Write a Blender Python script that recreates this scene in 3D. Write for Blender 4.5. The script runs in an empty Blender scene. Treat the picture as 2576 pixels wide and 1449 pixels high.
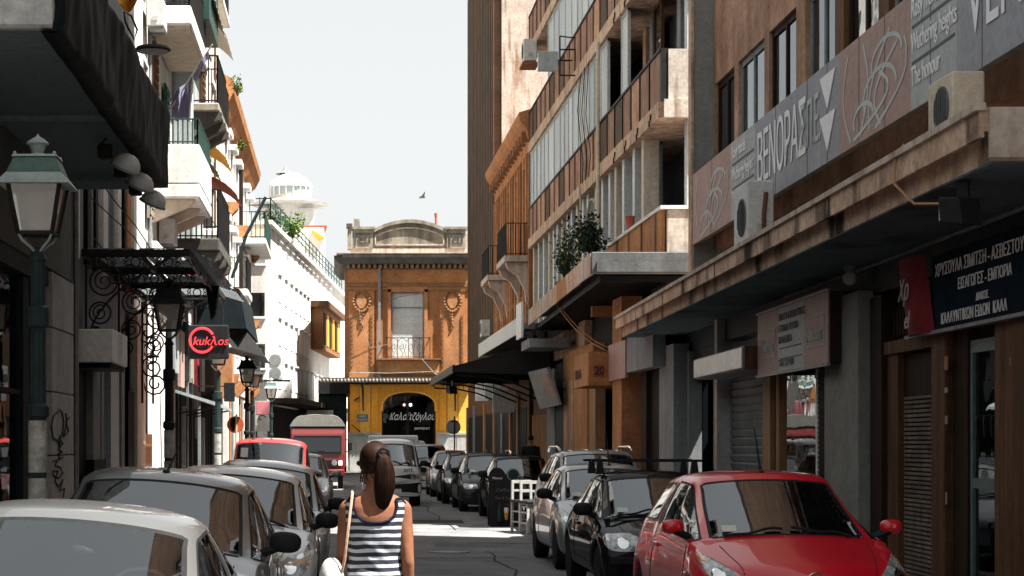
import bpy, bmesh, math, random
from mathutils import Vector, Matrix
from mathutils.bvhtree import BVHTree

# ---------------------------------------------------------------- camera, sky, sun, exposure
SC = bpy.context.scene
COL = SC.collection
F = 4600.0            # focal length in photo pixels (photo taken as 2575 px wide)
VX, VY, CH = 850.0, 1110.0, 1.75   # vanishing point of the street in the photo, camera height
cam_d = bpy.data.cameras.new('Camera')
cam = bpy.data.objects.new('Camera', cam_d); COL.objects.link(cam)
cam.location = (0, 0, CH); cam.rotation_euler = (math.radians(90), 0, 0)
cam_d.sensor_width = 36.0; cam_d.lens = F/2575*36
cam_d.shift_x = (1287.5-VX)/2575; cam_d.shift_y = (VY-724.5)/2575
cam_d.clip_start = .1; cam_d.clip_end = 3000
SC.camera = cam
SUN_EL, SUN_A = math.radians(63), math.radians(25)
to_sun = Vector((math.cos(SUN_A)*math.cos(SUN_EL), -math.sin(SUN_A)*math.cos(SUN_EL), math.sin(SUN_EL)))
world = bpy.data.worlds.new('World'); SC.world = world; world.use_nodes = True
wn = world.node_tree; wn.nodes.clear()
wo = wn.nodes.new('ShaderNodeOutputWorld'); wb = wn.nodes.new('ShaderNodeBackground')
sky = wn.nodes.new('ShaderNodeTexSky'); sky.sky_type = 'NISHITA'; sky.sun_disc = False
sky.sun_elevation = SUN_EL; sky.sun_rotation = math.radians(90)+SUN_A
sky.air_density = 1.2; sky.dust_density = 1.5; sky.ozone_density = .6; sky.altitude = 20
hs = wn.nodes.new('ShaderNodeHueSaturation'); hs.inputs['Saturation'].default_value = .14
hs.inputs['Value'].default_value = 1.0
hz = wn.nodes.new('ShaderNodeMix'); hz.data_type = 'RGBA'; hz.inputs['Factor'].default_value = .62   # summer haze evens the sky out
hz.inputs['B'].default_value = (2.72, 2.82, 2.78, 1)
wn.links.new(sky.outputs[0], hs.inputs['Color']); wn.links.new(hs.outputs[0], hz.inputs['A']); wn.links.new(hz.outputs['Result'], wb.inputs['Color'])
wb.inputs['Strength'].default_value = .0635
wn.links.new(wb.outputs[0], wo.inputs['Surface'])
sun_d = bpy.data.lights.new('Sun', 'SUN'); sun_d.energy = 5.0; sun_d.angle = math.radians(.5); sun_d.color = (1, .95, .87)
sun = bpy.data.objects.new('Sun', sun_d); COL.objects.link(sun)
sun.rotation_euler = (-to_sun).to_track_quat('-Z', 'Y').to_euler(); sun.location = (20, -10, 40)
SC.view_settings.view_transform = 'Standard'; SC.view_settings.look = 'None'
SC.view_settings.gamma = 1; SC.view_settings.exposure = 2.0; SC.view_settings.use_curve_mapping = False
SC.render.engine = 'CYCLES'
SC.cycles.use_denoising = True
SC.cycles.max_bounces = 7; SC.cycles.diffuse_bounces = 3; SC.cycles.glossy_bounces = 4
SC.cycles.transparent_max_bounces = 12; SC.cycles.caustics_reflective = False; SC.cycles.caustics_refractive = False
SC.cycles.sample_clamp_indirect = 6
R = random.Random(7)

# ---------------------------------------------------------------- photo pixel -> place helpers
def W(px, py, d): return Vector(((px-VX)/F*d, d, CH+(VY-py)/F*d))
def zp(py, d): return CH+(VY-py)/F*d
def dX(px, X): return X*F/(px-VX)
NT = .0358            # the near right ground floor runs 2 degrees off the street line
def dN(px, lat): return lat*F/(px-VX-NT*F)
def NX(lat, d): return lat+NT*d

# ---------------------------------------------------------------- mesh builder
class MB:
    def __init__(s): s.v = []; s.f = []
    def add(s, vs, fs):
        n = len(s.v); s.v += [Vector(a) for a in vs]; s.f += [tuple(i+n for i in q) for q in fs]; return s
    def hexa(s, p):
        return s.add(p, [(0,3,2,1),(4,5,6,7),(0,1,5,4),(1,2,6,5),(2,3,7,6),(3,0,4,7)])
    def box(s, x0, x1, y0, y1, z0, z1):
        if x0 > x1: x0, x1 = x1, x0
        if y0 > y1: y0, y1 = y1, y0
        if z0 > z1: z0, z1 = z1, z0
        return s.hexa([(x0,y0,z0),(x1,y0,z0),(x1,y1,z0),(x0,y1,z0),(x0,y0,z1),(x1,y0,z1),(x1,y1,z1),(x0,y1,z1)])
    def sbox(s, lat0, lat1, d0, d1, z0, z1, t=NT):
        """box whose x faces follow a line running off the street by slope t"""
        if lat0 > lat1: lat0, lat1 = lat1, lat0
        if d0 > d1: d0, d1 = d1, d0
        a, b = t*d0, t*d1
        return s.hexa([(lat0+a,d0,z0),(lat1+a,d0,z0),(lat1+b,d1,z0),(lat0+b,d1,z0),(lat0+a,d0,z1),(lat1+a,d0,z1),(lat1+b,d1,z1),(lat0+b,d1,z1)])
    def bar(s, p, q, w, h=None, up=(0,0,1)):
        p, q = Vector(p), Vector(q); h = h or w; d = (q-p).normalized(); u = Vector(up)
        if abs(d.dot(u)) > .98: u = Vector((0,1,0))
        a = d.cross(u).normalized()*w/2; b = a.cross(d).normalized()*h/2
        return s.hexa([p-a-b, p+a-b, q+a-b, q-a-b, p-a+b, p+a+b, q+a+b, q-a+b])
    def prism(s, pts, vec):
        n = len(pts); vec = Vector(vec); a = [Vector(p) for p in pts]
        return s.add(a+[p+vec for p in a], [tuple(range(n-1,-1,-1)), tuple(range(n, 2*n))]+[(i,(i+1)%n,(i+1)%n+n,i+n) for i in range(n)])
    def poly(s, pts): return s.add(pts, [tuple(range(len(pts)))])
    def tube(s, pts, r, n=6, closed=False):
        pts = [Vector(p) for p in pts]; m = len(pts); rs = r if isinstance(r, (list, tuple)) else [r]*m
        vs = []; ref = None
        for i, p in enumerate(pts):
            if closed: t = pts[(i+1)%m]-pts[i-1]
            else: t = pts[min(i+1,m-1)]-pts[max(i-1,0)]
            t = t.normalized() if t.length > 1e-9 else Vector((0,0,1))
            if ref is None: ref = Vector((0,0,1)) if abs(t.z) < .9 else Vector((1,0,0))
            a = t.cross(ref)
            if a.length < 1e-4: a = t.cross(Vector((.3,.9,.1)))
            a.normalize(); b = a.cross(t).normalized(); ref = b
            vs += [p+(a*math.cos(2*math.pi*k/n)+b*math.sin(2*math.pi*k/n))*rs[i] for k in range(n)]
        fs = []
        for i in range(m if closed else m-1):
            j = (i+1)%m
            fs += [(i*n+k, i*n+(k+1)%n, j*n+(k+1)%n, j*n+k) for k in range(n)]
        if not closed: fs += [tuple(range(n-1,-1,-1)), tuple((m-1)*n+k for k in range(n))]
        return s.add(vs, fs)
    def lathe(s, prof, c=(0,0,0), n=12, axis='z', sx=1, sy=1):
        vs = []; c = Vector(c)
        for r, z in prof:
            for k in range(n):
                a = 2*math.pi*(k+.5)/n; u, v = r*math.cos(a)*sx, r*math.sin(a)*sy
                vs.append(c+(Vector((u,v,z)) if axis=='z' else Vector((z,u,v)) if axis=='x' else Vector((u,z,v))))
        m = len(prof)
        fs = [(i*n+k, i*n+(k+1)%n, (i+1)*n+(k+1)%n, (i+1)*n+k) for i in range(m-1) for k in range(n)]
        fs += [tuple(range(n-1,-1,-1)), tuple((m-1)*n+k for k in range(n))]
        return s.add(vs, fs)
    def ball(s, c, rx, ry=None, rz=None, n=10, m=6):
        ry = ry or rx; rz = rz or rx
        prof = [(max(math.sin(math.pi*i/m), .01), -math.cos(math.pi*i/m)) for i in range(m+1)]
        n0 = len(s.v); s.lathe(prof, (0,0,0), n)
        for v in s.v[n0:]: v.x = v.x*rx+c[0]; v.y = v.y*ry+c[1]; v.z = v.z*rz+c[2]
        return s
    def grid(s, fn, nu, nv, closed=False):
        n0 = [fn(i/nu, j/nv) for i in range(nu+1) for j in range(nv+1)]
        return s.add(n0, [(i*(nv+1)+j, (i+1)*(nv+1)+j, (i+1)*(nv+1)+j+1, i*(nv+1)+j+1) for i in range(nu) for j in range(nv)])
    def mesh(s, name, mat, smooth=False):
        me = bpy.data.meshes.new(name); me.from_pydata([tuple(v) for v in s.v], [], s.f)
        me.materials.append(mat)
        bm = bmesh.new(); bm.from_mesh(me); bmesh.ops.recalc_face_normals(bm, faces=bm.faces); bm.to_mesh(me); bm.free()
        if smooth:
            me.polygons.foreach_set('use_smooth', [True]*len(me.polygons)); me.set_sharp_from_angle(angle=math.radians(smooth if smooth is not True else 40))
        me.update(); return me
    def build(s, name, mat, parent=None, smooth=False, bevel=0, local=False):
        return link(name, s.mesh(name, mat, smooth), parent, bevel, local)

def link(name, me, parent=None, bevel=0, local=False):
    o = bpy.data.objects.new(name, me); COL.objects.link(o)
    if parent is not None:
        o.parent = parent
        if not local:            # geometry was written in world coordinates
            p = parent
            off = Vector((0,0,0))
            while p is not None: off += p.location; p = p.parent
            o.location = -off
    if bevel:
        b = o.modifiers.new('bevel', 'BEVEL'); b.width = bevel; b.segments = 1; b.limit_method = 'ANGLE'; b.angle_limit = math.radians(40)
    return o
def tag(o, label, cat, group=None):
    o['label'] = label; o['category'] = cat
    if group: o['group'] = group
    return o
def thing(name, label, cat, loc=(0,0,0), group=None, rz=0):
    o = bpy.data.objects.new(name, None); COL.objects.link(o); o.location = loc; o.rotation_euler.z = rz; o.empty_display_size = .2
    return tag(o, label, cat, group)
def struct(o): o['kind'] = 'structure'; return o
def stuff(o): o['kind'] = 'stuff'; return o
def copy_tree(o, parent=None):
    c = o.copy(); COL.objects.link(c)
    if parent is not None:
        c.parent = parent
    for ch in o.children: copy_tree(ch, c)
    return c
def place(root, loc, rz=0, label=None):
    root.location = loc; root.rotation_euler.z = rz
    if label: root['label'] = label
    return root

# ---------------------------------------------------------------- materials
M = {}
def nd(nt, t, **kw):
    n = nt.nodes.new(t)
    for k, v in kw.items(): setattr(n, k, v)
    return n
def pm(name, c, c2=None, rough=.75, metal=0, ns=1.5, st=(1,1,1), bump=.15, bs=25, streak=0, sc=(.12,.09,.07), coat=0, spec=.06, obj=False, sf=(5,5,.35), lo=.45, hi=.72, emit=0, grit=.3):
    m = bpy.data.materials.new(name); m.use_nodes = True; nt = m.node_tree; L = nt.links
    b = nt.nodes['Principled BSDF']
    b.inputs['Roughness'].default_value = rough; b.inputs['Metallic'].default_value = metal
    b.inputs['Coat Weight'].default_value = coat; b.inputs['Coat Roughness'].default_value = .03
    b.inputs['Specular IOR Level'].default_value = spec
    c = (*c, 1) if len(c) == 3 else c
    c2 = (*(c2 or tuple(x*.78 for x in c[:3])),1)
    if obj: pos = nd(nt, 'ShaderNodeTexCoord').outputs['Object']
    else: pos = nd(nt, 'ShaderNodeNewGeometry').outputs['Position']
    mp = nd(nt, 'ShaderNodeMapping'); mp.inputs['Scale'].default_value = st; L.new(pos, mp.inputs[0])
    n1 = nd(nt, 'ShaderNodeTexNoise'); n1.inputs['Scale'].default_value = ns; n1.inputs['Detail'].default_value = 7; n1.inputs['Roughness'].default_value = .62
    L.new(mp.outputs[0], n1.inputs['Vector'])
    rp = nd(nt, 'ShaderNodeValToRGB'); rp.color_ramp.elements[0].position = .32; rp.color_ramp.elements[1].position = .68
    rp.color_ramp.elements[0].color = c2; rp.color_ramp.elements[1].color = c
    L.new(n1.outputs['Fac'], rp.inputs[0]); col = rp.outputs[0]
    if streak:
        mp2 = nd(nt, 'ShaderNodeMapping'); mp2.inputs['Scale'].default_value = sf; L.new(pos, mp2.inputs[0])
        n2 = nd(nt, 'ShaderNodeTexNoise'); n2.inputs['Scale'].default_value = 1; n2.inputs['Detail'].default_value = 6; L.new(mp2.outputs[0], n2.inputs['Vector'])
        r2 = nd(nt, 'ShaderNodeValToRGB'); r2.color_ramp.elements[0].position = lo; r2.color_ramp.elements[1].position = hi
        r2.color_ramp.elements[0].color = (0,0,0,1); r2.color_ramp.elements[1].color = (streak,)*3+(1,)
        L.new(n2.outputs['Fac'], r2.inputs[0])
        mx = nd(nt, 'ShaderNodeMix', data_type='RGBA'); L.new(r2.outputs[0], mx.inputs['Factor']); L.new(col, mx.inputs['A']); mx.inputs['B'].default_value = (*sc, 1)
        col = mx.outputs['Result']
    if grit and bump:        # fine grime over everything
        n4 = nd(nt, 'ShaderNodeTexNoise'); n4.inputs['Scale'].default_value = 11; n4.inputs['Detail'].default_value = 9; n4.inputs['Roughness'].default_value = .75; L.new(pos, n4.inputs['Vector'])
        r4 = nd(nt, 'ShaderNodeMapRange'); r4.inputs['From Min'].default_value = .3; r4.inputs['From Max'].default_value = .62; r4.inputs['To Min'].default_value = 1-grit; r4.inputs['To Max'].default_value = 1.06; L.new(n4.outputs['Fac'], r4.inputs['Value'])
        m4 = nd(nt, 'ShaderNodeMix', data_type='RGBA', blend_type='MULTIPLY'); m4.inputs['Factor'].default_value = 1; L.new(col, m4.inputs['A']); L.new(r4.outputs[0], m4.inputs['B']); col = m4.outputs['Result']
    L.new(col, b.inputs['Base Color'])
    if bump:
        n3 = nd(nt, 'ShaderNodeTexNoise'); n3.inputs['Scale'].default_value = bs; n3.inputs['Detail'].default_value = 5; L.new(mp.outputs[0], n3.inputs['Vector'])
        bp = nd(nt, 'ShaderNodeBump'); bp.inputs['Strength'].default_value = bump; bp.inputs['Distance'].default_value = .02
        L.new(n3.outputs['Fac'], bp.inputs['Height']); L.new(bp.outputs[0], b.inputs['Normal'])
    if emit:
        b.inputs['Emission Color'].default_value = c; b.inputs['Emission Strength'].default_value = emit
    M[name] = m; return m
def glassmat(name, tint=(.25,.28,.29), ior=1.75, rough=.015, back=(.02,.022,.024), trans=.85):
    """dark window glass: fresnel mirror over a see-through, tinted pane"""
    m = bpy.data.materials.new(name); m.use_nodes = True; nt = m.node_tree; nt.nodes.clear(); L = nt.links
    o = nd(nt, 'ShaderNodeOutputMaterial'); gl = nd(nt, 'ShaderNodeBsdfGlossy'); gl.inputs['Roughness'].default_value = rough
    gl.inputs['Color'].default_value = (.93,.97,1,1)
    tr = nd(nt, 'ShaderNodeBsdfTransparent'); tr.inputs['Color'].default_value = (*tint,1)
    df = nd(nt, 'ShaderNodeBsdfDiffuse'); df.inputs['Color'].default_value = (*back,1)
    m1 = nd(nt, 'ShaderNodeMixShader'); m1.inputs[0].default_value = trans; L.new(df.outputs[0], m1.inputs[1]); L.new(tr.outputs[0], m1.inputs[2])
    fr = nd(nt, 'ShaderNodeFresnel'); fr.inputs['IOR'].default_value = ior
    n = nd(nt, 'ShaderNodeTexNoise'); n.inputs['Scale'].default_value = 1.3; n.inputs['Detail'].default_value = 2
    g = nd(nt, 'ShaderNodeNewGeometry'); L.new(g.outputs['Position'], n.inputs['Vector'])
    bp = nd(nt, 'ShaderNodeBump'); bp.inputs['Strength'].default_value = .06; bp.inputs['Distance'].default_value = .05; L.new(n.outputs[0], bp.inputs['Height'])
    L.new(bp.outputs[0], gl.inputs['Normal'])
    m2 = nd(nt, 'ShaderNodeMixShader'); L.new(fr.outputs[0], m2.inputs[0]); L.new(m1.outputs[0], m2.inputs[1]); L.new(gl.outputs[0], m2.inputs[2])
    L.new(m2.outputs[0], o.inputs['Surface']); M[name] = m; return m

pm('asphalt', (.23,.234,.238), (.155,.159,.163), rough=.82, ns=.9, bump=.5, bs=70, streak=.55, sc=(.11,.113,.117), sf=(1.2,.35,1), lo=.5, hi=.7)
pm('tar', (.03,.03,.032), rough=.7)
pm('sidewalk', (.3,.29,.27), (.2,.19,.18), rough=.85, ns=2, bump=.3)
pm('kerb', (.34,.33,.31), (.22,.21,.2), rough=.85, ns=3)
pm('white', (.8,.79,.77), (.62,.6,.57), rough=.7, ns=.9, streak=.5, sc=(.36,.31,.26), sf=(3,3,.4), lo=.5, hi=.75)
pm('white_clean', (.8,.81,.8), (.74,.75,.74), rough=.5, ns=2, bump=.03)
pm('white_stained', (.6,.54,.48), (.42,.36,.31), rough=.8, ns=1.6, streak=.8, sc=(.22,.12,.07), sf=(5,5,.6), lo=.52, hi=.7, grit=.4)
pm('cream', (.62,.55,.45), (.5,.43,.34), rough=.8, ns=.8, streak=.3, sc=(.3,.24,.18))
pm('offwhite_dirty', (.5,.5,.48), (.36,.36,.35), rough=.8, ns=1.2, streak=.4, sc=(.2,.19,.18))
pm('ochre', (.52,.24,.105), (.38,.165,.07), rough=.85, ns=1.3, grit=.42, streak=.6, sf=(1.1,1.1,.6), sc=(.2,.11,.065), bump=.25)
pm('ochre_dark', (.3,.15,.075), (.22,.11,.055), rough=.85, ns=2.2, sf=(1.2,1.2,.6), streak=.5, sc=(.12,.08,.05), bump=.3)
pm('stone_grey', (.4,.36,.29), (.22,.2,.16), rough=.9, ns=1.6, streak=.7, sc=(.09,.085,.07), bump=.4, sf=(3,3,.5))
pm('stone_dark', (.13,.125,.115), (.07,.068,.06), rough=.9, ns=2, streak=.5, sc=(.05,.05,.05), bump=.4)
pm('yellow', (.92,.43,.06), (.84,.36,.045), rough=.7, ns=.8, streak=.25, sc=(.45,.2,.04))
pm('yellow_pale', (.93,.51,.1), (.87,.44,.08), rough=.7, ns=.9)
pm('marble', (.55,.55,.53), (.33,.33,.32), rough=.5, ns=1.3, streak=.3, sc=(.2,.2,.2))
pm('terracotta', (.56,.36,.255), (.35,.205,.135), rough=.85, ns=1.4, grit=.4, streak=.75, sc=(.13,.075,.05), sf=(1.2,1.2,.55), bump=.3)
pm('panel_brown', (.38,.23,.16), (.25,.145,.1), rough=.7, ns=1.6, grit=.4, streak=.75, sc=(.1,.06,.045), sf=(6,6,.5))
pm('slab_beige', (.66,.5,.37), (.46,.32,.23), rough=.85, ns=2.2, grit=.45, streak=.75, sc=(.16,.1,.07), sf=(4,4,1.2), bump=.3)
pm('concrete_stain', (.74,.54,.4), (.5,.34,.245), rough=.9, ns=2.4, grit=.5, streak=.97, sc=(.035,.026,.02), sf=(1.5,1.5,.55), lo=.5, hi=.66, bump=.45)
pm('concrete_pale', (.62,.54,.47), (.42,.34,.29), rough=.9, ns=1.7, streak=.6, sc=(.2,.13,.09), bump=.4)
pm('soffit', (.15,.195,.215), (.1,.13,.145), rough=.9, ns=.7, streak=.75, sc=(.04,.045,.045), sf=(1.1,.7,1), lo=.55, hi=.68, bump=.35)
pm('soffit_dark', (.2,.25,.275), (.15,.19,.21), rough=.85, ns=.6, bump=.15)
pm('plaster_olive', (.17,.17,.155), (.12,.12,.11), rough=.85, ns=1)
pm('plaster_grey', (.27,.29,.3), (.19,.205,.215), rough=.85, ns=1.1, streak=.4, sc=(.12,.125,.13))
pm('pillar_grey', (.27,.27,.25), (.2,.2,.185), rough=.8, ns=1.3, bump=.12)
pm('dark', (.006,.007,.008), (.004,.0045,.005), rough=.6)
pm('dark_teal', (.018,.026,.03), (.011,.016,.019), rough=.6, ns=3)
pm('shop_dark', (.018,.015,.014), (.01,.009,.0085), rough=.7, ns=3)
pm('wood_brown', (.19,.092,.048), (.075,.037,.02), rough=.65, ns=3, st=(3,3,.25), streak=.7, sc=(.05,.03,.02), bump=.3)
pm('wood_dark', (.045,.029,.021), (.022,.015,.011), rough=.7, ns=3, st=(3,3,.25), bump=.3, streak=.4, sc=(.02,.015,.012))
pm('fascia_grey', (.13,.14,.145), (.09,.097,.1), rough=.6, ns=1.5, streak=.4, sc=(.05,.05,.05))
pm('wood_tan', (.34,.21,.11), (.24,.14,.07), rough=.6, ns=3, st=(4,4,.3))
pm('orange_wall', (.5,.25,.12), (.38,.175,.08), rough=.8, ns=1.6, grit=.42, sf=(1.4,1.4,.6), streak=.6, sc=(.25,.12,.06))
pm('iron', (.018,.02,.022), (.03,.027,.025), rough=.5, ns=8, bump=.1)
pm('iron_green', (.03,.046,.048), (.02,.034,.036), rough=.42, ns=6, bump=.06)
pm('iron_green_pale', (.13,.19,.18), (.09,.14,.13), rough=.45, ns=5, bump=.05)
pm('rail_green', (.04,.085,.075), rough=.5, ns=6)
pm('steel', (.5,.52,.53), (.36,.38,.39), rough=.38, metal=.7, ns=3, st=(1,1,.3), bump=.04)
pm('steel_dull', (.3,.32,.33), (.2,.21,.22), rough=.55, metal=.4, ns=4, streak=.4, sc=(.14,.1,.07))
pm('shutter', (.2,.225,.23), (.14,.16,.165), rough=.5, metal=.2, ns=2, streak=.3, sc=(.06,.06,.06), sf=(2,2,5))
pm('shutter_rust', (.24,.2,.17), (.12,.09,.07), rough=.75, ns=3, st=(1,1,2), streak=.6, sc=(.05,.035,.025))
pm('ac_white', (.62,.63,.62), (.52,.53,.52), rough=.5, ns=3, streak=.25, sc=(.35,.3,.25))
pm('plastic_black', (.022,.023,.025), rough=.45, ns=9, bump=.05, obj=True)
pm('rubber', (.02,.02,.021), rough=.8, ns=12, obj=True)
pm('black_cloth', (.007,.011,.0125), (.004,.0065,.0075), rough=.7, ns=3, bump=.0, spec=.12)
pm('sign_grey', (.31,.32,.36), (.25,.26,.29), rough=.5, ns=.7, st=(1,.15,1), bump=.02, streak=.3, sc=(.36,.38,.41), sf=(2.4,2.4,.12), lo=.5, hi=.62)
pm('sign_brown', (.4,.26,.23), (.34,.215,.185), rough=.5, ns=.8, st=(1,.2,1), bump=.02, streak=.35, sc=(.4,.29,.26), sf=(2.4,2.4,.15), lo=.5, hi=.62)
pm('sign_grey_light', (.4,.43,.43), (.35,.375,.38), rough=.5, ns=1, bump=.02, streak=.3, sc=(.42,.45,.45), sf=(2.4,2.4,.12), lo=.5, hi=.62)
pm('sign_line', (.46,.5,.48), rough=.5, bump=.0)
pm('sign_white', (.8,.81,.82), (.7,.71,.72), rough=.5, bump=0, ns=5)
pm('ink_black', (.02,.02,.022), rough=.6, bump=0)
pm('ink_grey', (.12,.13,.13), rough=.6, bump=0)
pm('sign_navy', (.02,.032,.045), (.014,.023,.033), rough=.8, ns=2, bump=.03, spec=0)
pm('sign_red', (.26,.03,.035), (.17,.022,.028), rough=.7, ns=2, bump=.03)
pm('neon_red', (.8,.05,.06), rough=.4, bump=0, emit=.25)
pm('tile_red', (.5,.13,.07), (.38,.09,.05), rough=.75, ns=4)
pm('cloth_orange', (.75,.38,.06), (.65,.28,.04), rough=.8, ns=3)
pm('cloth_violet', (.27,.26,.38), (.2,.19,.29), rough=.8, ns=3)
pm('cloth_white', (.75,.75,.76), rough=.8, ns=3)
pm('leaf_dark', (.028,.05,.03), (.016,.03,.02), rough=.6, ns=9, bump=0)
pm('leaf_mid', (.05,.085,.035), (.03,.055,.025), rough=.6, ns=9, bump=0)
pm('leaf_bright', (.12,.2,.04), (.07,.13,.03), rough=.6, ns=9, bump=0)
pm('bark', (.09,.065,.045), rough=.9, ns=8)
pm('pot', (.3,.12,.07), (.22,.085,.05), rough=.8, ns=5)
pm('cable', (.03,.03,.03), rough=.6, bump=0)
pm('cable_pale', (.4,.35,.28), rough=.6, bump=0)
pm('cable_tan', (.45,.25,.13), rough=.6, bump=0)
pm('blind_white', (.62,.65,.66), (.52,.55,.56), rough=.6, ns=1.2, st=(1,1,4), bump=.05)
pm('glazing_pale', (.42,.47,.48), (.31,.35,.36), rough=.3, ns=.9, st=(1,1,.4), bump=.02, streak=.3, sc=(.17,.19,.19))
pm('glazing_pale_b', (.52,.56,.56), (.42,.45,.45), rough=.35, ns=.9, st=(1,1,.4), bump=.02)
pm('curtain', (.3,.27,.22), (.2,.18,.15), rough=.8, ns=2, st=(6,6,.2), bump=.1)
pm('ribbed', (.145,.095,.065), (.085,.058,.04), rough=.75, ns=1.1, streak=.6, sc=(.06,.05,.036), sf=(2.5,2.5,.25), bump=.2)
pm('ribbed_gap', (.05,.036,.028), rough=.8)
pm('sticker', (.5,.5,.47), (.2,.2,.19), rough=.6, ns=9, bump=.05)
pm('graffiti', (.05,.055,.06), rough=.7, bump=0)
pm('lamp_glass', (.52,.5,.46), (.42,.4,.38), rough=.25, ns=3, bump=.02)
pm('lamp_bulb', (.72,.66,.56), rough=.3, bump=0)
pm('headlight_glass', (.55,.57,.58), (.12,.13,.14), rough=.12, metal=.3, ns=14, bump=.3, bs=40, coat=1, obj=True)
pm('lamp_lit_white', (1,.95,.9), rough=.4, bump=0, emit=6)
pm('lamp_lit_red', (1,.3,.3), rough=.4, bump=0, emit=3)
pm('chrome', (.75,.77,.78), rough=.12, metal=1, bump=0)
pm('paper', (.72,.72,.68), rough=.8, bump=0)
pm('seat', (.05,.05,.055), (.035,.035,.04), rough=.85, ns=8, obj=True)
pm('plate', (.7,.7,.68), rough=.5, bump=0)
pm('tyre', (.025,.025,.026), (.016,.016,.017), rough=.85, ns=10, obj=True)
pm('indicator', (.6,.25,.04), rough=.2, coat=1, bump=0)
glassmat('car_glass', (.75,.78,.78), ior=2.4, trans=.95)
glassmat('car_side_glass', (.5,.53,.54), ior=1.7, trans=.95)
glassmat('window_glass', (.18,.2,.21), ior=1.7, trans=.6)
glassmat('shop_glass', (.35,.38,.39), ior=1.55, trans=.9)
glassmat('canopy_glass', (.85,.88,.89), ior=1.45, trans=.35)
_nt = M['canopy_glass'].node_tree; _tl = nd(_nt, 'ShaderNodeBsdfTranslucent'); _tl.inputs['Color'].default_value = (.62,.65,.66,1)
for _l in list(_nt.links):
    if _l.from_node.type == 'BSDF_DIFFUSE': _nt.links.new(_tl.outputs[0], _l.to_socket)
def paint(name, c, metal=.0, rough=.3, flake=0):
    return pm(name, c, tuple(x*.96 for x in c), rough=rough, metal=metal, ns=3, bump=.0, coat=.8, spec=.4, obj=True)
paint('paint_red', (.58,.008,.02), .0); paint('paint_red2', (.55,.03,.03), .0); paint('paint_truck', (.13,.009,.009), 0, .45)
paint('paint_black', (.008,.009,.01), 0, .25); paint('paint_silver', (.27,.285,.29), .5, .35); paint('paint_grey', (.17,.176,.18), .5, .35)
paint('paint_white', (.52,.53,.53), 0, .35); paint('paint_dark', (.02,.022,.024), .2, .3); paint('paint_light', (.11,.115,.117), .35, .35)

for k_ in ('paint_black','paint_dark'): M[k_].node_tree.nodes['Principled BSDF'].inputs['Coat Weight'].default_value = .4; M[k_].node_tree.nodes['Principled BSDF'].inputs['Specular IOR Level'].default_value = .0
def text(s, size, mat, parent, origin, right, up, align='LEFT', shear=0, extr=.003, name='lettering', stretch=1, spacing=1):
    cu = bpy.data.curves.new('t', 'FONT'); cu.body = s; cu.size = size; cu.align_x = align; cu.align_y = 'BOTTOM_BASELINE'; cu.shear = shear; cu.extrude = extr; cu.resolution_u = 3; cu.space_character = spacing
    o = bpy.data.objects.new('t', cu); COL.objects.link(o)
    dg = bpy.context.evaluated_depsgraph_get(); me = bpy.data.meshes.new_from_object(o.evaluated_get(dg)); bpy.data.objects.remove(o)
    me.materials.clear(); me.materials.append(mat)
    r = Vector(right).normalized(); u = Vector(up).normalized(); n = r.cross(u)
    for v in me.vertices: v.co = Vector(origin)+r*v.co.x*stretch+u*v.co.y+n*v.co.z
    return link(name, me, parent)
# ---------------------------------------------------------------- ground, road, pavements
g = MB().poly([(-900,-60,-.03),(900,-60,-.03),(900,1600,-.03),(-900,1600,-.03)]).build('ground', M['sidewalk']); struct(g)
road = struct(MB().poly([(-1.4,-20,0),(4.6,-20,0),(4.6,88,0),(-1.4,88,0)]).build('road', M['asphalt']))
cross = struct(MB().poly([(-60,88,.002),(60,88,.002),(60,94.4,.002),(-60,94.4,.002)]).build('crossing_road', M['asphalt']))
lane = struct(MB().poly([(4.605,28.45,.004),(45,28.45,.004),(45,35.95,.004),(4.605,35.95,.004)]).build('side_lane', M['asphalt']))
def pavement(name, x0, x1, y0, y1):
    return struct(MB().box(x0, x1, y0, y1, -.02, .13).build(name, M['sidewalk']))
pl = pavement('pavement_left', -6, -1.6, -20, 88)
pr = pavement('pavement_right', 4.8, 9, -20, 28.4); pr2 = pavement('pavement_right_far', 4.8, 9, 36, 88)
pe = pavement('pavement_end', -4, 14, 94.4, 96.5)
ks = MB().box(-.09,.09,-.49,.49,0,.14).mesh('kerb_stone', M['kerb'])
for par, x, a, b in ((pl,-1.5,8,86),(pr,4.7,8,28),(pr2,4.7,37,86)):
    for y in range(a, b):
        k = bpy.data.objects.new('kerb_stone', ks); COL.objects.link(k); k.parent = par; k.location = (x, y+.5, R.uniform(-.006,.004)); k.rotation_euler.z = R.uniform(-.004,.004)
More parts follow.
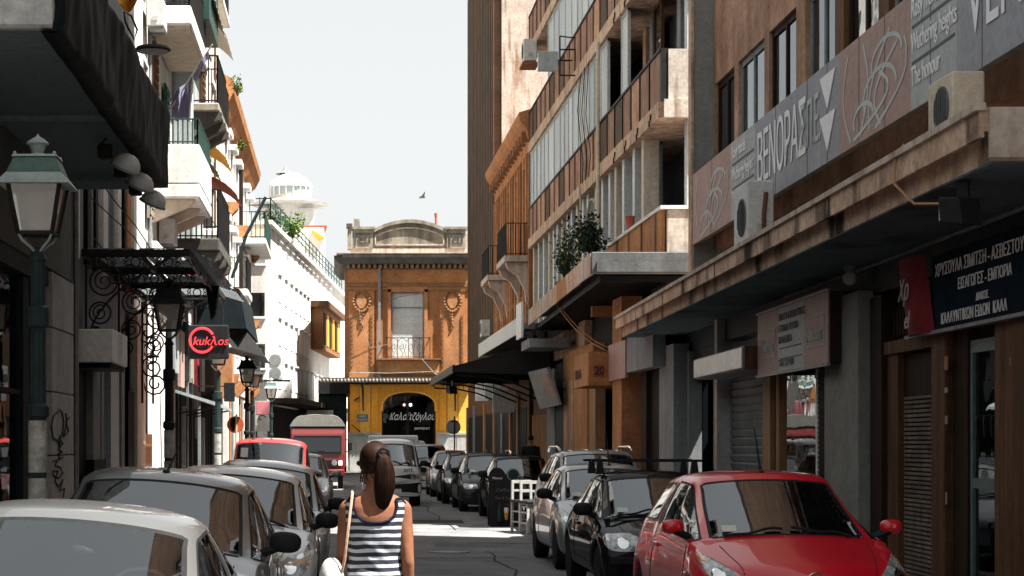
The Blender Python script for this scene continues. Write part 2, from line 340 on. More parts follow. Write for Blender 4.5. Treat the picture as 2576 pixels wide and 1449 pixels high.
# repairs and seams in the asphalt
m = MB()
for (x0,y0,x1,y1,w) in ((.2,31.6,4.3,31.3,.05),(1.35,41.6,2.8,41.2,.07),(.6,27.3,2.6,27.6,.03),(2.6,27.6,3.2,25.4,.03),(.9,22.4,2.3,22.2,.03),(1.2,36.8,3.0,36.4,.04),(.3,52,2.6,51.6,.07)):
    n = 9; L_, R_ = [], []
    for i in range(n+1):
        f = i/n; x = x0+(x1-x0)*f; y = y0+(y1-y0)*f+R.uniform(-.12,.12); ww = w*R.uniform(.4,1.2)
        L_.append((x,y-ww,.004)); R_.append((x,y+ww,.004))
    for i in range(n): m.poly([L_[i],L_[i+1],R_[i+1],R_[i]])
for k in range(26):
    y = 12+k*2.9+R.uniform(-.8,.8); x = R.uniform(-.3,2.2); L_, R_ = [], []; l = R.uniform(.7,2.4); n = 12; dy = R.uniform(-.5,.5)
    for i in range(n+1):
        f = i/n; w = .018*R.uniform(.3,1.3); xx = x+l*f; yy = y+dy*f+R.uniform(-.05,.05); L_.append((xx,yy-w,.0045)); R_.append((xx,yy+w,.0045))
    for i in range(n): m.poly([L_[i],L_[i+1],R_[i+1],R_[i]])
for x, y0, y1 in ((2.35,14,29),(.55,24,47),(2.3,36,60)):
    n = 40; q = [(x+.05*math.sin(i*.7)+R.uniform(-.02,.02), y0+(y1-y0)*i/n) for i in range(n+1)]
    for a, b in zip(q, q[1:]): m.poly([(a[0]-.018,a[1],.0042),(a[0]+.018,a[1],.0042),(b[0]+.018,b[1],.0042),(b[0]-.018,b[1],.0042)])
o = m.build('tar_seam', M['tar'], road)
pm('asphalt_new', (.17,.174,.178), (.12,.124,.127), rough=.85, ns=3, bump=.4, bs=80)
for x0, x1, y0, y1 in ((.3,1.5,20.5,22.8),(1.6,2.9,30.2,31.4),(.4,1.4,43.5,47.5),(1.7,2.8,52,55)):
    MB().poly([(x0,y0,.003),(x1,y0+.05,.003),(x1-.03,y1,.003),(x0+.04,y1-.08,.003)]).build('asphalt_patch', M['asphalt_new'], road)
o = MB().poly([(1.4,39.2,.005),(2.7,39.0,.005),(2.75,40.6,.005),(1.45,40.8,.005)]).build('asphalt_patch', M['tar'], road)
mh = MB().lathe([(.33,0),(.33,.012),(.29,.014),(.29,.008),(.02,.008)], (1.75,28.9,0), 24); mh.build('manhole_cover', M['steel_dull'], road)

# ---------------------------------------------------------------- near building on the right
nb = thing('commercial_building', 'terracotta plastered block with long stained canopy over its shops, at the right', 'building', (8,22,0))
LW = 5.47
def nbox(name, mat, px0, px1, z0, z1, o0, o1, parent=nb, lat=LW, bevel=0):
    """a piece of the shop wall between two photo columns; o0..o1 is depth behind (+) or before (-) the wall line"""
    return MB().sbox(lat+o0, lat+o1, dN(px0,lat), dN(px1,lat), z0, z1).build(name, mat, parent, bevel=bevel)
# upper facade
UL, UT = 6.23, .004
def ubox(mb, d0, d1, z0, z1, o0, o1): return mb.sbox(UL+o0, UL+o1, d0, d1, z0, z1, UT)
ub = MB(); ubox(ub, 9, 30.98, 7.76, 33, 0, .4)
ub.build('facade_wall', M['terracotta'], nb)
ubox(MB(), 9, 30.98, 5.0, 5.75, 0, .4).build('parapet_wall', M['terracotta'], nb)
ubox(MB(), 9, 28.0, 3.9, 33, 1.5, 3.9).build('core', M['shop_dark'], nb)
ubox(MB(), 9, 30.7, 4.25, 7.9, 1.2, 1.3).build('back_wall', M['dark'], nb)
ubox(MB(), -30, 9, 3.8, 11, 0, .4).build('rear_facade', M['terracotta'], nb); MB().sbox(LW, LW+.3, -30, 10, 0, 3.8).build('rear_shop_wall', M['wood_dark'], nb)
bays = [(30.8,29.3),(29.0,27.2),(26.9,25.2),(24.7,23.2),(22.8,21.3),(20.9,19.2),(18.8,17.2),(16.8,15.2),(14.8,13),(12.6,10.8)]
prev = 30.98
for i, (a, b) in enumerate(bays):
    ubox(MB(), a, prev, 5.75, 7.76, -.02 if i > 2 else 0, .4).build('pier', M['terracotta'] if i < 4 else M['wood_brown'], nb); prev = b
    wf = MB()
    mids = [a, a+(b-a)*.5, b]
    for y in mids: ubox(wf, y-.035 if y != a else y-.07, y+.035 if y != b else y+.07, 5.75, 7.76, .05, .1)
    ubox(wf, b, a, 7.66, 7.76, .05, .1); ubox(wf, b, a, 5.75, 5.85, .05, .1)
    w = wf.build('window', M['plaster_grey'] if i % 2 else M['wood_dark'], nb)
    for k in range(2):
        y0, y1 = mids[k], mids[k+1]
        ubox(MB(), y1, y0, 5.85, 7.66, .075, .08).build('pane', M['window_glass'], w)
        if (i*2+k) % 3 != 1:
            ubox(MB(), y1+.06, y0-.06, 5.8+(.6 if k else 0), 7.6, .13, .14).build('curtain', M['glazing_pale'] if (i+k)%2 else M['curtain'], w)
ubox(MB(), 10.8, prev-.001, 5.75, 7.76, 0, .4)
# fin that closes the far end of the upper facade
MB().box(6.03, 6.42, 31.0, 31.24, 4.25, 33).build('end_fin', M['pillar_grey'], nb)
MB().box(5.985, 6.03, 30.985, 31.255, 4.25, 33).build('fin_lit_edge', M['slab_beige'], nb)  # light on the fin's outer edge is put into this paler colour
MB().box(6.42, 7.5, 30.985, 31.2, 0, 33).build('end_wall', M['offwhite_dirty'], nb)
# canopy slab, stepped and stained
C0, C1 = 13.45, 36.5
m = MB().sbox(4.27, 6.6, C0, C1, 4.03, 4.21); cn = m.build('canopy', M['concrete_stain'], nb)
MB().sbox(4.235, 4.27, C0, C1, 3.985, 4.18).build('canopy_fascia', M['concrete_stain'], cn)
MB().sbox(4.2, 4.275, C0-.03, C1+.02, 4.18, 4.235).build('canopy_edge', M['concrete_pale'], cn)
MB().sbox(4.36, 5.47, C0+.1, C1-.08, 3.83, 4.03).build('canopy_drop', M['concrete_stain'], cn)
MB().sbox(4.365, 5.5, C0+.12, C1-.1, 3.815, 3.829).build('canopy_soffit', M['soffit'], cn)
MB().sbox(4.3, 6.6, C0-.05, C0-.004, 3.83, 4.2).build('canopy_end', M['concrete_pale'], cn)
nb_seams = [18.2, 24.9, 29.9, 33.4]
for s in nb_seams: MB().sbox(4.228, 4.236, s-.012, s+.012, 3.985, 4.18).build('joint', M['dark'], cn)
MB().tube([(NX(5.4,C0+.3),C0+.3,3.79),(NX(5.42,20),20,3.785),(NX(5.42,26),26,3.79)], .028, 6).build('conduit', M['plaster_grey'], nb)
# shop wall, piece by piece from near to far
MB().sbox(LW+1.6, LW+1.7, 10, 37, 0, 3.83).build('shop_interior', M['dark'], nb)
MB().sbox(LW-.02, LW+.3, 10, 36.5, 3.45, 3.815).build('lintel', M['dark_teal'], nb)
nbox('post', M['wood_brown'], 2700, 2575, .13, 3.45, -.12, .2)
nbox('post', M['wood_brown'], 2572, 2528, .13, 2.95, -.1, .15, bevel=.01)
# glazed door with pale green frame
d0, d1 = dN(2524,LW), dN(2440,LW)
dr = MB().sbox(LW, LW+.07, d1-.07, d1, .13, 2.72).sbox(LW, LW+.07, d0, d0+.05, .13, 2.72).sbox(LW, LW+.07, d0+.05, d1-.07, 2.6, 2.72).sbox(LW, LW+.07, d0+.05, d1-.07, .13, .35).sbox(LW, LW+.07, d0+.05, d1-.07, 1.3, 1.4)
dr = dr.build('shop_door', M['iron_green_pale'], nb)
MB().sbox(LW+.03, LW+.036, d0+.05, d1-.07, .35, 2.6).build('pane', M['shop_glass'], dr)
MB().sbox(LW+.08, LW+.1, d0+.1, d1-.1, 1.55, 2.05).build('display_board', M['plaster_olive'], dr)
for k in range(3):
    y = d0+.2+k*.22
    MB().lathe([(.01,0),(.05,.04),(.06,.2),(.05,.24),(.01,.25)], (NX(LW+.05,y)-.05,y,1.75), 8).tube([(NX(LW+.05,y)-.05,y,1.75),(NX(LW+.05,y)-.07,y+.01,1.6)], .012, 5).build('hanging_tool', M['dark'], dr)
nbox('post', M['wood_dark'], 2438, 2402, .13, 2.85, -.02, .2)
nbox('post', M['wood_brown'], 2400, 2366, .13, 2.85, -.1, .12, bevel=.01)
# rusty corrugated roller shutter
d0, d1 = dN(2362,LW), dN(2262,LW)
rs = MB().sbox(LW+.05, LW+.07, d0, d1, .13, 2.7).build('roller_shutter', M['wood_dark'], nb)
sl = MB().sbox(LW+.015, LW+.05, d0+.1, d1-.12, 0, .03).mesh('slat', M['shutter_rust'])
for k in range(44):
    o = bpy.data.objects.new('slat', sl); COL.objects.link(o); o.parent = rs; o.location = Vector((R.uniform(-.004,.004),0,.14+k*.048))
nbox('lintel_beam', M['wood_brown'], 2402, 2236, 2.72, 2.86, -.06, .2)
nbox('post', M['wood_brown'], 2262, 2236, .13, 2.72, -.02, .3)
nbox('post', M['wood_dark'], 2234, 2206, .13, 3.4, -.08, .2)
d0, d1 = dN(2330,LW), dN(2236,LW)
gr = MB().sbox(LW+.05, LW+.08, d0, d1, 2.86, 3.45).build('grille_panel', M['shop_dark'], nb)
for k in range(11):
    y = d0+.08+k*(d1-d0-.12)/11
    MB().sbox(LW+.02, LW+.05, y, y+.06, 2.92, 3.2).build('slat', M['wood_dark'], gr)
nbox('pillar', M['pillar_grey'], 2200, 2113, .13, 3.5, -.2, .25, bevel=.01)
# tall dark opening with doors beside the pillar
d0, d1 = dN(2111,LW), dN(1930,LW)
gw = MB().sbox(LW+.06, LW+.08, d0+.1, d0+1.4, .13, 2.9).build('scissor_gate', M['shop_dark'], nb)
for k in range(40): MB().sbox(LW+.035, LW+.06, d0+.15, d0+1.35, .2+k*.066, .23+k*.066).build('slat', M['wood_dark'], gw)
MB().sbox(LW+.06, LW+.066, d0+1.5, d1-1.1, .13, 2.75).build('shop_window', M['shop_glass'], nb)
MB().sbox(LW+.04, LW+.09, d0+1.42, d0+1.5, .13, 2.75).build('window_post', M['white_clean'], nb)
MB().sbox(LW+.5, LW+.51, d0+1.6, d1-1.2, .13, 2.7).build('curtain', M['curtain'], nb)
for k, (a, mm) in enumerate(((.62,'wood_tan'),(.36,'wood_dark'),(.1,'wood_tan'))):
    MB().sbox(LW+.02*k, LW+.12, d1-a-.2, d1-a, .13, 2.75).build('door_leaf', M[mm], nb)
nbox('post', M['wood_tan'], 1945, 1926, .13, 2.9, -.05, .15)
# grey roller shutter
d0, d1 = dN(1922,LW), dN(1806,LW)
rs = MB().sbox(LW+.1, LW+.12, d0, d1, .13, 2.8).build('roller_shutter', M['shutter'], nb)
sl = MB()
sl.hexa([(NX(LW+.1,d0),d0,0),(NX(LW+.1,d0),d0,.125),(NX(LW+.1,d1),d1,.125),(NX(LW+.1,d1),d1,0),(NX(LW+.085,d0),d0,.012),(NX(LW+.06,d0),d0,.1),(NX(LW+.06,d1),d1,.1),(NX(LW+.085,d1),d1,.012)])
sl = sl.mesh('slat', M['shutter'])
for k in range(19):
    o = bpy.data.objects.new('slat', sl); COL.objects.link(o); o.parent = rs; o.location = Vector((R.uniform(-.003,.003),0,.2+k*.135))
nbox('shutter_rail', M['wood_tan'], 1806, 1797, .13, 2.9, -.02, .12)
nbox('wall_panel', M['dark_teal'], 1796, 1740, 2.9, 3.45, 0, .2)
nbox('post', M['plaster_grey'], 1745, 1730, .13, 3.45, -.1, .15)

# shutter housing of metal, sticking out over the grey shutter
sb = thing('shutter_housing', 'weathered metal shutter housing over the grey roller shutter', 'shutter box', (NX(5.2,28.6),28.6,2.78))
MB().sbox(4.92, 5.44, 26.5, 30.9, 2.79, 3.14).build('casing', M['steel_dull'], sb, bevel=.02)
MB().sbox(4.9, 4.918, 26.52, 30.88, 2.82, 3.11).build('front_plate', M['steel'], sb)
MB().sbox(4.94, 5.42, 26.46, 26.498, 2.8, 3.13).build('end_plate', M['wood_brown'], sb)

# brown and grey shop sign box beside the grey pillar
sg = thing('shop_sign_box', 'brown and grey shop sign box with small print, beside the grey pillar', 'sign', (NX(5.2,24.2),24.2,2.67))
MB().sbox(5.13, 5.44, 22.0, 26.4, 2.7, 3.56).build('casing', M['wood_dark'], sg)
MB().sbox(5.09, 5.13, 21.98, 26.42, 2.66, 2.7).build('frame', M['steel_dull'], sg); MB().sbox(5.09, 5.13, 21.98, 26.42, 3.56, 3.59).build('frame', M['steel_dull'], sg)
MB().sbox(5.11, 5.13, 22.02, 23.35, 2.7, 3.56).build('face_panel', M['sign_brown'], sg)
fp = MB().sbox(5.11, 5.13, 23.352, 24.95, 2.7, 3.56).build('face_panel', M['sign_grey_light'], sg)
MB().sbox(5.11, 5.13, 24.952, 26.4, 2.7, 3.56).build('face_panel', M['sign_brown'], sg)
def onface(lat, t, d, z, off=.012): return Vector((lat+t*d-off, d, z))
dn = Vector((-NT,-1,0)).normalized()      # reading direction on the right hand walls (left to right = towards the camera)
for k, s in enumerate(('ΠΑΛΤΑ ΚΑΠΑΡΤΙΝΕΣ','ΕΤΟΙΜΑ ΡΟΥΧΑ','ΧΟΝΔΡΙΚΗ','','ΤΗΛ. 270 480')):
    if s: text(s, .13, M['ink_grey'], sg, onface(5.11,NT,24.88,3.38-.155*k), dn, (0,0,1), stretch=1.25)
for z in (2.86,3.0): MB().sbox(5.1,5.11,23.5,24.8,z,z+.012).build('print_line', M['ink_grey'], sg)
for z0 in (22.2,25.1):
    MB().sbox(5.1,5.11,z0,z0+.012,2.92,3.3).sbox(5.1,5.11,z0+.012,z0+1.0,3.29,3.3).sbox(5.1,5.11,z0+.012,z0+1.0,2.92,2.93).build('print_line', M['sign_line'], sg)
    text('Nikolas', .26, M['sign_line'], sg, onface(5.11,NT,z0+1.0,3.0), dn, (0,0,1), stretch=1.1)

# dark blue sign with Greek capitals and its red end
ns = thing('shop_sign', 'dark blue fascia sign with white Greek capitals and a red end panel', 'sign', (NX(5.3,17),17,2.85))
da, db = 18.35, 12.5
MB().sbox(5.3, 5.36, db, da, 2.86, 3.6).build('board', M['sign_navy'], ns)
MB().sbox(5.27, 5.36, db, da+.9, 2.82, 2.855).build('frame', M['steel_dull'], ns)
MB().sbox(5.3, 5.31, 17.0, 17.02, 2.86, 3.6)
rp_ = MB(); y0, y1 = 18.3, 19.25
rp_.grid(lambda u, v: Vector((NX(5.29-.10*math.sin(math.pi*u)-.05*v, y0+(y1-y0)*u), y0+(y1-y0)*u+.18*(v-.5), 2.84+.78*v)), 8, 6)
rp_.build('red_panel', M['sign_red'], ns, smooth=True)
for s, z, st, sz in (('ΧΡΥΣΟΥΛΑ ΣΙΜΙΤΣΗ - ΑΣΒΕΣΤΟΥ',3.38,18.2,.17),('ΕΙΣΑΓΩΓΕΣ - ΕΜΠΟΡΙΑ',3.2,17.45,.15),('ΔΙΑΚΟΣ.',3.05,16.9,.1),('ΚΑΛΛΥΝΤΙΚΩΝ ΕΙΔΩΝ  ΚΑΛΛ',2.9,18.0,.15)):
    text(s, sz, M['sign_white'], ns, onface(5.3,NT,st,z), dn, (0,0,1), stretch=.95)
text('Χρ', .3, M['sign_line'], ns, onface(5.16,NT,19.05,3.2), dn, (0,0,1), shear=.3); text('el', .26, M['sign_line'], ns, onface(5.14,NT,18.75,2.9), dn, (0,0,1), shear=.3)

# big printed banner sign along the first floor
SL, ST = 5.41, .019
bs_ = thing('banner_sign', 'long grey and brown printed sign above the stained canopy', 'sign', (5.8,22,5.07))
def dS(px): return SL*F/(px-VX-ST*F)
MB().sbox(SL+.02, SL+.12, 10, dS(1742)-.01, 5.09, 6.23, ST).build('backing', M['steel_dull'], bs_)
cuts = [1742,1838,1898,2112,2290,2405,2900]
mats_ = ['sign_brown','sign_grey_light','sign_grey','sign_brown','sign_grey_light','sign_grey']
for i in range(6):
    MB().sbox(SL, SL+.019, dS(cuts[i+1])+.003, dS(cuts[i]), 5.07, 6.25, ST).build('face_panel', M[mats_[i]], bs_)
for px in (1790,1950,2030,2080,2160,2225,2340,2470): MB().sbox(SL-.004, SL-.0005, dS(px)-.008, dS(px)+.008, 5.07, 6.25, ST).build('panel_joint', M['ink_grey'], bs_)
def tS(s, px, z, size, mat='sign_white', stretch=1.0, spacing=1): text(s, size, M[mat], bs_, onface(SL,ST,dS(px),z,.01), Vector((-ST,-1,0)), (0,0,1), stretch=stretch, spacing=spacing)
tS('ΒΕΝΟΡΑΣ', 1905, 5.35, .98, stretch=.66, spacing=.92); tS('Ε.Π.Ε.', 2015, 5.4, .8, 'sign_line', .5)
tS('VENDORAS', 2434, 5.42, 1.0, stretch=.78, spacing=1.0)
d_ = dS(2085)
for z0, z1 in ((5.72,6.12),(5.65,5.28)):
    MB().prism([onface(SL,ST,d_+.42,6.12 if z1>z0 else 5.64,.012), onface(SL,ST,d_-.32,6.12 if z1>z0 else 5.64,.012), onface(SL,ST,d_+.05,5.7 if z1>z0 else 5.2,.012)], (.008,0,0)).build('triangle', M['sign_white'], bs_)
for px, w in ((1842,.34),(2294,.32)):
    for k, s in enumerate(('Rosy morals','Wuthering heights','The honour')):
        tS(s, px, 5.98-.34*k, .28, 'sign_white', .72 if px < 2000 else .68)
    for z in (5.88,5.52): MB().sbox(SL-.006, SL-.001, dS(px+ (54 if px<2000 else 108)), dS(px), z, z+.03, ST).build('print_line', M['ink_grey'], bs_)
def ribbon(m_, pts, w):
    n0 = Vector((1,0,0))
    for p, q in zip(pts, pts[1:]):
        t = (q-p)
        if t.length < 1e-5: continue
        s_ = n0.cross(t.normalized())*w/2; e_ = t*.06
        m_.hexa([p-s_-e_, p+s_-e_, q+s_+e_, q-s_+e_, p-s_-e_+n0*.003, p+s_-e_+n0*.003, q+s_+e_+n0*.003, q-s_+e_+n0*.003])
def flower(px0, px1):
    a, b = dS(px0), dS(px1); m_ = MB()
    def P(u, v): d = a+(b-a)*u; return onface(SL,ST,d,5.07+1.18*v,.006)
    for base, tip, bow in ((.15,.1,-.1),(.3,.35,.1),(.45,.75,-.12),(.55,.95,.2),(.2,.6,.3),(.62,.85,-.2)):
        pts = [P(min(max(base+(tip-base)*f+bow*math.sin(math.pi*f),.02),.98), .05+.92*f*(.75+.25*math.cos(bow*9))) for f in [i/12 for i in range(13)]]
        ribbon(m_, pts, .045)
    for cu_, cv, r in ((.6,.35,.22),(.7,.6,.2),(.35,.2,.14)):
        ribbon(m_, [P(min(max(cu_+r*1.1*math.cos(t),.02),.98), min(max(cv+r*math.sin(t),.03),.97)) for t in [math.pi*i/12*1.15 for i in range(13)]], .05)
    m_.build('line_drawing', M['sign_line'], bs_)
flower(1748,1832); flower(2118,2284)

# ---------------------------------------------------------------- air conditioners
def ac_unit(label, corner, w, dep, h, fan=1, along='y', parent_kw=None, group='air conditioner units on the buildings', mat='ac_white'):
    """corner: near, street side, bottom corner; fan grille faces the street side (-x) or, along='x', the viewer"""
    x, y, z = corner
    t = thing('air_conditioner', label, 'air conditioner', corner, group)
    if along == 'y':
        MB().box(x, x+dep, y, y+w, z+.05, z+h).build('casing', M[mat], t, bevel=.015)
        for k in range(fan):
            c = (x-.006, y+w*.42, z+.05+(h-.05)*(k+.5)/fan); r = min(w*.3, (h-.05)/fan*.42)
            gm = MB().lathe([(r,0),(r,.012),(r-.015,.012),(r-.02,0)], (c[0]-.006,c[1],c[2]), 18, 'x')
            gm.lathe([(r-.02,.001),(.01,.002)], (c[0]-.003,c[1],c[2]), 18, 'x')
            gr_ = gm.build('fan_grille', M['ink_grey'], t)
            b_ = MB()
            for q in range(-3,4): b_.box(c[0]-.012, c[0]-.007, c[1]+q*r/3.6-.004, c[1]+q*r/3.6+.004, c[2]-math.sqrt(max(r*r-(q*r/3.6)**2,0))+.01, c[2]+math.sqrt(max(r*r-(q*r/3.6)**2,0))-.01)
            b_.build('grille_bars', M['plaster_grey'], gr_)
        MB().box(x+.03, x+dep-.03, y+.08, y+.14, z, z+.05).build('foot', M['steel_dull'], t); MB().box(x+.03, x+dep-.03, y+w-.14, y+w-.08, z, z+.05).build('foot', M['steel_dull'], t)
        MB().box(x+dep*.35, x+dep*.65, y-.02, y-.002, z+.25*h, z+.4*h).build('service_cover', M['offwhite_dirty'], t)
    else:
        MB().box(x, x+w, y, y+dep, z+.05, z+h).build('casing', M[mat], t, bevel=.015)
        for k in range(fan):
            c = (x+w*.42, y-.006, z+.05+(h-.05)*(k+.5)/fan); r = min(w*.36, (h-.05)/fan*.42)
            gm = MB().lathe([(r,0),(r,.012),(r-.02,.012),(r-.025,0)], (c[0],c[1]-.012,c[2]), 18, 'y'); gm.lathe([(r-.02,.001),(.01,.002)], (c[0],c[1]-.004,c[2]), 18, 'y')
            gm.build('fan_grille', M['ink_grey'], t)
            b_ = MB()
            for q in range(-3,4): b_.box(c[0]+q*r/3.6-.008, c[0]+q*r/3.6+.008, c[1]-.02, c[1]-.013, c[2]-math.sqrt(max(r*r-(q*r/3.6)**2,0))+.01, c[2]+math.sqrt(max(r*r-(q*r/3.6)**2,0))-.01)
            b_.build('grille_bars', M['plaster_grey'], t)
        MB().box(x+.06, x+.12, y+.02, y+dep-.02, z, z+.05).build('foot', M['steel_dull'], t); MB().box(x+w-.12, x+w-.06, y+.02, y+dep-.02, z, z+.05).build('foot', M['steel_dull'], t)
    return t
a1 = ac_unit('tall white air conditioner on the stained canopy, in front of the banner sign', (NX(4.5,23.9),23.9,4.21), .85, .34, .95)
MB().tube([(NX(4.5,23.9)+.2,23.87,4.25),(NX(4.5,23.9)+.2,23.86,4.7),(NX(4.5,23.9)+.23,23.87,5.0)], .03, 6).build('pipe', M['wood_brown'], a1)
a2 = ac_unit('cream air conditioner at the near end of the stained canopy', (NX(4.5,15.0),15.0,4.21), .62, .27, .58, mat='cream')
# coil of junk on the canopy, cables
MB().tube([(NX(4.3,15.7),15.7,4.3),(NX(4.22,15.7),15.7,4.2),(NX(4.2,15.65),15.65,3.95),(NX(4.3,15.4),15.4,3.75),(NX(4.36,14.7),14.7,3.66)], .012, 5).build('cable', M['cable_tan'], nb)
def floodlight(label, p, rz=0, s=1.0, group='floodlights under the canopies'):
    t = thing('floodlight', label, 'floodlight', p, group, rz)
    MB().box(-.012,.012,-.06*s,.06*s,-.16*s,0).build('bracket', M['iron'], t, local=True)
    MB().hexa([Vector(a)*s for a in [(-.1,-.1,-.34),(.1,-.1,-.34),(.13,.1,-.3),(-.13,.1,-.3),(-.1,-.06,-.14),(.1,-.06,-.14),(.13,.12,-.12),(-.13,.12,-.12)]]).build('housing', M['iron'], t, local=True, bevel=.01)
    MB().box(-.11*s,.11*s,.11*s,.125*s,-.29*s,-.13*s).build('lens', M['lamp_glass'], t, local=True)
    return t
floodlight('dark floodlight under the near end of the stained canopy', (NX(4.42,14.45),14.45,3.82), .4, 1.1)
gl = thing('ceiling_globe', 'small white globe lamp under the stained canopy', 'lamp', (NX(5.25,21.5),21.5,3.66))
MB().lathe([(.07,.1),(.075,.16)], (NX(5.25,21.5),21.5,3.65), 10).build('mount', M['plaster_grey'], gl); MB().ball((NX(5.25,21.5),21.5,3.67), .09).build('globe', M['offwhite_dirty'], gl, smooth=True)

# torn bills and stickers on the posts by the glazed door
for i in range(14):
    px = R.choice((2535,2545,2555,2562,2380,2390)); d = dN(px,LW-.1); z = R.uniform(.9,2.5); w, h = R.uniform(.05,.12), R.uniform(.05,.14)
    MB().sbox(LW-.104, LW-.1005, d-w/2, d+w/2, z, z+h).build('torn_bill', M[R.choice(['sticker','pot','curtain','orange_wall'])], nb)
# ---------------------------------------------------------------- balcony block in the middle of the right side
XB = 6.4
mbk = thing('apartment_block', 'tall brown block with long rows of balcony panels, right side of the street', 'building', (9,48,0))
YN, YF = 36.3, 61.2
MB().box(7.6, 11.5, 36.6, YF, 0, 21).build('core', M['plaster_grey'], mbk)
FL = [5.3, 8.5, 11.7, 14.9, 18.1]
bay = 1.18
for fi, z in enumerate(FL):
    yn = YN if fi >= 1 else YN
    if fi > 0:
        sl_ = MB().box(XB-.04, 7.6, YN, YF, z-.32, z).build('floor_slab', M['slab_beige'], mbk)
        MB().box(XB+.05, 7.6, YN-.14, YN-.002, z-.34, z+.02).build('slab_end', M['white_stained'], sl_)
        for k in range(4):   # rusted hooks under the edge
            y = YN+.8+k*1.6
            MB().tube([(XB-.06,y,z-.12),(XB-.07,y,z-.24),(XB-.07,y+.12,z-.24),(XB-.07,y+.12,z-.36)], .016, 4).build('hook', M['iron'], sl_)
    if fi == 4: continue
    if fi > 0:
        pz = z+1.02
        # sunlit end parapet facing the side lane
        MB().box(XB+.14, 7.6, YN-.1, YN-.01, z+.024, pz).build('end_parapet', M['white_stained'], mbk)
        MB().box(XB+.0, XB+.13, YN-.08, YN+.05, z+.001, pz+.02).build('corner_post', M['iron'], mbk)
        y = YN+.06; i = 0
        while y < YF-.3:
            y1 = min(y+bay, YF)
            MB().box(XB, XB+.035, y+.015, y1-.015, z+.003, pz-.03+R.uniform(-.01,.01)).build('parapet_panel', M[R.choice(['panel_brown','panel_brown','terracotta','ribbed'])], mbk)
            MB().box(XB-.03, XB+.06, y1-.035, y1+.01, z+.002, pz-.032).build('post', M['iron'] if i < 6 else M['wood_brown'], mbk)
            y = y1; i += 1
        MB().box(XB-.035, XB+.07, YN-.05, YF, pz-.03, pz+.02).build('rail', M['iron'], mbk)
        z0, z1 = pz+.022, z+3.2-.322
    else: z0, z1 = z+.02, 8.5-.322
    # glazing between parapet and the slab above, bay by bay
    y = YN+(1.9 if fi else 2.6); i = 0
    while y < YF-.3:
        y1 = min(y+bay*R.choice([.8,1,1,1.25]), YF); k = R.random()
        enclosed = (fi == 2 and 39 < y < 55) or (fi == 1 and y > 46) or (fi == 3 and 44 < y < 52)
        if fi == 0:
            MB().box(XB+.1, XB+.42, y, y+.3, z0, z1).build('pier', M['glazing_pale_b'] if i % 3 else M['cream'], mbk)
            fr = MB().box(XB+.5, XB+.56, y+.3, y+.36, z0, z1).box(XB+.5, XB+.56, y1-.06, y1, z0, z1).box(XB+.505, XB+.555, y+.3, y1, z1-.08, z1-.001).build('window', M['plaster_grey'], mbk)
            MB().box(XB+.52, XB+.53, y+.36, y1-.06, z0, z1).build('pane', M['window_glass'], fr)
        elif enclosed or k < .3:
            fr = MB().box(XB+.03, XB+.1, y, y+.05, z0, z1).box(XB+.03, XB+.1, y1-.05, y1, z0, z1).box(XB+.035, XB+.095, y, y1, z1-.07, z1-.001).build('window', M['glazing_pale_b'], mbk)
            MB().box(XB+.055, XB+.065, y+.05, y1-.05, z0, z1).build('blind', M['glazing_pale'] if R.random() < .6 else M['glazing_pale_b'], fr)
        elif k < .55:
            fr = MB().box(XB+.6, XB+.68, y, y+.07, z0, z1).box(XB+.6, XB+.68, y1-.07, y1, z0, z1).box(XB+.605, XB+.675, y, y1, z1-.08, z1-.001).build('window', M['wood_brown'] if R.random() < .5 else M['plaster_grey'], mbk)
            MB().box(XB+.63, XB+.64, y+.07, y1-.07, z0, z1).build('pane', M['window_glass'], fr)
        else:
            fr = MB().box(XB+.75, XB+1.0, y, y+.4, z0-.9, z1).build('pier', M[R.choice(['terracotta','curtain','glazing_pale','plaster_grey'])], mbk)
            MB().box(XB+1.05, XB+1.1, y+.4, y1, z0-.9, z1).build('balcony_door', M['window_glass'], mbk)
        y = y1; i += 1
    # end bay: pale wall and shutter seen in the side lane's sun
    MB().box(XB+.55, XB+.85, YN+.1, YN+.4, z0-.9 if fi else z0, z1).build('corner_pier', M['glazing_pale_b'], mbk)
    MB().box(XB+.95, 7.6, YN+.5, YN+.56, z0-.9 if fi else z0, z1).build('end_shutter', M['orange_wall'], mbk)
    if fi == 0:
        MB().box(XB+.02, XB+.1, YN+.06, YN+7.2, 5.5, 6.35).build('end_parapet', M['orange_wall'], mbk)
        MB().box(XB+.12, 7.6, YN-.08, YN+.05, 5.5, 6.35).build('end_parapet', M['white_stained'], mbk)
        MB().box(XB-.02, 7.6, YN-.12, YN+7.25, 6.352, 6.42).build('parapet_cap', M['white'], mbk)
        for i in range(4): MB().box(XB-.012, XB+.018, YN+.6+i*1.7, YN+.66+i*1.7, 5.51, 6.34).build('joint', M['panel_brown'], mbk)
# ground floor wall of the block
G0, G1 = 38.0, YF
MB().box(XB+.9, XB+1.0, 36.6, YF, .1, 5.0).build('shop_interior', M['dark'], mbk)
def gp(name, mat, px0, px1, z0, z1, o0=0, o1=.3, bevel=0):
    return MB().box(XB+o0, XB+o1, dX(px0,XB), dX(px1,XB), z0, z1).build(name, M[mat], mbk, bevel=bevel)
gp('post','plaster_grey',1700,1664,.13,3.6,-.05,.25); gp('wall','shop_dark',1664,1625,.13,4.9,.1,.3)
gp('post','wood_dark',1625,1612,.13,3.4,0,.2); gp('pillar','orange_wall',1592,1568,.13,4.9,-.25,.2)
gp('board','plaster_grey',1680,1612,3.2,4.3,-.3,-.05); gp('board','sign_brown',1610,1566,3.1,3.9,-.32,-.26)
gp('post','wood_tan',1502,1486,.13,3.3,-.05,.2); gp('post','orange_wall',1486,1452,.13,3.4,-.1,.3); gp('post','terracotta',1450,1426,.13,3.4,-.1,.3)
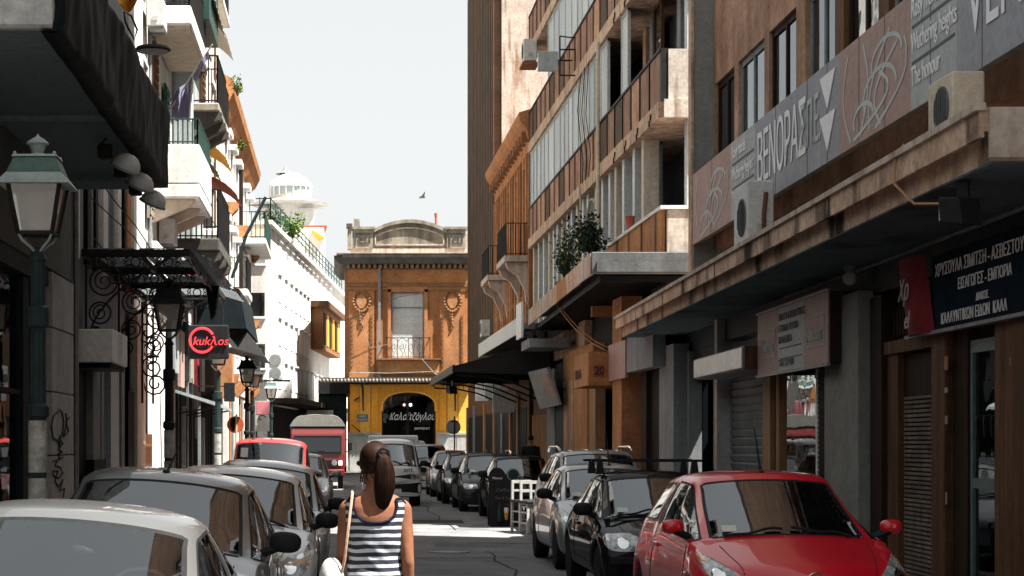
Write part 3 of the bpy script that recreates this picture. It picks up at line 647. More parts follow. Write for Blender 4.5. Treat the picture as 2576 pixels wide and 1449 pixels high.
gp('lintel','orange_wall',1500,1424,3.1,4.2,-.08,.2); gp('post','dark_teal',1420,1398,.13,4.0,0,.2); gp('post','plaster_grey',1396,1376,.13,3.9,-.02,.2)
gp('wall','wood_brown',1376,1338,.13,4.6,.05,.25)
for k in range(7): gp('slat','wood_tan' if k % 2 else 'orange_wall',1374-k*5.2,1371-k*5.2,.13,2.6,-.02,.04)
gp('upper_wall','terracotta',1452,1330,4.2,5.0,.2,.4); gp('upper_wall','shop_dark',1566,1452,3.9,5.0,.2,.4)
gp('post','terracotta',1470,1455,4.0,5.05,0,.2)
# fascia canopy of the block
def mx_(y): return 4.97+(y-36)*.0268
def mslab(y0, y1, o0, x1, z0, z1): return MB().hexa([(mx_(y0)+o0,y0,z0),(x1,y0,z0),(x1,y1,z0),(mx_(y1)+o0,y1,z0),(mx_(y0)+o0,y0,z1),(x1,y0,z1),(x1,y1,z1),(mx_(y1)+o0,y1,z1)])
mq = mslab(36.02, 51.9, .06, 7.6, 5.28, 5.44).build('canopy', M['steel_dull'], mbk)
mm_ = ['concrete_pale','slab_beige','orange_wall','slab_beige','concrete_pale','slab_beige','concrete_pale']
yy = [36.02,38.4,40.9,43.2,45.6,47.9,50.1,51.9]
for i in range(7): mslab(yy[i]+.012, yy[i+1]-.012, 0, mx_(yy[i])+.055, 5.03, 5.46).build('fascia_panel', M[mm_[i]], mq)
MB().box(4.98, 7.3, 35.94, 36.015, 5.04, 5.47).build('fascia_panel', M['fascia_grey'], mq, bevel=.015)
MB().box(5.08, 7.2, 35.9, 35.938, 5.08, 5.28).build('fascia_panel', M['fascia_grey'], mq)
MB().box(7.3, 7.9, 35.9, 36.0, 4.9, 5.5).build('fascia_end', M['offwhite_dirty'], mq)
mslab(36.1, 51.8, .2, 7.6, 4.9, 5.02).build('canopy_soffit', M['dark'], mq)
MB().box(5.9, 7.6, 42.4, 42.7, 4.65, 4.89).build('beam', M['orange_wall'], mq)
# lower, further slab
m2 = MB().box(5.3, 7.0, 52.0, 68.5, 4.95, 5.12).build('canopy', M['plaster_grey'], mbk)
MB().box(5.26, 5.3, 52.0, 68.5, 4.9, 5.38).build('canopy_fascia', M['glazing_pale_b'], m2)
MB().box(5.2, 5.26, 51.93, 53.4, 4.7, 5.72).build('fascia_panel', M['white_clean'], m2)
MB().box(5.3, 6.4, 50.6, 52.9, 4.35, 4.6).build('beam', M['plaster_grey'], m2)

# number 20 box
bx = thing('entrance_box', 'orange box over a doorway with the house number 20', 'sign', (6,42.2,3))
MB().box(5.62, 6.62, 41.1, 43.5, 3.0, 3.76).build('box', M['orange_wall'], bx, bevel=.01)
MB().box(5.74, 5.98, 41.085, 41.098, 3.2, 3.46).build('number_plate', M['pot'], bx)
text('20', .26, M['ink_black'], bx, (5.76,41.083,3.25), (1,0,0), (0,0,1), stretch=.85)
text('ΒΙΒΛΙΑ', .3, M['ink_black'], bx, (5.615,43.35,3.2), (0,-1,0), (0,0,1), stretch=1.2)
# tan cables from the canopy to the box
cb = thing('cable', 'pale cables hanging from the canopy down to the orange box', 'cable', (5.6,42,3.8))
for k in range(2):
    MB().tube([Vector((5.3+.05*k,44.4,5.05)).lerp(Vector((6.1+.2*k,41.3,3.78)), f)-Vector((0,0,.18*math.sin(math.pi*f))) for f in [i/8 for i in range(9)]], .014, 4).build('strand', M['cable_tan'], cb)
# silver tilted sign board further on
tb = thing('tilted_sign_board', 'silvery blank sign board leaning out from the wall beyond the orange box', 'sign', (6.1,50.5,3))
MB().hexa([(6.05,50,2.75),(6.12,50,2.75),(6.12,54.8,2.7),(6.05,54.8,2.7),(5.7,49.9,3.75),(5.78,49.9,3.78),(5.78,54.9,3.85),(5.7,54.9,3.82)]).build('board', M['steel_dull'], tb)
MB().hexa([(6.0,50.2,2.9),(6.03,50.2,2.9),(6.03,51.9,2.9),(6.0,51.9,2.9),(5.71,50.1,3.6),(5.74,50.1,3.6),(5.74,51.8,3.6),(5.71,51.8,3.6)]).build('print_panel', M['sign_brown'], tb)
MB().bar((6.1,50.6,3.2),(6.42,50.6,3.2),.05).build('bracket', M['iron'], tb); MB().bar((6.1,54,3.2),(6.42,54,3.2),.05).build('bracket', M['iron'], tb)
# square blank sign boxes and frames on the facade
qb = thing('projecting_sign', 'square grey sign box sticking out high on the balcony block', 'sign', (6.0,48,12))
d = 50.0
p = W(1352,180,d); q = W(1403,130,d)
MB().box(p.x, q.x, d-.06, d+.06, p.z, q.z).build('face', M['glazing_pale'], qb, bevel=.02)
MB().bar((q.x,d,p.z+.3),(XB,d,p.z+.3),.04).build('arm', M['iron'], qb)
fr = thing('sign_bracket', 'empty black iron sign frame beside the square sign box', 'bracket', (6.2,48,12))
p = W(1408,190,47.5); q = W(1446,125,47.5); p.x = min(p.x,6.3)
MB().bar((p.x,47.5,p.z),(q.x,47.5,p.z),.035).bar((p.x,47.5,q.z),(q.x,47.5,q.z),.035).bar((p.x,47.5,p.z),(p.x,47.5,q.z+.35),.035).bar((q.x,47.5,p.z+.35),(q.x,47.5,q.z),.035).bar((p.x,47.5,q.z+.35),(q.x,47.5,q.z+.3),.03).build('frame', M['iron'], fr)
a3 = ac_unit('small pale air conditioner high at the far corner of the balcony block', (5.95,58.6,13.9), .8, .42, .75)
MB().box(5.9, 6.42, 58.5, 59.5, 13.82, 13.9).build('shelf', M['pot'], a3)
# drain pipe and cables down the block
dp = thing('drain_pipe', 'pale pipe and loose cables running down the balcony block', 'pipe', (XB-.1,44,5.7))
MB().tube([(XB-.12,44.2,5.75),(XB-.12,44.2,9.0),(XB-.12,44.2,11.4)], .05, 7).build('pipe', M['cream'], dp)
MB().tube([(XB-.12,44.2,7.4)]+[(XB-.15-.02*math.sin(i),44.3+.45*i,7.5+.25*math.sin(i*.9)-.02*i) for i in range(1,7)]+[(XB-.14,47.4,8.4)], .03, 5).build('cable', M['cable_pale'], dp)
MB().tube([(XB-.15,44.25,6.4),(XB-.16,45.2,5.95),(XB-.14,46,5.85)], .05, 6).build('cable', M['cable_pale'], dp)
for k in range(5):
    MB().tube([(XB-.1,46+.35*k,11.3),(XB-.14,46.2+.4*k,10+.1*k),(XB-.12,45.5+.35*k,8.9),(XB-.1,46+.3*k,8.4)], .012, 4).build('cable', M['cable_pale'] if k % 2 else M['cable'], dp)
# potted shrubs on the canopy
def shrub(name, label, base, h, w, mat, n, seed, group='potted plants on the canopy', leaf=.11, pot=True):
    rr = random.Random(seed); b = Vector(base)
    t = thing(name, label, 'plant', base, group)
    if pot: MB().lathe([(.17,0),(.25,.36),(.27,.36),(.27,.42),(.22,.42),(.2,.36)], b, 12).build('pot', M['pot'], t, smooth=True)
    z0 = .38 if pot else 0
    st_ = MB(); lf = MB(); tips = []
    for k in range(9):
        a = rr.uniform(0,6.28); e = Vector((math.cos(a)*w*rr.uniform(.3,.9), math.sin(a)*w*rr.uniform(.3,.9), h*rr.uniform(.45,1)))
        pts = [b+Vector((0,0,z0)), b+Vector((e.x*.35,e.y*.35,z0+e.z*.5)), b+Vector((e.x,e.y,z0+e.z))]
        st_.tube(pts, [.022,.014,.006], 5); tips += [(pts[1],.6),(pts[2],1),(pts[1].lerp(pts[2],.5),.9)]
    st_.build('stem', M['bark'], t)
    for k in range(n):
        c, r_ = rr.choice(tips); q = c+Vector((rr.gauss(0,.16),rr.gauss(0,.16),rr.gauss(0,.17)))*r_*w*1.5
        u = Vector((rr.gauss(0,1),rr.gauss(0,1),rr.gauss(0,.8))).normalized(); v = u.cross(Vector((rr.gauss(0,1),rr.gauss(0,1),rr.gauss(0,1)))).normalized()
        l_ = leaf*rr.uniform(.6,1.3)
        lf.add([q, q+u*l_*.5+v*l_*.28, q+u*l_, q+u*l_*.5-v*l_*.28], [(0,1,2,3)])
    stuff(lf.build('foliage', M[mat], t)); return t
shrub('potted_shrub', 'dense dark potted shrub on the canopy, nearer of two', (5.85,42.2,5.45), 1.0, .48, 'leaf_dark', 900, 3, leaf=.12)
shrub('potted_tree', 'airy green potted plant on the canopy, further of two', (5.85,47.2,5.45), 1.35, .5, 'leaf_mid', 800, 4, leaf=.1)
fp_ = thing('flower_pot', 'small red plastic flower pot on the orange parapet', 'pot', (6.45,40.2,6.42)); MB().lathe([(.09,0),(.14,.26),(.15,.26),(.12,.24)], (6.45,40.2,6.425), 10).build('pot', M['tile_red'], fp_)
# dark tiled awning with iron brackets further down
aw = thing('iron_awning', 'black iron-framed awning over a far shop, before the yellow building', 'awning', (5.6,62,3.8))
z_, ya, yb = 4.05, 55.5, 69
xa = (1105-VX)/F*60.5
MB().hexa([(xa+.2,ya,z_-.05),(6.4,ya,4.75),(6.4,yb,4.75),(xa+.2,yb,z_-.05),(xa+.2,ya,z_),(6.4,ya,4.82),(6.4,yb,4.82),(xa+.2,yb,z_)]).build('roof_sheet', M['iron'], aw)
MB().box(xa+.12, xa+.2, ya, yb, z_-.22, z_+.02).build('edge_beam', M['iron'], aw)
for y in (ya-.03,ya+4.5,ya+9): MB().prism([(xa+.2,y,z_-.2),(6.38,y,3.75),(6.38,y,4.74),(xa+.2,y,z_-.06)], (0,.03,0)).build('gable_panel', M['iron'], aw)
for y in (ya+.1,58.5,61.5,64.5,yb-.2):
    MB().tube([(xa+.2,y,z_-.12),(xa+.3,y,3.75),(xa+1.1,y,3.72),(xa+1.9,y,3.55),(6.35,y,3.1)], .03, 5).build('bracket', M['iron'], aw)
    for k in range(6): MB().tube([(xa+.6+k*.38,y,3.75-.02*k),(xa+.6+k*.38,y,4.2+.09*k)], .012, 4).build('bracket_bar', M['iron'], aw)
spk = floodlight('black floodlight hanging from the iron awning', (xa+.42,60.4,3.75), .3, 1.3)
floodlight('black floodlight under the pale slab of the balcony block', (5.6,50.2,4.9), -.4, 1.0); floodlight('round black spotlight beside another under the pale slab', (5.55,51.9,4.9), .8, 1.0)

# small shop fronts between the awning and the crossing
so = thing('shop_row', 'low shops with small pale signs at the far right corner', 'building', (7,75,0))
MB().box(XB, 11, YF+.05, 90, .1, 4.9).build('wall', M['wood_brown'], so)
for i, (y0, y1, mt) in enumerate(((62,64.2,'dark'),(64.8,67,'shop_dark'),(67.8,70.4,'dark'),(71,74,'dark_teal'),(75,79,'dark'),(80,85,'shop_dark'),(86,89.5,'dark'))):
    MB().box(XB-.02, XB-.002, y0, y1, .14, 2.9).build('shop_opening', M[mt], so)
    MB().box(XB-.1, XB-.001, y1+.02, y1+.5, .14, 3.4).build('post', M[('wood_tan','orange_wall','plaster_grey')[i%3]], so)
for i, (px, py, w, h, d) in enumerate(((1270,1010,.9,.8,66),(1245,985,.8,.6,72),(1225,965,1.0,1.5,78),(1262,955,.7,.5,70))):
    p = W(px,py,d); 
    s = thing('hanging_sign', ('small white sign','pale square sign','tall white sign','narrow grey sign')[i]+(' lowest','  nearest the yellow building'[1:],' above the far shops',' just under the iron awning')[i]+', on the far right shop row', 'sign', (p.x,d,p.z), 'signs on the far shop row')
    MB().box(p.x-w/2, p.x+w/2, d-.06, d+.06, p.z-h/2, p.z+h/2).build('face', M[('white_clean','glazing_pale','white_clean','glazing_pale_b')[i]], s, bevel=.02)
    MB().bar((p.x,d,p.z),(XB,d,p.z),.05).build('arm', M['iron'], s)

# ---------------------------------------------------------------- ornate ochre house
oh = thing('ornate_house', 'old ochre house with moulded cornice and two iron balconies', 'building', (8,68,0))
O0, O1 = 61.3, 75
MB().box(XB+.15, 11.5, O0, O1, 4.9, 12.5).build('wall', M['ochre'], oh)
cz = 15.6
prof = [(0,11.5),(-.12,11.55),(-.12,11.85),(-.2,12.0),(-.24,12.2),(-.42,12.4),(-.5,12.6),(-.5,12.75),(0,12.9)]
MB().prism([(XB+.15+x,O0-.15,z) for x,z in prof], (0,O1-O0+.3,0)).build('cornice', M['ochre'], oh)
for i in range(14): MB().box(XB-.22, XB+.03, O0+.3+i*.98, O0+.62+i*.98, 11.87, 12.18).build('modillion', M['ochre_dark'], oh)
for i in range(15): MB().box(XB, XB+.15, O0+.05+i*.97, O0+.38+i*.97, 5.1, 11.5).build('pilaster', M['ochre'] if i % 3 else M['ochre_dark'], oh)
for i in range(5):
    y = O0+1.2+i*2.9
    f = MB().box(XB+.02, XB+.15, y-.1, y, 8.8, 11.2).box(XB+.02, XB+.15, y+1, y+1.1, 8.8, 11.2).box(XB+.02, XB+.15, y, y+1, 11.1, 11.3).build('window', M['ochre_dark'], oh)
    MB().box(XB+.1, XB+.146, y, y+1, 8.8, 11.1).build('pane', M['window_glass'], f)
def scroll(c, r, a0=0, turns=1.3, plane='xz', sgn=1, n=14):
    c = Vector(c); out = []
    for i in range(n+1):
        f = i/n; a = a0+sgn*turns*2*math.pi*f; rr = r*(1-.78*f)
        u, v = rr*math.cos(a), rr*math.sin(a)
        out.append(c+(Vector((u,0,v)) if plane == 'xz' else Vector((0,u,v))))
    return out
def railing_x(mb, x0, x1, y, z0, z1, n, r=.012):
    mb.bar((x0,y,z1),(x1,y,z1),.05,.03).bar((x0,y,z0+.06),(x1,y,z0+.06),.03)
    for i in range(n+1):
        x = x0+(x1-x0)*i/n; mb.bar((x,y,z0),(x,y,z1),r*2)
def railing_y(mb, x, y0, y1, z0, z1, n, r=.012):
    mb.bar((x,y0,z1),(x,y1,z1),.05,.03).bar((x,y0,z0+.06),(x,y1,z0+.06),.03)
    for i in range(n+1):
        y = y0+(y1-y0)*i/n; mb.bar((x,y,z0),(x,y,z1),r*2)
for k, (y0, y1) in enumerate(((62.0,65.2),(69.2,72.4))):
    b = MB().box(XB-.75, XB+.1, y0, y1, 7.85, 8.05).build('balcony', M['concrete_pale'], oh)
    rl = MB(); railing_x(rl, XB-.7, XB+.1, y0+.04, 8.05, 9.15, 5, .016); railing_y(rl, XB-.7, y0+.04, y1-.04, 8.05, 9.15, 16, .018)
    rl.build('railing', M['iron'], b)
    for y in (y0+.2, y1-.5):
        MB().prism([(XB+.1,y,7.83),(XB-.7,y,7.83),(XB-.62,y,7.6),(XB-.3,y,7.4),(XB-.05,y,6.9),(XB,y,6.5),(XB+.1,y,6.3)], (0,.3,0)).build('console', M['concrete_pale'], b)
MB().box(XB+.02, XB+.14, O0, O1, 6.6, 6.8).build('string_course', M['ochre_dark'], oh)

# ---------------------------------------------------------------- tall ribbed block
rb = thing('ribbed_tower', 'tall block with dark brown ribbed street face and a white side wall', 'building', (9,82,0))
R0, R1 = 75.2, 90.0
MB().box(XB+.3, 12.5, R0, R1, 0, 24).build('core', M['ribbed_gap'], rb)
MB().box(XB+.32, 12.5, R0-.12, R0-.002, 11, 24).build('side_wall', M['white_stained'], rb)
for i in range(34):
    y = R0+.02+i*(R1-R0)/34
    MB().box(XB-.02-.02*(i%2), XB+.3, y, y+.27, 4.9, 24).build('rib', M['ribbed'], rb)
a4 = ac_unit('small white air conditioner low on the ribbed tower', (6.0,76.6,6.1), .8, .4, .75)

# ---------------------------------------------------------------- building at the end of the street
Y = 96.0; S = F/Y
def ex(px): return (px-VX)/S
def ez(py): return CH+(VY-py)/S
eb = thing('corner_building', 'ornate ochre building with a yellow arched shop front, closing the street', 'building', (ex(1025),Y,0))
BW, BX0, BX1 = 1192, ex(876), ex(1192)
def eb_box(name, mat, px0, px1, py0, py1, y0, y1, parent=eb, bevel=0):
    return MB().box(ex(px0), ex(px1), Y+y0, Y+y1, ez(py1), ez(py0)).build(name, M[mat], parent, bevel=bevel)
# upper wall with window opening
m = MB()
for a, b, c, d_ in ((876,983,667,960),(1067,1192,667,960),(983,1067,667,735),(983,1067,900,960)): m.box(ex(a), ex(b), Y, Y+.5, ez(d_), ez(c))
m.build('upper_wall', M['ochre'], eb)
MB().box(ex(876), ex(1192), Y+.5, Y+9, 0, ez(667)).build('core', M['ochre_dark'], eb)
# left side wall seen obliquely
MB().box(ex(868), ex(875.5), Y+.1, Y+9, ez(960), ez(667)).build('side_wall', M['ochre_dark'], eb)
# entablature, cornice
eb_box('frieze','ochre',874,1192,678,712,-.06,-.002); eb_box('architrave','ochre_dark',873,1192,713,722,-.13,-.002); eb_box('architrave','ochre',873,1192,722.5,729,-.07,-.002)
cp = [(0,ez(678)),(-.12,ez(677)),(-.16,ez(668)),(-.42,ez(665)),(-.55,ez(658)),(-.7,ez(650)),(-.72,ez(643)),(0,ez(641))]
MB().prism([(ex(862)-.02,Y+y,z) for y,z in cp], (ex(1192)-ex(862),0,0)).build('cornice', M['stone_dark'], eb)
MB().prism([(ex(876)+ (y if y else 0)*1.05,Y-.02,z) for y,z in cp], (0,9,0)).build('cornice_return', M['stone_dark'], eb)
MB().box(ex(846), ex(1192), Y-.71, Y+2, ez(640.8), ez(639)).build('cornice_top', M['concrete_pale'], eb)
for i in range(24):
    x = ex(872+i*13.4); MB().box(x, x+.14, Y-.4, Y-.12, ez(676), ez(667)).build('modillion', M['ochre_dark'], eb)
# attic with arched pediment
eb_box('attic_base','concrete_pale',880,1190,626,639,-.2,.6); 
for a, b in ((886,938),(1123,1170)):
    eb_box('attic_pier','stone_grey',a,b,578,626,-.25,.5); eb_box('pier_cap','stone_grey',a-6,b+6,572,578,-.35,.6)
    key = [(a+8,618),(a+8,590),(b-8,590),(b-8,612),(a+17,612),(a+17,598),(b-17,598),(b-17,606)]
    kb = MB()
    for (u0,v0),(u1,v1) in zip(key, key[1:]): kb.bar((ex(u0),Y-.265,ez(v0)),(ex(u1),Y-.265,ez(v1)),.05,.05)
    kb.build('greek_key', M['stone_dark'], eb)
def archpts(x0, x1, y_side, y_mid, n=14): return [(x0+(x1-x0)*i/n, y_side+(y_mid-y_side)*(1-(2*i/n-1)**2)) for i in range(n+1)]
out = [(938,626)]+archpts(938,1123,578,555)+[(1123,626)]
MB().prism([(ex(a),Y-.15,ez(b)) for a,b in out], (0,.6,0)).build('pediment', M['stone_grey'], eb)
ar = MB(); o1 = archpts(936,1125,579,553.5); o2 = archpts(940,1121,586,562)
for i in range(14): ar.prism([(ex(o1[i][0]),Y-.32,ez(o1[i][1])),(ex(o1[i+1][0]),Y-.32,ez(o1[i+1][1])),(ex(o2[i+1][0]),Y-.32,ez(o2[i+1][1])),(ex(o2[i][0]),Y-.32,ez(o2[i][1]))], (0,.169,0))
ar.build('pediment_arch', M['stone_grey'], eb)
pin = [(944,617)]+archpts(944,1115,595,574)+[(1115,617)]
MB().prism([(ex(a),Y-.165,ez(b)) for a,b in pin], (0,.013,0)).build('pediment_panel', M['stone_grey'], eb)
fr_ = MB(); q = pin+[pin[0]]
for (u0,v0),(u1,v1) in zip(q, q[1:]): fr_.bar((ex(u0),Y-.2,ez(v0)),(ex(u1),Y-.2,ez(v1)),.07,.07)
fr_.build('panel_moulding', M['concrete_pale'], eb)
eb_box('chimney','stone_grey',890,905,549,573,.3,.7); eb_box('corner_cap','stone_dark',871,886,565,574,-.5,.3); eb_box('corner_cap','stone_grey',874,884,574,628,-.3,.3)
eb_box('scroll_end','concrete_pale',1170,1192,590,626,-.2,.3)
vp_ = MB().tube([(ex(1097),Y+.4,ez(575)),(ex(1097),Y+.4,ez(541))], .06, 7).lathe([(.09,0),(.09,.12),(.02,.14)], (ex(1097),Y+.4,ez(540)), 8).build('vent_pipe', M['neon_red'] if False else M['tile_red'], eb)
# pilasters with cartouches
for a, b, c in ((878,941,909),(1106,1168,1137)):
    eb_box('pilaster','ochre',a,b,733,952,-.16,-.002); eb_box('pilaster_cap','ochre_dark',a-3,b+3,729.5,733,-.2,-.002)
    for off in (4,-9):
        x0 = a+off if off > 0 else b+off
        for k in range(12): eb_box('garland_bead','ochre_dark',x0,x0+5,794+k*11,801+k*11,-.22,-.162)
    ct = MB()
    for k in range(20):
        t = 2*math.pi*k/20; hx = 16*math.sin(t)**3*1.25; hy = -(13*math.cos(t)-5*math.cos(2*t)-2*math.cos(3*t)-math.cos(4*t))*1.35
        hx = 21*math.sin(t); hy = -26*math.cos(t)*(1 if math.cos(t) > 0 else .95)
        ct.ball((ex(c+hx*(1-.18*(hy>0)*hy/26)),Y-.2,ez(760+hy)), .085, .08, .085, 6, 4)
    ct.build('cartouche_wreath', M['ochre_dark'], eb)
    MB().prism([(ex(c+13*math.sin(t)*(1-.25*max(0,-math.cos(t)))),Y-.24,ez(760-17*math.cos(t))) for t in [2*math.pi*k/16 for k in range(16)]], (0,.078,0)).build('cartouche', M['orange_wall'], eb)
    for k in range(6): MB().ball((ex(c+R.uniform(-3,3)),Y-.19,ez(792+k*7)), .11*(1.25-.15*k), .07, .11, 6, 4).build('garland', M['ochre_dark'], eb)
eb_box('drain_pipe','plaster_grey',951,957,668,950,-.2,-.1)
# window, blind and balcony
wf = MB()
for a, b, c, d_ in ((975,983,728,905),(1067,1075,728,905),(975,1075,722,735)): wf.box(ex(a), ex(b), Y-.12, Y-.001, ez(d_), ez(c))
wf.build('window_surround', M['ochre'], eb)
wi = MB()
for a, b, c, d_ in ((983,987,735,902),(1063,1067,735,902),(987,1063,735,738),(987,1063,772,775)): wi.box(ex(a), ex(b), Y+.12, Y+.2, ez(d_), ez(c))
wi = wi.build('window', M['steel_dull'], eb)
eb_box('blind','blind_white',987,1063,738,772,.17,.18,wi); eb_box('blind','blind_white',987,1063,775,902,.17,.18,wi)
ba = eb_box('balcony','ochre_dark',946,1108,902,906,-.62,-.002); eb_box('balcony_base','ochre',950,1104,906.5,940,-.4,-.003)
rl = MB(); railing_x(rl, ex(972), ex(1080), Y-.58, ez(902), ez(851), 4, .015); rl.bar((ex(972),Y-.58,ez(851)),(ex(972),Y,ez(851)),.04).bar((ex(1080),Y-.58,ez(851)),(ex(1080),Y,ez(851)),.04)
for k in range(5):
    x = ex(979+k*21.5); c = ex(989+k*21.5)
    if k < 4:
        rl.tube(scroll((c-.05,Y-.58,ez(874)), .16, 1.6, 1.2, sgn=-1), .014, 4); rl.tube([(c+.1*math.sin(t)*2.0,Y-.58,ez(862)+.2*math.cos(t)) for t in [-1.5+i*.3 for i in range(11)]], .012, 4)
        rl.tube([(c-.12,Y-.58,ez(880)),(c+.05,Y-.58,ez(890)),(c-.05,Y-.58,ez(900))], .013, 4); rl.tube([(c+.2,Y-.58,ez(866)),(c+.12,Y-.58,ez(885)),(c+.22,Y-.58,ez(900))], .012, 4)
rl.build('railing', M['iron'], ba)
# yellow ground floor with the arch
ya_ = [(960+136*(1-math.cos(t))/2, 1034-49*math.sin(t)**.62) for t in [math.pi*i/24 for i in range(25)]]
Lp = [(880,967),(880,1190),(960,1190)]+ya_[:13]+[(ya_[12][0],967)]
Rp = [(ya_[12][0],967)]+ya_[12:]+[(1096,1190),(1192,1190),(1192,967)]
for q in (Lp, Rp): MB().prism([(ex(a),Y-.1,ez(b)) for a,b in q], (0,.5,0)).build('arcade_wall', M['yellow'], eb)
for a, b in ((884,902),(905,931),(934,950),(1106,1122),(1125,1150),(1153,1180)): eb_box('pilaster','yellow_pale' if b-a > 20 else 'yellow',a,b,970,1088,-.16,-.101)
am = MB()
for (u0,v0),(u1,v1) in zip(ya_, ya_[1:]): am.bar((ex(u0),Y-.12,ez(v0)),(ex(u1),Y-.12,ez(v1)),.12,.1)
am.build('arch_moulding', M['yellow_pale'], eb)
for a, b in ((876,958),(1098,1194)):
    eb_box('plinth','marble',a,b,1094,1190,-.22,-.101); eb_box('plinth_cap','marble',a-1,b+1,1088,1093.5,-.27,-.101)
for a, b in ((1102,1145),(1148,1188),(880,915),(918,955)): eb_box('plinth_slab','marble',a,b,1101,1186,-.245,-.221)
dw = MB()
for a, b, c, d_ in ((960,1096,992,996),(1023,1028,996,1190),(960,964,1020,1190),(1092,1096,1020,1190)): dw.box(ex(a), ex(b), Y+.25, Y+.32, ez(d_), ez(c))
dw = dw.build('shop_window', M['iron'], eb)
MB().prism([(ex(a),Y+.28,ez(b)) for a,b in [(960,1190)]+ya_+[(1096,1190)]], (0,.01,0)).build('pane', M['shop_glass'], dw)
MB().box(ex(950), ex(1110), Y+.47, Y+.499, 0, ez(980)).build('shop_interior', M['dark'], eb)
MB().prism([(ex(962),Y+.4,ez(1068)),(ex(984),Y+.4,ez(1068)),(ex(978),Y+.4,ez(1022)),(ex(962),Y+.4,ez(1016))], (0,.03,0)).build('display_panel', M['plaster_olive'], dw)
text('Καλαϊτζόγλου', .52, M['sign_white'], dw, (ex(978),Y+.26,ez(1056)), (1,0,0), (0,0,1), shear=.45, stretch=.68, extr=.01)
text('γουναρικά', .2, M['sign_white'], dw, (ex(1042),Y+.26,ez(1080)), (1,0,0), (0,0,1), shear=.3, stretch=.8)
for px, mt in ((1017,'lamp_lit_red'),(1033,'lamp_lit_white')): MB().ball((ex(px),Y+.36,ez(1018)), .09).build('shop_lamp', M[mt], dw)
# glass awning with brackets
ac = MB().box(ex(803), ex(1192), Y-1.0, Y-.11, ez(957), ez(953)).build('glass_awning', M['iron_green_pale'], eb)
MB().box(ex(803), ex(1192), Y-1.06, Y-1.002, ez(963.5), ez(951)).build('awning_gutter', M['stone_dark'], ac)
for k in range(44):
    x = ex(806+k*8.8); MB().ball((x,Y-1.08,ez(958)), .06, .03, .08, 6, 4).build('awning_leaf', M['concrete_pale'], ac)
for px in (912,1143):
    MB().tube([(ex(px-4),Y-.98,ez(963)),(ex(px),Y-.6,ez(980)),(ex(px)+.02,Y-.16,ez(1034))], [.05,.06,.03], 6).build('awning_bracket', M['iron'], ac)
for px in (905,): MB().bar((ex(884),Y-.14,ez(1068)),(ex(906),Y-.14,ez(1086)),.05).bar((ex(890),Y-.3,ez(1008)),(ex(903),Y-.3,ez(1000)),.07).build('handrail', M['iron'], eb)
# awning turning the left corner, dark stalls below
MB().box(ex(800), ex(879), Y+.3, Y+8, ez(990), ez(955)).build('side_awning', M['iron'], eb); MB().box(ex(800), ex(872), Y+1, Y+8, .1, ez(992)).build('side_shop', M['dark_teal'], eb)
pq = thing('street_plaque', 'small green street name plaque on the yellow wall', 'sign', (ex(910),Y-.2,ez(1060)))
eb_pl = MB().box(ex(897.5), ex(925), Y-.2, Y-.165, ez(1060), ez(1042)).build('plate', M['iron_green_pale'], pq)
text('ΟΔΟΣ', .13, M['sign_white'], pq, (ex(911),Y-.202,ez(1049.5)), (1,0,0), (0,0,1), align='CENTER'); text('ΒΗΛΑΡΑ', .13, M['sign_white'], pq, (ex(911),Y-.202,ez(1058)), (1,0,0), (0,0,1), align='CENTER', spacing=1.1)
wr = thing('overhead_wires', 'thin wires strung across the upper front of the ochre building', 'wire', (ex(900),Y-.7,ez(800)))
for pts in (((900,752),(905,800),(930,878),(975,868)),((855,812),(905,795),(1000,750),(1075,738)),((1060,905),(1090,940),(1130,962)),((880,938),(980,940),(1100,935))):
    MB().tube([(ex(a),Y-.72,ez(b)) for a,b in pts], .012, 4).build('wire', M['steel_dull'] if pts[0][0] != 855 else M['cable'], wr)
# ---------------------------------------------------------------- near left building with the wrapped canopy
XL = -4.0
lb = thing('corner_shop_building', 'dim olive plastered building with a deep canopy wrapped in black cloth', 'building', (-5,20,0))
MB().box(-9, XL, -30, 27.45, 4.15, 7.3).build('wall', M['plaster_olive'], lb)
MB().box(-9, XL-.01, 27.2, 27.5, 0, 8.6).build('end_wall', M['plaster_olive'], lb)
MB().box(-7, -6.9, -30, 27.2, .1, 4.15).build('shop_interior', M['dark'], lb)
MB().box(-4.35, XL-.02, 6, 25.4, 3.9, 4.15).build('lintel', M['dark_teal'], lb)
pm('canopy_concrete', (.62,.62,.6), (.36,.37,.37), rough=.85, ns=4, bump=.3)
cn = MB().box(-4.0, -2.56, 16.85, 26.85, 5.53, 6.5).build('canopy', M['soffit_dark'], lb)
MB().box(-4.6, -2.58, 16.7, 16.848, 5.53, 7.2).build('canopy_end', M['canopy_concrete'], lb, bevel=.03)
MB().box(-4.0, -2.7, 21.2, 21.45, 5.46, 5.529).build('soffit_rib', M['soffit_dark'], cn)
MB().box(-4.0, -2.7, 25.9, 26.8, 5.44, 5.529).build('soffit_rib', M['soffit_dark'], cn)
rr = random.Random(11)
def wr_(y, z):
    return .022*math.sin(y*1.3+z*2.6)+.012*math.sin(y*3.7-z*4+1.5*math.sin(y*.9))+.007*math.sin(y*7.9+z*3.3+math.sin(y*2.1))+.004*math.sin(y*15-z*6)
cl = MB()
prof = [(-2.72,5.5),(-2.62,5.46),(-2.52,5.47),(-2.5,5.55)]+[(-2.5,5.6+.05*i) for i in range(20)]+[(-2.52,6.6),(-2.62,6.66),(-2.9,6.68),(-3.4,6.66)]
NY = 220
cl.grid(lambda u, v: (lambda y, p: Vector((p[0]+(wr_(y,p[1]) if p[1] > 5.5 else .3*wr_(y,1)), y, p[1]+(.4*wr_(y*1.3,p[0]) if p[1] > 6.5 or p[1] < 5.5 else 0))))(16.66+10.24*u, prof[min(int(round(v*(len(prof)-1))),len(prof)-1)]), NY, len(prof)-1)
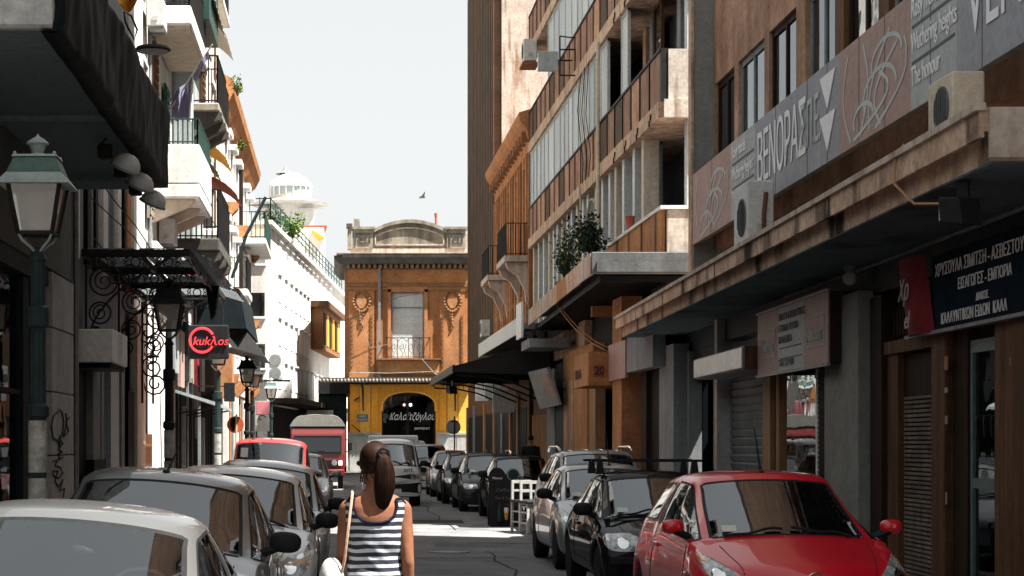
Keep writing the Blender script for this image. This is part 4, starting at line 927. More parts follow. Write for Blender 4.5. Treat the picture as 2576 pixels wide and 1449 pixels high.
cl.grid(lambda u, v: Vector((-2.5-.1*u+.02*math.sin(v*9), 16.64+.03*math.sin(v*14+u*5), 5.48+1.18*v)), 6, 10)
cl.grid(lambda u, v: Vector((-2.5-1.3*u, 26.92+.04*math.sin(v*14+u*8), 5.48+1.18*v+.0*u)), 6, 10)
wc = cl.build('canopy_wrap', M['black_cloth'], lb, smooth=180)
# stone pilaster of separate blocks
zs = [.13,.65,1.55,2.44,3.34,4.12]
for i in range(5): MB().box(-4.3, XL+.03+R.uniform(-.004,.004), 25.45, 27.48, zs[i]+.008, zs[i+1]-.008).build('stone_block', M['offwhite_dirty'], lb, bevel=.012)
MB().box(-4.28, XL+.005, 25.47, 27.46, .13, 4.12).build('pilaster_core', M['dark_teal'], lb)
# shop front posts in the dark
for y, mt, w in ((17.6,'plaster_grey',.12),(20.6,'dark_teal',.3),(21.6,'wood_dark',.2),(23.6,'dark_teal',.45),(24.9,'wood_dark',.25)):
    MB().box(-4.25, XL-.06, y, y+w, .13, 3.9).build('shop_post', M[mt], lb)
MB().box(-4.2, -4.1, 18, 25.2, 2.35, 2.42).build('transom', M['wood_dark'], lb)
MB().box(-4.16, -4.15, 18, 25.3, .2, 3.88).build('shop_window', M['shop_glass'], lb)
# graffiti on the pilaster
def scrib(pts, w=.012, parent=lb):
    x = XL+.045; P = [Vector((x, a, b)) for a, b in pts]
    MB().tube(P, w, 4).build('graffiti', M['graffiti'], parent)
def gpx(px, py): d = dX(px, XL+.045); return (d, zp(py, d))
scrib([gpx(a,b) for a,b in ((150,1032),(135,1045),(129,1070),(133,1100),(146,1110),(157,1095),(160,1060),(156,1036),(150,1030))])
scrib([gpx(a,b) for a,b in ((165,1040),(168,1060),(160,1100),(172,1085),(166,1060),(175,1050))])
scrib([gpx(a,b) for a,b in ((152,1095),(146,1110),(150,1125),(158,1115),(152,1105),(148,1130),(156,1138),(147,1142),(149,1155),(158,1150))],.016)
scrib([gpx(a,b) for a,b in ((133,1160),(145,1156),(138,1172),(152,1175),(158,1190),(148,1203),(134,1196),(133,1185),(146,1184),(138,1210),(147,1225),(158,1206),(150,1235),(162,1228),(160,1250))])
# floodlights under the canopy: hooded domes
for i, (px, py) in enumerate(((288,315),(326,368),(360,425))):
    X = -2.78; d = dX(px, X); z = 5.5
    t = thing('dome_floodlight', ('nearest','middle','furthest')[i]+' of three grey hooded lamps under the black wrapped canopy', 'floodlight', (X,d,z), 'hooded lamps under the wrapped canopy')
    MB().tube([(X-.1,d,z+.02),(X-.2,d-.05,z-.1),(X-.14,d,z-.24),(X-.05,d,z-.22)], .014, 5).build('arm', M['iron'], t)
    MB().box(X-.2, X-.02, d-.1, d+.1, z-.24, z-.06).build('ballast', M['iron'], t, bevel=.02)
    hd = MB().lathe([(.185,0),(.18,.06),(.155,.12),(.11,.165),(.05,.19),(.005,.195)], (0,0,0), 20)
    rg = MB().lathe([(.185,-.02),(.2,-.015),(.2,.012),(.185,.016)], (0,0,0), 20); tm = Matrix.Translation((X+.13,d,z-.36)) @ Matrix.Rotation(math.radians(24), 4, 'Y') @ Matrix.Rotation(math.radians(12), 4, 'X')
    hd.v = [tm @ v for v in hd.v]; rg.v = [tm @ v for v in rg.v]
    hd.build('hood', M['glazing_pale_b'], t, smooth=True); rg.build('lens_ring', M['plaster_grey'], t)

# ---------------------------------------------------------------- second left building
l2 = thing('pale_house', 'pale grey house behind the wrought iron canopy, left side', 'building', (-5,32,0))
MB().box(-9, -4.12, 27.55, 36.0, 4.6, 11).build('wall', M['plaster_grey'], l2)
for y, w, mt in ((28.2,.5,'white'),(29.6,.25,'dark'),(30.1,.16,'plaster_grey'),(30.6,.25,'dark'),(31.6,.6,'white'),(33.0,.2,'plaster_grey'),(33.7,.5,'white'),(34.7,.3,'dark'),(35.2,.6,'orange_wall')):  # white and grey strips are sunlit and shaded stripes put into colour
    MB().box(-4.12, -4.05, y, y+w, 4.62, 7.6).build('pilaster' if mt != 'dark' else 'window_slot', M[mt], l2)
MB().box(-9, -4.12, 27.56, 36, 0, 3.2).build('ground_wall', M['dark_teal'], l2); MB().box(-9, -4.12, 27.56, 36, 3.2, 4.598).build('transom_wall', M['plaster_grey'], l2)
MB().box(-4.14, -4.04, 27.56, 27.8, .13, 7.5).build('downpipe_recess', M['wood_dark'], l2)
MB().tube([(-3.98,27.75,.2),(-3.98,27.75,7.4)], .05, 6).build('downpipe', M['steel_dull'], l2)
for i, (y, w, z0, z1, mt) in enumerate(((29.9,.9,.13,3.2,'pillar_grey'),(30.8,.35,.13,3.0,'plaster_grey'),(31.9,1.2,.13,3.0,'glazing_pale'),(33.3,.5,.13,3.2,'plaster_grey'),(34.2,1.0,.6,2.7,'dark'))):
    MB().box(-4.12, -4.0+.02*i, y, y+w, z0, z1).build('shop_post', M[mt], l2)
MB().box(-4.11, -3.97, 29.8, 31.3, 1.1, 1.45).build('dado_band', M['shop_dark'], l2)
MB().box(-4.1, -3.9, 28.3, 29.6, .13, 1.2).build('notice_stand', M['shop_dark'], l2)
bxo = thing('entrance_hood', 'white box-shaped hood over a shop entrance, left side', 'awning', (-4,29.5,3))
MB().box(-5.1, -3.5, 28.5, 30.4, 2.98, 3.5).build('hood', M['white_clean'], bxo, bevel=.015)
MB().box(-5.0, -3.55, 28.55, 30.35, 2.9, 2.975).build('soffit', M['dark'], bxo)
# wrought iron and glass canopy
ic = thing('iron_canopy', 'wrought iron canopy with scrollwork and glass panes over the left pavement', 'canopy', (-3.2,33,4.7))
ZC = 4.74
MB().bar((-2.4,29,ZC),(-2.4,38.2,ZC-.02),.12,.12).build('edge_beam', M['iron'], ic); MB().bar((-4.02,29,ZC),(-4.02,38.2,ZC),.1,.12).build('edge_beam', M['iron'], ic); MB().bar((-3.2,29,ZC-.01),(-3.2,38.2,ZC-.01),.07,.09).build('edge_beam', M['iron'], ic)
def frieze(y, z, x0, x1):
    m = MB(); m.bar((x0,y,z-.06),(x1,y,z-.06),.02).bar((x0,y,z-.23),(x1,y,z-.23),.02)
    n = 3; w = (x1-x0)/n
    for k in range(n):
        c = x0+w*(k+.5)
        m.tube([(c+.075*math.cos(t),y,z-.145+.075*math.sin(t)) for t in [2*math.pi*i/14 for i in range(14)]], .011, 4, True)
        for s in (-1,1):
            m.tube(scroll((c+s*.15,y,z-.1), .045, 0 if s > 0 else math.pi, 1.2, sgn=-s), .009, 4); m.tube(scroll((c+s*.15,y,z-.19), .045, 0 if s > 0 else math.pi, 1.2, sgn=s), .009, 4)
    return m
ys = [29.0,32.0,35.0,38.0]
for y in ys:
    MB().bar((-4,y,ZC),(-2.42,y,ZC),.07,.1).build('cross_beam', M['iron'], ic)
    frieze(y, ZC, -3.98, -2.44).build('scroll_frieze', M['iron'], ic)
for i in range(3):
    for x0, x1 in ((-3.98,-3.24),(-3.16,-2.46)):
        MB().hexa([(x0,ys[i]+.06,ZC+.07),(x1,ys[i]+.06,ZC+.07),(x1,ys[i+1]-.06,ZC+.05),(x0,ys[i+1]-.06,ZC+.05),(x0,ys[i]+.06,ZC+.08),(x1,ys[i]+.06,ZC+.08),(x1,ys[i+1]-.06,ZC+.06),(x0,ys[i+1]-.06,ZC+.06)]).build('pane', M['canopy_glass'], ic)
MB().hexa([(-2.4,29.0,ZC+.07),(-2.05,29.4,ZC-.05),(-1.95,38,ZC-.1),(-2.4,38.2,ZC+.05),(-2.4,29.0,ZC+.085),(-2.05,29.4,ZC-.035),(-1.95,38,ZC-.085),(-2.4,38.2,ZC+.065)]).build('edge_sheet', M['canopy_glass'], ic)
MB().tube([(-2.38,29+.46*i,ZC-.12-.05*math.sin(i*1.7)) for i in range(21)], .025, 6).build('cable_bundle', M['iron'], ic)
MB().prism([(-2.5,34.5,ZC-.05),(-2.25,34.5,ZC-.05),(-2.32,34.5,ZC-.6),(-2.4,34.5,ZC-.7)], (0,.25,0)).build('hanging_cloth', M['black_cloth'], ic)
for y, sc_ in ((29.05,1.0),(33.4,.8),(37.8,.8)):
    m = MB()
    m.bar((-4.0,y,ZC-.1),(-4.0,y,ZC-1.5*sc_),.035)
    pts = [(-3.98+.0+1.3*f**1.6*1.0, y, ZC-1.45*sc_*(1-f**.75)-.08) for f in [i/10 for i in range(11)]]; m.tube(pts, .02, 5)
    for (cx, cz, r) in ((-3.72,ZC-.45,.22),(-3.78,ZC-.95,.17),(-3.3,ZC-.34,.15),(-3.86,ZC-1.28,.11)):
        m.tube([(cx+r*math.cos(t),y,cz+r*math.sin(t)) for t in [2*math.pi*i/16 for i in range(16)]], .015, 4, True); m.tube(scroll((cx,y,cz), r*.8, 1, 1.5), .012, 4)
    m.build('scroll_bracket', M['iron'], ic)
m = MB()
for k, (y, z) in enumerate(((36.0,3.9),(36.0,3.2),(36.6,3.6),(36.6,2.9))):
    m.tube(scroll((-3.75+.1*(k%2),y,z), .25, k, 1.6, sgn=1 if k % 2 else -1), .018, 4)
m.bar((-3.85,36,2.5),(-3.85,36,4.4),.04).bar((-3.7,36.6,2.5),(-3.7,36.6,4.4),.04); m.build('scroll_panel', M['iron'], ic)

# ---------------------------------------------------------------- third left house: sunlit white wall
l3 = thing('white_balcony_house', 'sunlit white house with projecting balconies, left side', 'building', (-5,43,0))
MB().box(-9, XL-.02, 36.05, 47.8, 0, 24).build('wall', M['white'], l3)
MB().box(XL-.02, XL+.12, 35.4, 36.9, .13, 4.3).build('pilaster', M['cream'], l3); MB().box(XL-.02, XL+.1, 37.0, 38.4, .13, 1.9).build('post_base', M['orange_wall'], l3)
MB().box(XL-.02, XL+.06, 37.3, 37.9, 1.9, 4.6).build('post', M['wood_dark'], l3)
MB().box(XL-.02, XL+.05, 40.9, 43.6, 4.8, 7.8).build('pilaster', M['orange_wall'], l3)
MB().box(XL-.02, XL+.25, 38.3, 40.3, 5.2, 5.95).build('sill_box', M['white'], l3, bevel=.05)
for z in (7.2,10.6,13.8):
    for y in (37.0,39.4,):
        f = MB().box(XL-.02, XL+.06, y-.08, y, z+.3, z+2.4).box(XL-.02, XL+.06, y+1, y+1.08, z+.3, z+2.4).box(XL-.02, XL+.06, y, y+1, z+2.3, z+2.42).build('window', M['white_clean'], l3)
        MB().box(XL-.02, XL+.01, y, y+1, z+.3, z+2.3).build('pane', M['window_glass'], f)
# bay that faces the viewer with brown windows
MB().box(XL-.02, -3.5, 44.2, 47.6, 6.2, 16).build('bay', M['glazing_pale'], l3)
for py0, py1 in ((108,165),(488,545),(28,90)):
    d = 44.2; z0, z1 = zp(py1,d), zp(py0,d); x0, x1 = (436-VX)/F*d, (461-VX)/F*d
    f = MB().box(x0-.05, x0, d-.1, d-.002, z0-.06, z1+.06).box(x1, x1+.05, d-.1, d-.002, z0-.06, z1+.06).box(x0, x1, d-.1, d-.002, z1, z1+.06).box(x0-.03, x1+.03, d-.14, d-.002, z0-.08, z0).build('window', M['wood_tan'], l3)
    MB().box(x0, x1, d-.03, d-.004, z0, z1).build('pane', M['dark'], f)
def balcony(par, xo, y0, y1, z, th=.22, solid=0, h=1.05, rail='rail_green', slab='white', n=18, nx=5):
    b = MB().box(XL, xo, y0, y1, z-th, z).build('balcony', M[slab], par, bevel=.03)
    if solid:
        MB().box(XL, xo, y0, y0+.1, z+.001, z+solid).box(xo-.1, xo, y0+.1, y1, z+.001, z+solid).build('parapet', M[slab], b, bevel=.03)
    rl = MB(); railing_x(rl, XL+.02, xo-.05, y0+.05, z+solid, z+h, nx, .016); railing_y(rl, xo-.05, y0+.05, y1-.05, z+solid, z+h, n, .016)
    rl.build('railing', M[rail], b); return b
def consoles(par, xo, ys_, z, drop=.7, mat='stone_dark'):
    for y in ys_: MB().prism([(XL,y,z),(xo+.05,y,z),(xo+.0,y,z-.18),(xo-.25,y,z-.3),(xo-.45,y,z-.42),(xo-.75,y,z-drop),(XL,y,z-drop-.15)], (0,.35,0)).build('console', M[mat], par)
b1 = balcony(l3, -2.98, 39.4, 43.1, 7.3, .3, .85, 1.4, 'rail_green', 'white', 30, 9)
for y in (39.6,41.2,42.7): MB().prism([(XL,y,6.99),(-3.1,y,6.99),(-3.2,y,6.85),(XL,y,6.5)], (0,.2,0)).build('console', M['cream'], b1)
b0 = balcony(l3, -3.1, 38.6, 43.4, 10.95, .4, .0, 1.0, 'iron', 'white', 30, 9); MB().box(XL+.01, -3.15, 38.75, 43.3, 10.5, 10.548).build('soffit', M['cream'], b0)
b2 = balcony(l3, -2.88, 44.3, 47.7, 9.95, .2, 0, 1.15, 'iron', 'stone_grey', 14); consoles(b2, -2.88, (44.4,45.9,47.2), 9.74, .75)
b3 = balcony(l3, -2.8, 43.2, 47.9, 6.55, .3, 0, 1.15, 'iron', 'stone_dark', 26, 9); consoles(b3, -2.8, (43.3,45.0,46.9), 6.24, .75)
balcony(l3, -3.0, 39.0, 46.0, 13.6, .3, 0, 1.1)
ee = MB()
ee.grid(lambda u, v: Vector((-3.45+.55*u, 43.2+4.0*v, 12.9-.75*u+.03*math.sin(v*40)*u)), 6, 40); eo = ee.build('canvas_awning', M['cream'], l3)
sd = MB().box(-3.3, -3.0, 42.6, 45.8, 11.6, 12.9).build('shutter_pair', M['rail_green'], l3)
# pots on the balcony, plants
shrub('balcony_plant', 'bright green plant trailing from a balcony against the sky', (-2.72,49.5,11.1), .5, .25, 'leaf_bright', 120, 9, 'plants on the left balconies', .1, False)
shrub('balcony_plant', 'small leafy plant lower on a sunlit balcony against the sky', (-2.75,52,10.0), .35, .2, 'leaf_bright', 80, 10, 'plants on the left balconies', .1, False)

# flag on a slanting pole
fg = thing('flag', 'violet and white flag hanging from a slanting pole, left balconies', 'flag', (-3.0,40.6,8.6))
d = 40.6
pa, pb = W(412,300,d), W(534,112,d-.6)
MB().tube([pa, pb], .018, 6).build('pole', M['cream'], fg)
def flagp(u, v):
    top = W(425+62*u+ (0 if u<1 else 0), 250-62*u, d-.1-.2*u); bot = W(438+46*u, 300-(-2)*u+6*math.sin(u*9), d-.1-.2*u)
    p = top.lerp(bot, v); p.y += .09*math.sin(u*11+v*2); return p
MB().grid(flagp, 16, 8).build('cloth', M['cloth_violet'], fg, smooth=True)
MB().grid(lambda u, v: flagp(.68+.3*u, v)+Vector((.02,-.03,0)), 6, 8).build('white_fold', M['cloth_white'], fg, smooth=True)
MB().grid(lambda u, v: W(480+45*u+12*v*(1-u), 190-62*u+16*v, d-.35-.25*u)+Vector((0,.05*math.sin(u*8),0)), 10, 3).build('rolled_part', M['cloth_violet'], fg, smooth=True)
oc = thing('orange_cloth', 'orange yellow cloth hanging at the top left above the black canopy', 'cloth', W(320,10,30))
MB().grid(lambda u, v: W(288+66*u, -20+52*v*math.sin(math.pi*min(max(u,.12),.9)), 30+.2*math.sin(u*9+v*3)), 14, 6).build('cloth', M['cloth_orange'], oc, smooth=True); MB().tube([W(283,-25,30),W(360,-25,30.1)], .02, 5).build('cord', M['iron'], oc)
# hexagonal iron lantern brackets near the black canopy
hb = thing('iron_bracket', 'thin iron bracket and dark disc shade above the black wrapped canopy', 'bracket', W(330,90,32))
MB().tube([W(a,b,32) for a,b in ((312,30),(330,40),(345,75),(338,100),(322,70),(315,55))], .02, 5, True).build('ring', M['iron'], hb); MB().lathe([(.0,.06),(.3,.02),(.34,-.03),(.3,-.06),(0,-.07)], W(385,122,34), 16).build('shade', M['iron'], hb); MB().tube([W(345,118,34),W(385,119,34)], .02, 4).build('arm', M['iron'], hb)

# ---------------------------------------------------------------- fourth: shop fronts coloured dark for shade below, white above
l4 = thing('dark_shop_house', 'white house over shop fronts darkened for shade, middle of the left side', 'building', (-5,55,0))
MB().box(-9, XL-.03, 47.85, 62, 0, 17).build('wall', M['white'], l4)
MB().box(XL-.029, XL+.04, 42.6, 60, .13, 4.4).build('shop_front', M['dark'], l4)  # dark colour stands in for the shade under the canopies above
rr = random.Random(5); y = 42.8
while y < 59.6:
    w = rr.uniform(.12,.4); mt = rr.choice(['dark_teal','iron','plaster_grey','shop_dark','wood_dark','dark_teal','steel_dull'])
    MB().box(XL+.04, XL+rr.uniform(.08,.18), y, y+w, .13, rr.uniform(2.4,3.9)).build('shop_post', M[mt], l4); y += w+rr.uniform(.25,.7)
MB().hexa([(XL,44,2.95),(-2.9,44,2.6),(-2.9,50,2.55),(XL,50,2.95),(XL,44,3.02),(-2.9,44,2.68),(-2.9,50,2.63),(XL,50,3.02)]).build('lean_to_awning', M['glazing_pale'], l4)
for y in (44.2,47,49.8): MB().bar((XL,y,2.4),(-2.95,y,2.58),.04).build('awning_strut', M['iron'], l4)
# posters and frames over the shop fronts
for i, (y, z0, z1, mt) in enumerate(((43.6,3.4,4.6,'glazing_pale'),(45.2,3.1,4.5,'sign_brown'),(46.6,3.3,4.8,'dark_teal'),(48.2,3.3,4.4,'curtain'),(50.4,3.1,4.9,'sign_red'),(52.2,3.2,4.4,'glazing_pale'))):
    MB().box(XL+.04, XL+.12, y, y+1.1, z0, z1).build('poster_frame', M[mt], l4)
# dark overhanging bay with slanted hood
MB().hexa([(XL,51,4.9),(-2.55,51,4.9),(-2.55,58.5,4.9),(XL,58.5,4.9),(XL,51,6.3),(-2.75,51,6.0),(-2.75,58.5,6.0),(XL,58.5,6.3)]).build('overhang', M['dark_teal'], l4)
MB().hexa([(-3.4,50.2,4.45),(-2.1,52,4.15),(-2.1,57,4.15),(-3.4,57,4.5),(-3.4,50.2,4.9),(-2.6,52,4.88),(-2.6,57,4.88),(-3.4,57,4.9)]).build('hood', M['iron'], l4)
MB().box(XL, XL+.5, 60.3, 61.5, 3.2, 5.0).build('shop_sign', M['orange_wall'], l4)
for z in (7.4,10.6,13.8):
    balcony(l4, -3.1, 48.6, 52.5, z, .2, .0, 1.05, 'iron', 'white', 12, 4)
    for y in (54,57,60): 
        f = MB().box(XL-.03, XL+.06, y-.08, y, z, z+2.3).box(XL-.03, XL+.06, y+1, y+1.08, z, z+2.3).box(XL-.03, XL+.12, y-.1, y+1.1, z+2.3, z+2.45).build('window', M['white_clean'], l4); MB().box(XL-.03, XL+.01, y, y+1, z, z+2.3).build('pane', M['window_glass'], f)

# black round-cornered sign with red ring
ks_ = thing('round_logo_sign', 'black hanging sign with a red ring and red lettering', 'sign', (-2.9,41,3.6))
d = 41.0; p0, p1 = W(473,903,d), W(575,817,d)
MB().box(p0.x, p1.x, d, d+.16, p0.z, p1.z).build('panel', M['plastic_black'], ks_, bevel=.03)
c = W(508,856,d)
MB().tube([(c.x+.27*math.cos(t),d-.012,c.z+.27*math.sin(t)) for t in [.5+i*(2*math.pi-1.0)/24 for i in range(25)]], .03, 5).build('ring', M['neon_red'], ks_)
text('kukλos', .27, M['neon_red'], ks_, (W(484,868,d).x,d-.03,W(484,868,d).z), (1,0,0), (0,0,1), shear=.25, stretch=.98, extr=.012)
for px in (492,560): MB().tube([W(px,817,d)+Vector((0,.08,0)), W(px,770,d)+Vector((0,.08,0))], .012, 4).build('hanger', M['iron'], ks_)
bq = thing('blank_black_sign', 'small blank black sign box facing the viewer, left pavement', 'sign', (-2.7,50,3)); d = 50
p0, p1 = W(563,1010,d), W(590,962,d); MB().box(p0.x, p1.x, d, d+.12, p0.z, p1.z).build('panel', M['plastic_black'], bq, bevel=.02); MB().bar((XL,d+.06,p1.z-.1),(p0.x,d+.06,p1.z-.1),.03).build('arm', M['iron'], bq)
# slanting utility pole and cables
up = thing('slanting_pole', 'dark slanting pole leaning out in front of the white facades, left side', 'pole', W(583,690,60)); MB().tube([W(583,700,60),W(620,590,60),W(668,496,60)], .06, 6).build('pole', M['iron_green'], up)

# ---------------------------------------------------------------- fifth: white ornate house with an eave shaded in ochre
l5 = thing('white_ornate_house', 'bright white ornate house with an eave shaded in ochre, far left', 'building', (-5,72,0))
MB().box(-9, XL-.03, 62.05, 83, 0, 13.4).build('wall', M['white'], l5)
MB().prism([(XL-.03,62.1,13.0),(XL+.25,62.1,13.2),(-3.55,62.1,13.6),(-3.5,62.1,13.9),(-3.55,62.1,14.05),(XL-.03,62.1,14.3)], (0,20.9,0)).build('eave', M['ochre'], l5)  # shading of the underside is put into the eave's ochre colour
MB().tube([(XL+.05,74.5,9.5),(XL+.05,74.5,13.2)], .09, 7).tube([(XL+.05,74.5,7.0),(XL+.05,74.5,9.49)], .09, 7).build('downpipe', M['wood_dark'], l5)
for z in (4.2,7.2,10.2):
    for i, y in enumerate((63.5,67,70.5,77,80.5)):
        f = MB().box(XL-.03, XL+.08, y-.12, y, z, z+2.2).box(XL-.03, XL+.08, y+1, y+1.12, z, z+2.2).box(XL-.03, XL+.3, y-.2, y+1.2, z+2.2, z+2.4).build('window', M['white_clean'], l5); MB().box(XL-.03, XL+.02, y, y+1, z, z+2.2).build('shutter', M['curtain'] if i % 2 else M['window_glass'], f)
        if i % 2 == 0: MB().prism([(XL,y+.2,z-.1),(XL+.55,y+.2,z-.1),(XL+.5,y+.2,z-.35),(XL,y+.2,z-.9)], (0,.5,0)).build('console', M['orange_wall'], l5)
balcony(l5, -3.0, 76, 82.6, 10.2, .25, 0, 1.1, 'rail_green', 'white', 16, 5); balcony(l5, -3.1, 63, 66, 7.0, .25, 0, 1.1, 'iron', 'white', 10, 4)
MB().box(XL-.029, XL+.03, 62.5, 82.5, .13, 3.6).build('shop_front', M['wood_dark'], l5)
for k in range(12): MB().box(XL+.03, XL+.2, 63+k*1.6, 63.5+k*1.6, .13, 3.4).build('shop_post', M[('white','orange_wall','plaster_grey','white')[k%4]], l5)

# ---------------------------------------------------------------- long white building that turns with the street
wbd = thing('long_white_building', 'long white sunlit building with a railed roof terrace, beyond the left row', 'building', (-4,90,0))
A0 = Vector((-3.25,84.0,0)); DW = Vector((math.sin(math.radians(4.8)),math.cos(math.radians(4.8)),0)); NW = Vector((DW.y,-DW.x,0))
def wq(name, mat, t0, t1, z0, z1, o0, o1, parent=wbd):
    P = lambda t, o, z: A0+DW*t+NW*o+Vector((0,0,z))
    return MB().hexa([P(t0,o0,z0),P(t0,o1,z0),P(t1,o1,z0),P(t1,o0,z0),P(t0,o0,z1),P(t0,o1,z1),P(t1,o1,z1),P(t1,o0,z1)]).build(name, M[mat], parent)
def dW(px):   # distance along the wall for a photo column
    k = (px-VX)/F; return (k*A0.y-A0.x)/(DW.x-k*DW.y)
MB().hexa([A0+Vector((-6,0,0)),A0,A0+DW*60,A0+DW*60+Vector((-6,0,0)),A0+Vector((-6,0,11.7)),A0+Vector((0,0,11.7)),A0+DW*60+Vector((0,0,11.7)),A0+DW*60+Vector((-6,0,11.7))]).build('wall', M['white'], wbd)
wq('roof_slab','white',-.2,60,11.7,11.9,-6,.25)
rl = MB()
P = lambda t, o, z: A0+DW*t+NW*o+Vector((0,0,z))
for z in (12.3,12.6,12.9): rl.bar(P(0,.15,z),P(40,.15,z),.05)
for i in range(21): rl.bar(P(i*2,.15,11.9),P(i*2,.15,12.95),.05)
for z in (12.3,12.6,12.9): rl.bar(P(0,.15,z),P(0,-4,z),.05)
for i in range(9): rl.bar(P(0,.15-.5*i,11.9),P(0,.15-.5*i,12.95),.05)
rl.build('terrace_railing', M['rail_green'], wbd)
for row, z in enumerate((4.3,6.4,8.5,10.1)):
    for px in (700,716,730,742,753,763,772,782,792,803,814,826):
        if row in (1,2) and 778 < px < 832: continue
        t = dW(px); f = wq('window','white_clean',t-.08,t+1.18,z+1.3,z+1.38,.0,.12); wq('shutter','white_clean',t,t+1.1,z,z+1.3,.002,.03,f); wq('shutter_gap','curtain',t+.52,t+.58,z+.05,z+1.25,.03,.034,f)
# near face windows (dark openings towards the viewer)
for py0, py1, x0, x1 in ((612,662,628,672),(737,795,630,671),(866,925,628,672),(932,962,640,666)):
    f = MB().box((x0-VX)/F*84-.03, (x1-VX)/F*84-.05, 83.9, 83.998, zp(py1,84)-.12, zp(py1,84)-.02).build('window_sill', M['white_clean'], wbd)
    MB().box((x0-VX)/F*84, (x1-VX)/F*84-.1, 83.97, 83.998, zp(py1,84), zp(py0,84)).build('window', M['window_glass'] if py0 != 612 else M['plaster_grey'], wbd)
    MB().box((x0-VX)/F*84, (x1-VX)/F*84-.1, 83.98, 83.999, zp(py1,84)-.01, zp(py0,84)+.01).build('window_back', M['dark_teal'], wbd)
MB().box(-4.2, -3.3, 83.2, 83.99, zp(600,84), zp(580,84)).build('entry_slab', M['cream'], wbd)
# projecting ochre bay window
t0, t1 = dW(782), dW(828)
wq('bay_window','ochre_dark',t0,t1,7.0,9.4,0,.7); wq('bay_roof','wood_brown',t0-.3,t1+.3,9.4,9.75,0,1.0)
for k in range(6): wq('bay_shutter','yellow' if k % 2 else 'wood_dark',t0+.3+k*(t1-t0)/6.3,t0+.3+(k+.6)*(t1-t0)/6.3,7.3,9.1,.7,.74)
wq('ground_awning','wood_dark',.5,30,3.5,3.75,0,1.5); wq('shop_front','shop_dark',.4,40,.1,3.4,0,.05)
for k in range(3):
    t = dW(748+k*17); wq('striped_awning','cloth_white',t,t+2.4,2.9,3.4,.5,1.9)
ds = thing('double_air_conditioner', 'white twin-fan air conditioner on the corner of the long white building', 'air conditioner', (-3.3,83.5,4.7))
MB().box(-3.15, -2.55, 83.3, 83.75, 4.55, 5.75).build('casing', M['ac_white'], ds, bevel=.02); MB().box(-3.4, -2.2, 83.2, 83.8, 4.48, 4.549).build('shelf', M['iron'], ds); MB().bar((-3.1,83.8,4.5),(-3.1,84.02,4.2),.04).build('strut', M['iron'], ds)
for z in (4.85,5.45):
    MB().lathe([(.26,0),(.26,-.02),(.22,-.02)], (-2.86,83.29,z), 18, 'y').build('fan_ring', M['plaster_grey'], ds); MB().lathe([(.22,0),(.01,-.005)], (-2.86,83.295,z), 18, 'y').build('fan_grille', M['steel_dull'], ds)
st_ = thing('pink_shop_sign', 'pink and white shop poster with a black drawing, far left pavement', 'sign', W(660,1045,80)); d = 80
p0, p1 = W(642,1085,d), W(684,1008,d)
MB().box(p0.x, p1.x, d, d+.08, p0.z, p1.z).build('panel', M['offwhite_dirty'], st_); MB().box(p0.x+.05, p1.x-.02, d-.01, d-.001, p0.z+.75, p1.z-.05).build('pink_band', pm('pink', (.6,.22,.25), rough=.6), st_)
MB().tube([(p0.x+.3+.16*math.cos(t),d-.015,p0.z+.6+.1*math.sin(t)) for t in [i*.5 for i in range(10)]], .02, 4).build('drawing', M['ink_black'], st_); MB().box(p0.x+.02, p0.x+.08, d, d+.08, .13, p0.z).build('post', M['iron'], st_); MB().box(p1.x-.08, p1.x-.02, d, d+.08, .13, p0.z).build('post', M['iron'], st_)
# terrace greenery, red awning, backdrop houses and the cupola
shrub('terrace_shrub', 'bright green bush on the roof terrace of the white building', (-2.3,92,11.9), 1.2, .8, 'leaf_bright', 500, 21, 'plants on the roof terrace', .2, False)
shrub('terrace_shrub', 'second lower bush beside it on the roof terrace', (-3.2,89,11.9), 1.0, .6, 'leaf_mid', 350, 22, 'plants on the roof terrace', .2, False)
bh = thing('rooftop_house', 'small white penthouse with red tiled roof behind the terrace', 'building', (-3,112,11))
d = 118; q = lambda px, py: W(px,py,d)
MB().box(q(700,600).x, q(815,600).x, d, d+8, 6, q(0,572).z).build('wall', M['white'], bh)
MB().hexa([q(735,571),q(822,571),q(815,565)+Vector((0,5,0)),q(745,553)+Vector((0,5,0)),q(735,567),q(822,567),q(812,560)+Vector((0,5,0)),q(745,549)+Vector((0,5,0))]).build('roof', M['tile_red'], bh)
MB().hexa([q(783,585),q(800,605),q(800,612)+Vector((0,-2,0)),q(783,590)+Vector((0,-2,0)),q(785,583),q(815,600),q(816,606)+Vector((0,-2,0)),q(786,587)+Vector((0,-2,0))]).build('sun_blind', M['cloth_orange'], bh)
ct = thing('cupola_tower', 'pale round cupola with a pointed cap rising over the roofs', 'tower', W(730,560,190)); d = 190; s = F/d; cx = (730-VX)/s; zz = lambda py: CH+(VY-py)/s
MB().box(cx-3.2, cx+2.4, d-2, d+6, 0, zz(530)).build('base', M['white'], ct)
MB().lathe([(3.9,zz(518)),(4.0,zz(514)),(2.3,zz(506)),(2.3,zz(503))], (cx,d,0), 28).build('eave', M['white'], ct, smooth=True)
MB().lathe([(2.1,zz(531)),(2.1,zz(518))], (cx,d,0), 24).build('drum_base', M['white'], ct); MB().lathe([(2.15,zz(503)),(2.15,zz(494))], (cx,d,0), 24).build('drum_sill', M['cream'], ct); MB().lathe([(2.12,zz(494)),(2.12,zz(473))], (cx,d,0), 24).build('lantern_glazing', M['glazing_pale'], ct)
for k in range(18):
    a = 2*math.pi*k/18; MB().bar((cx+2.15*math.cos(a),d+2.15*math.sin(a),zz(494)),(cx+2.15*math.cos(a),d+2.15*math.sin(a),zz(473)),.12).build('mullion', M['white_clean'], ct)
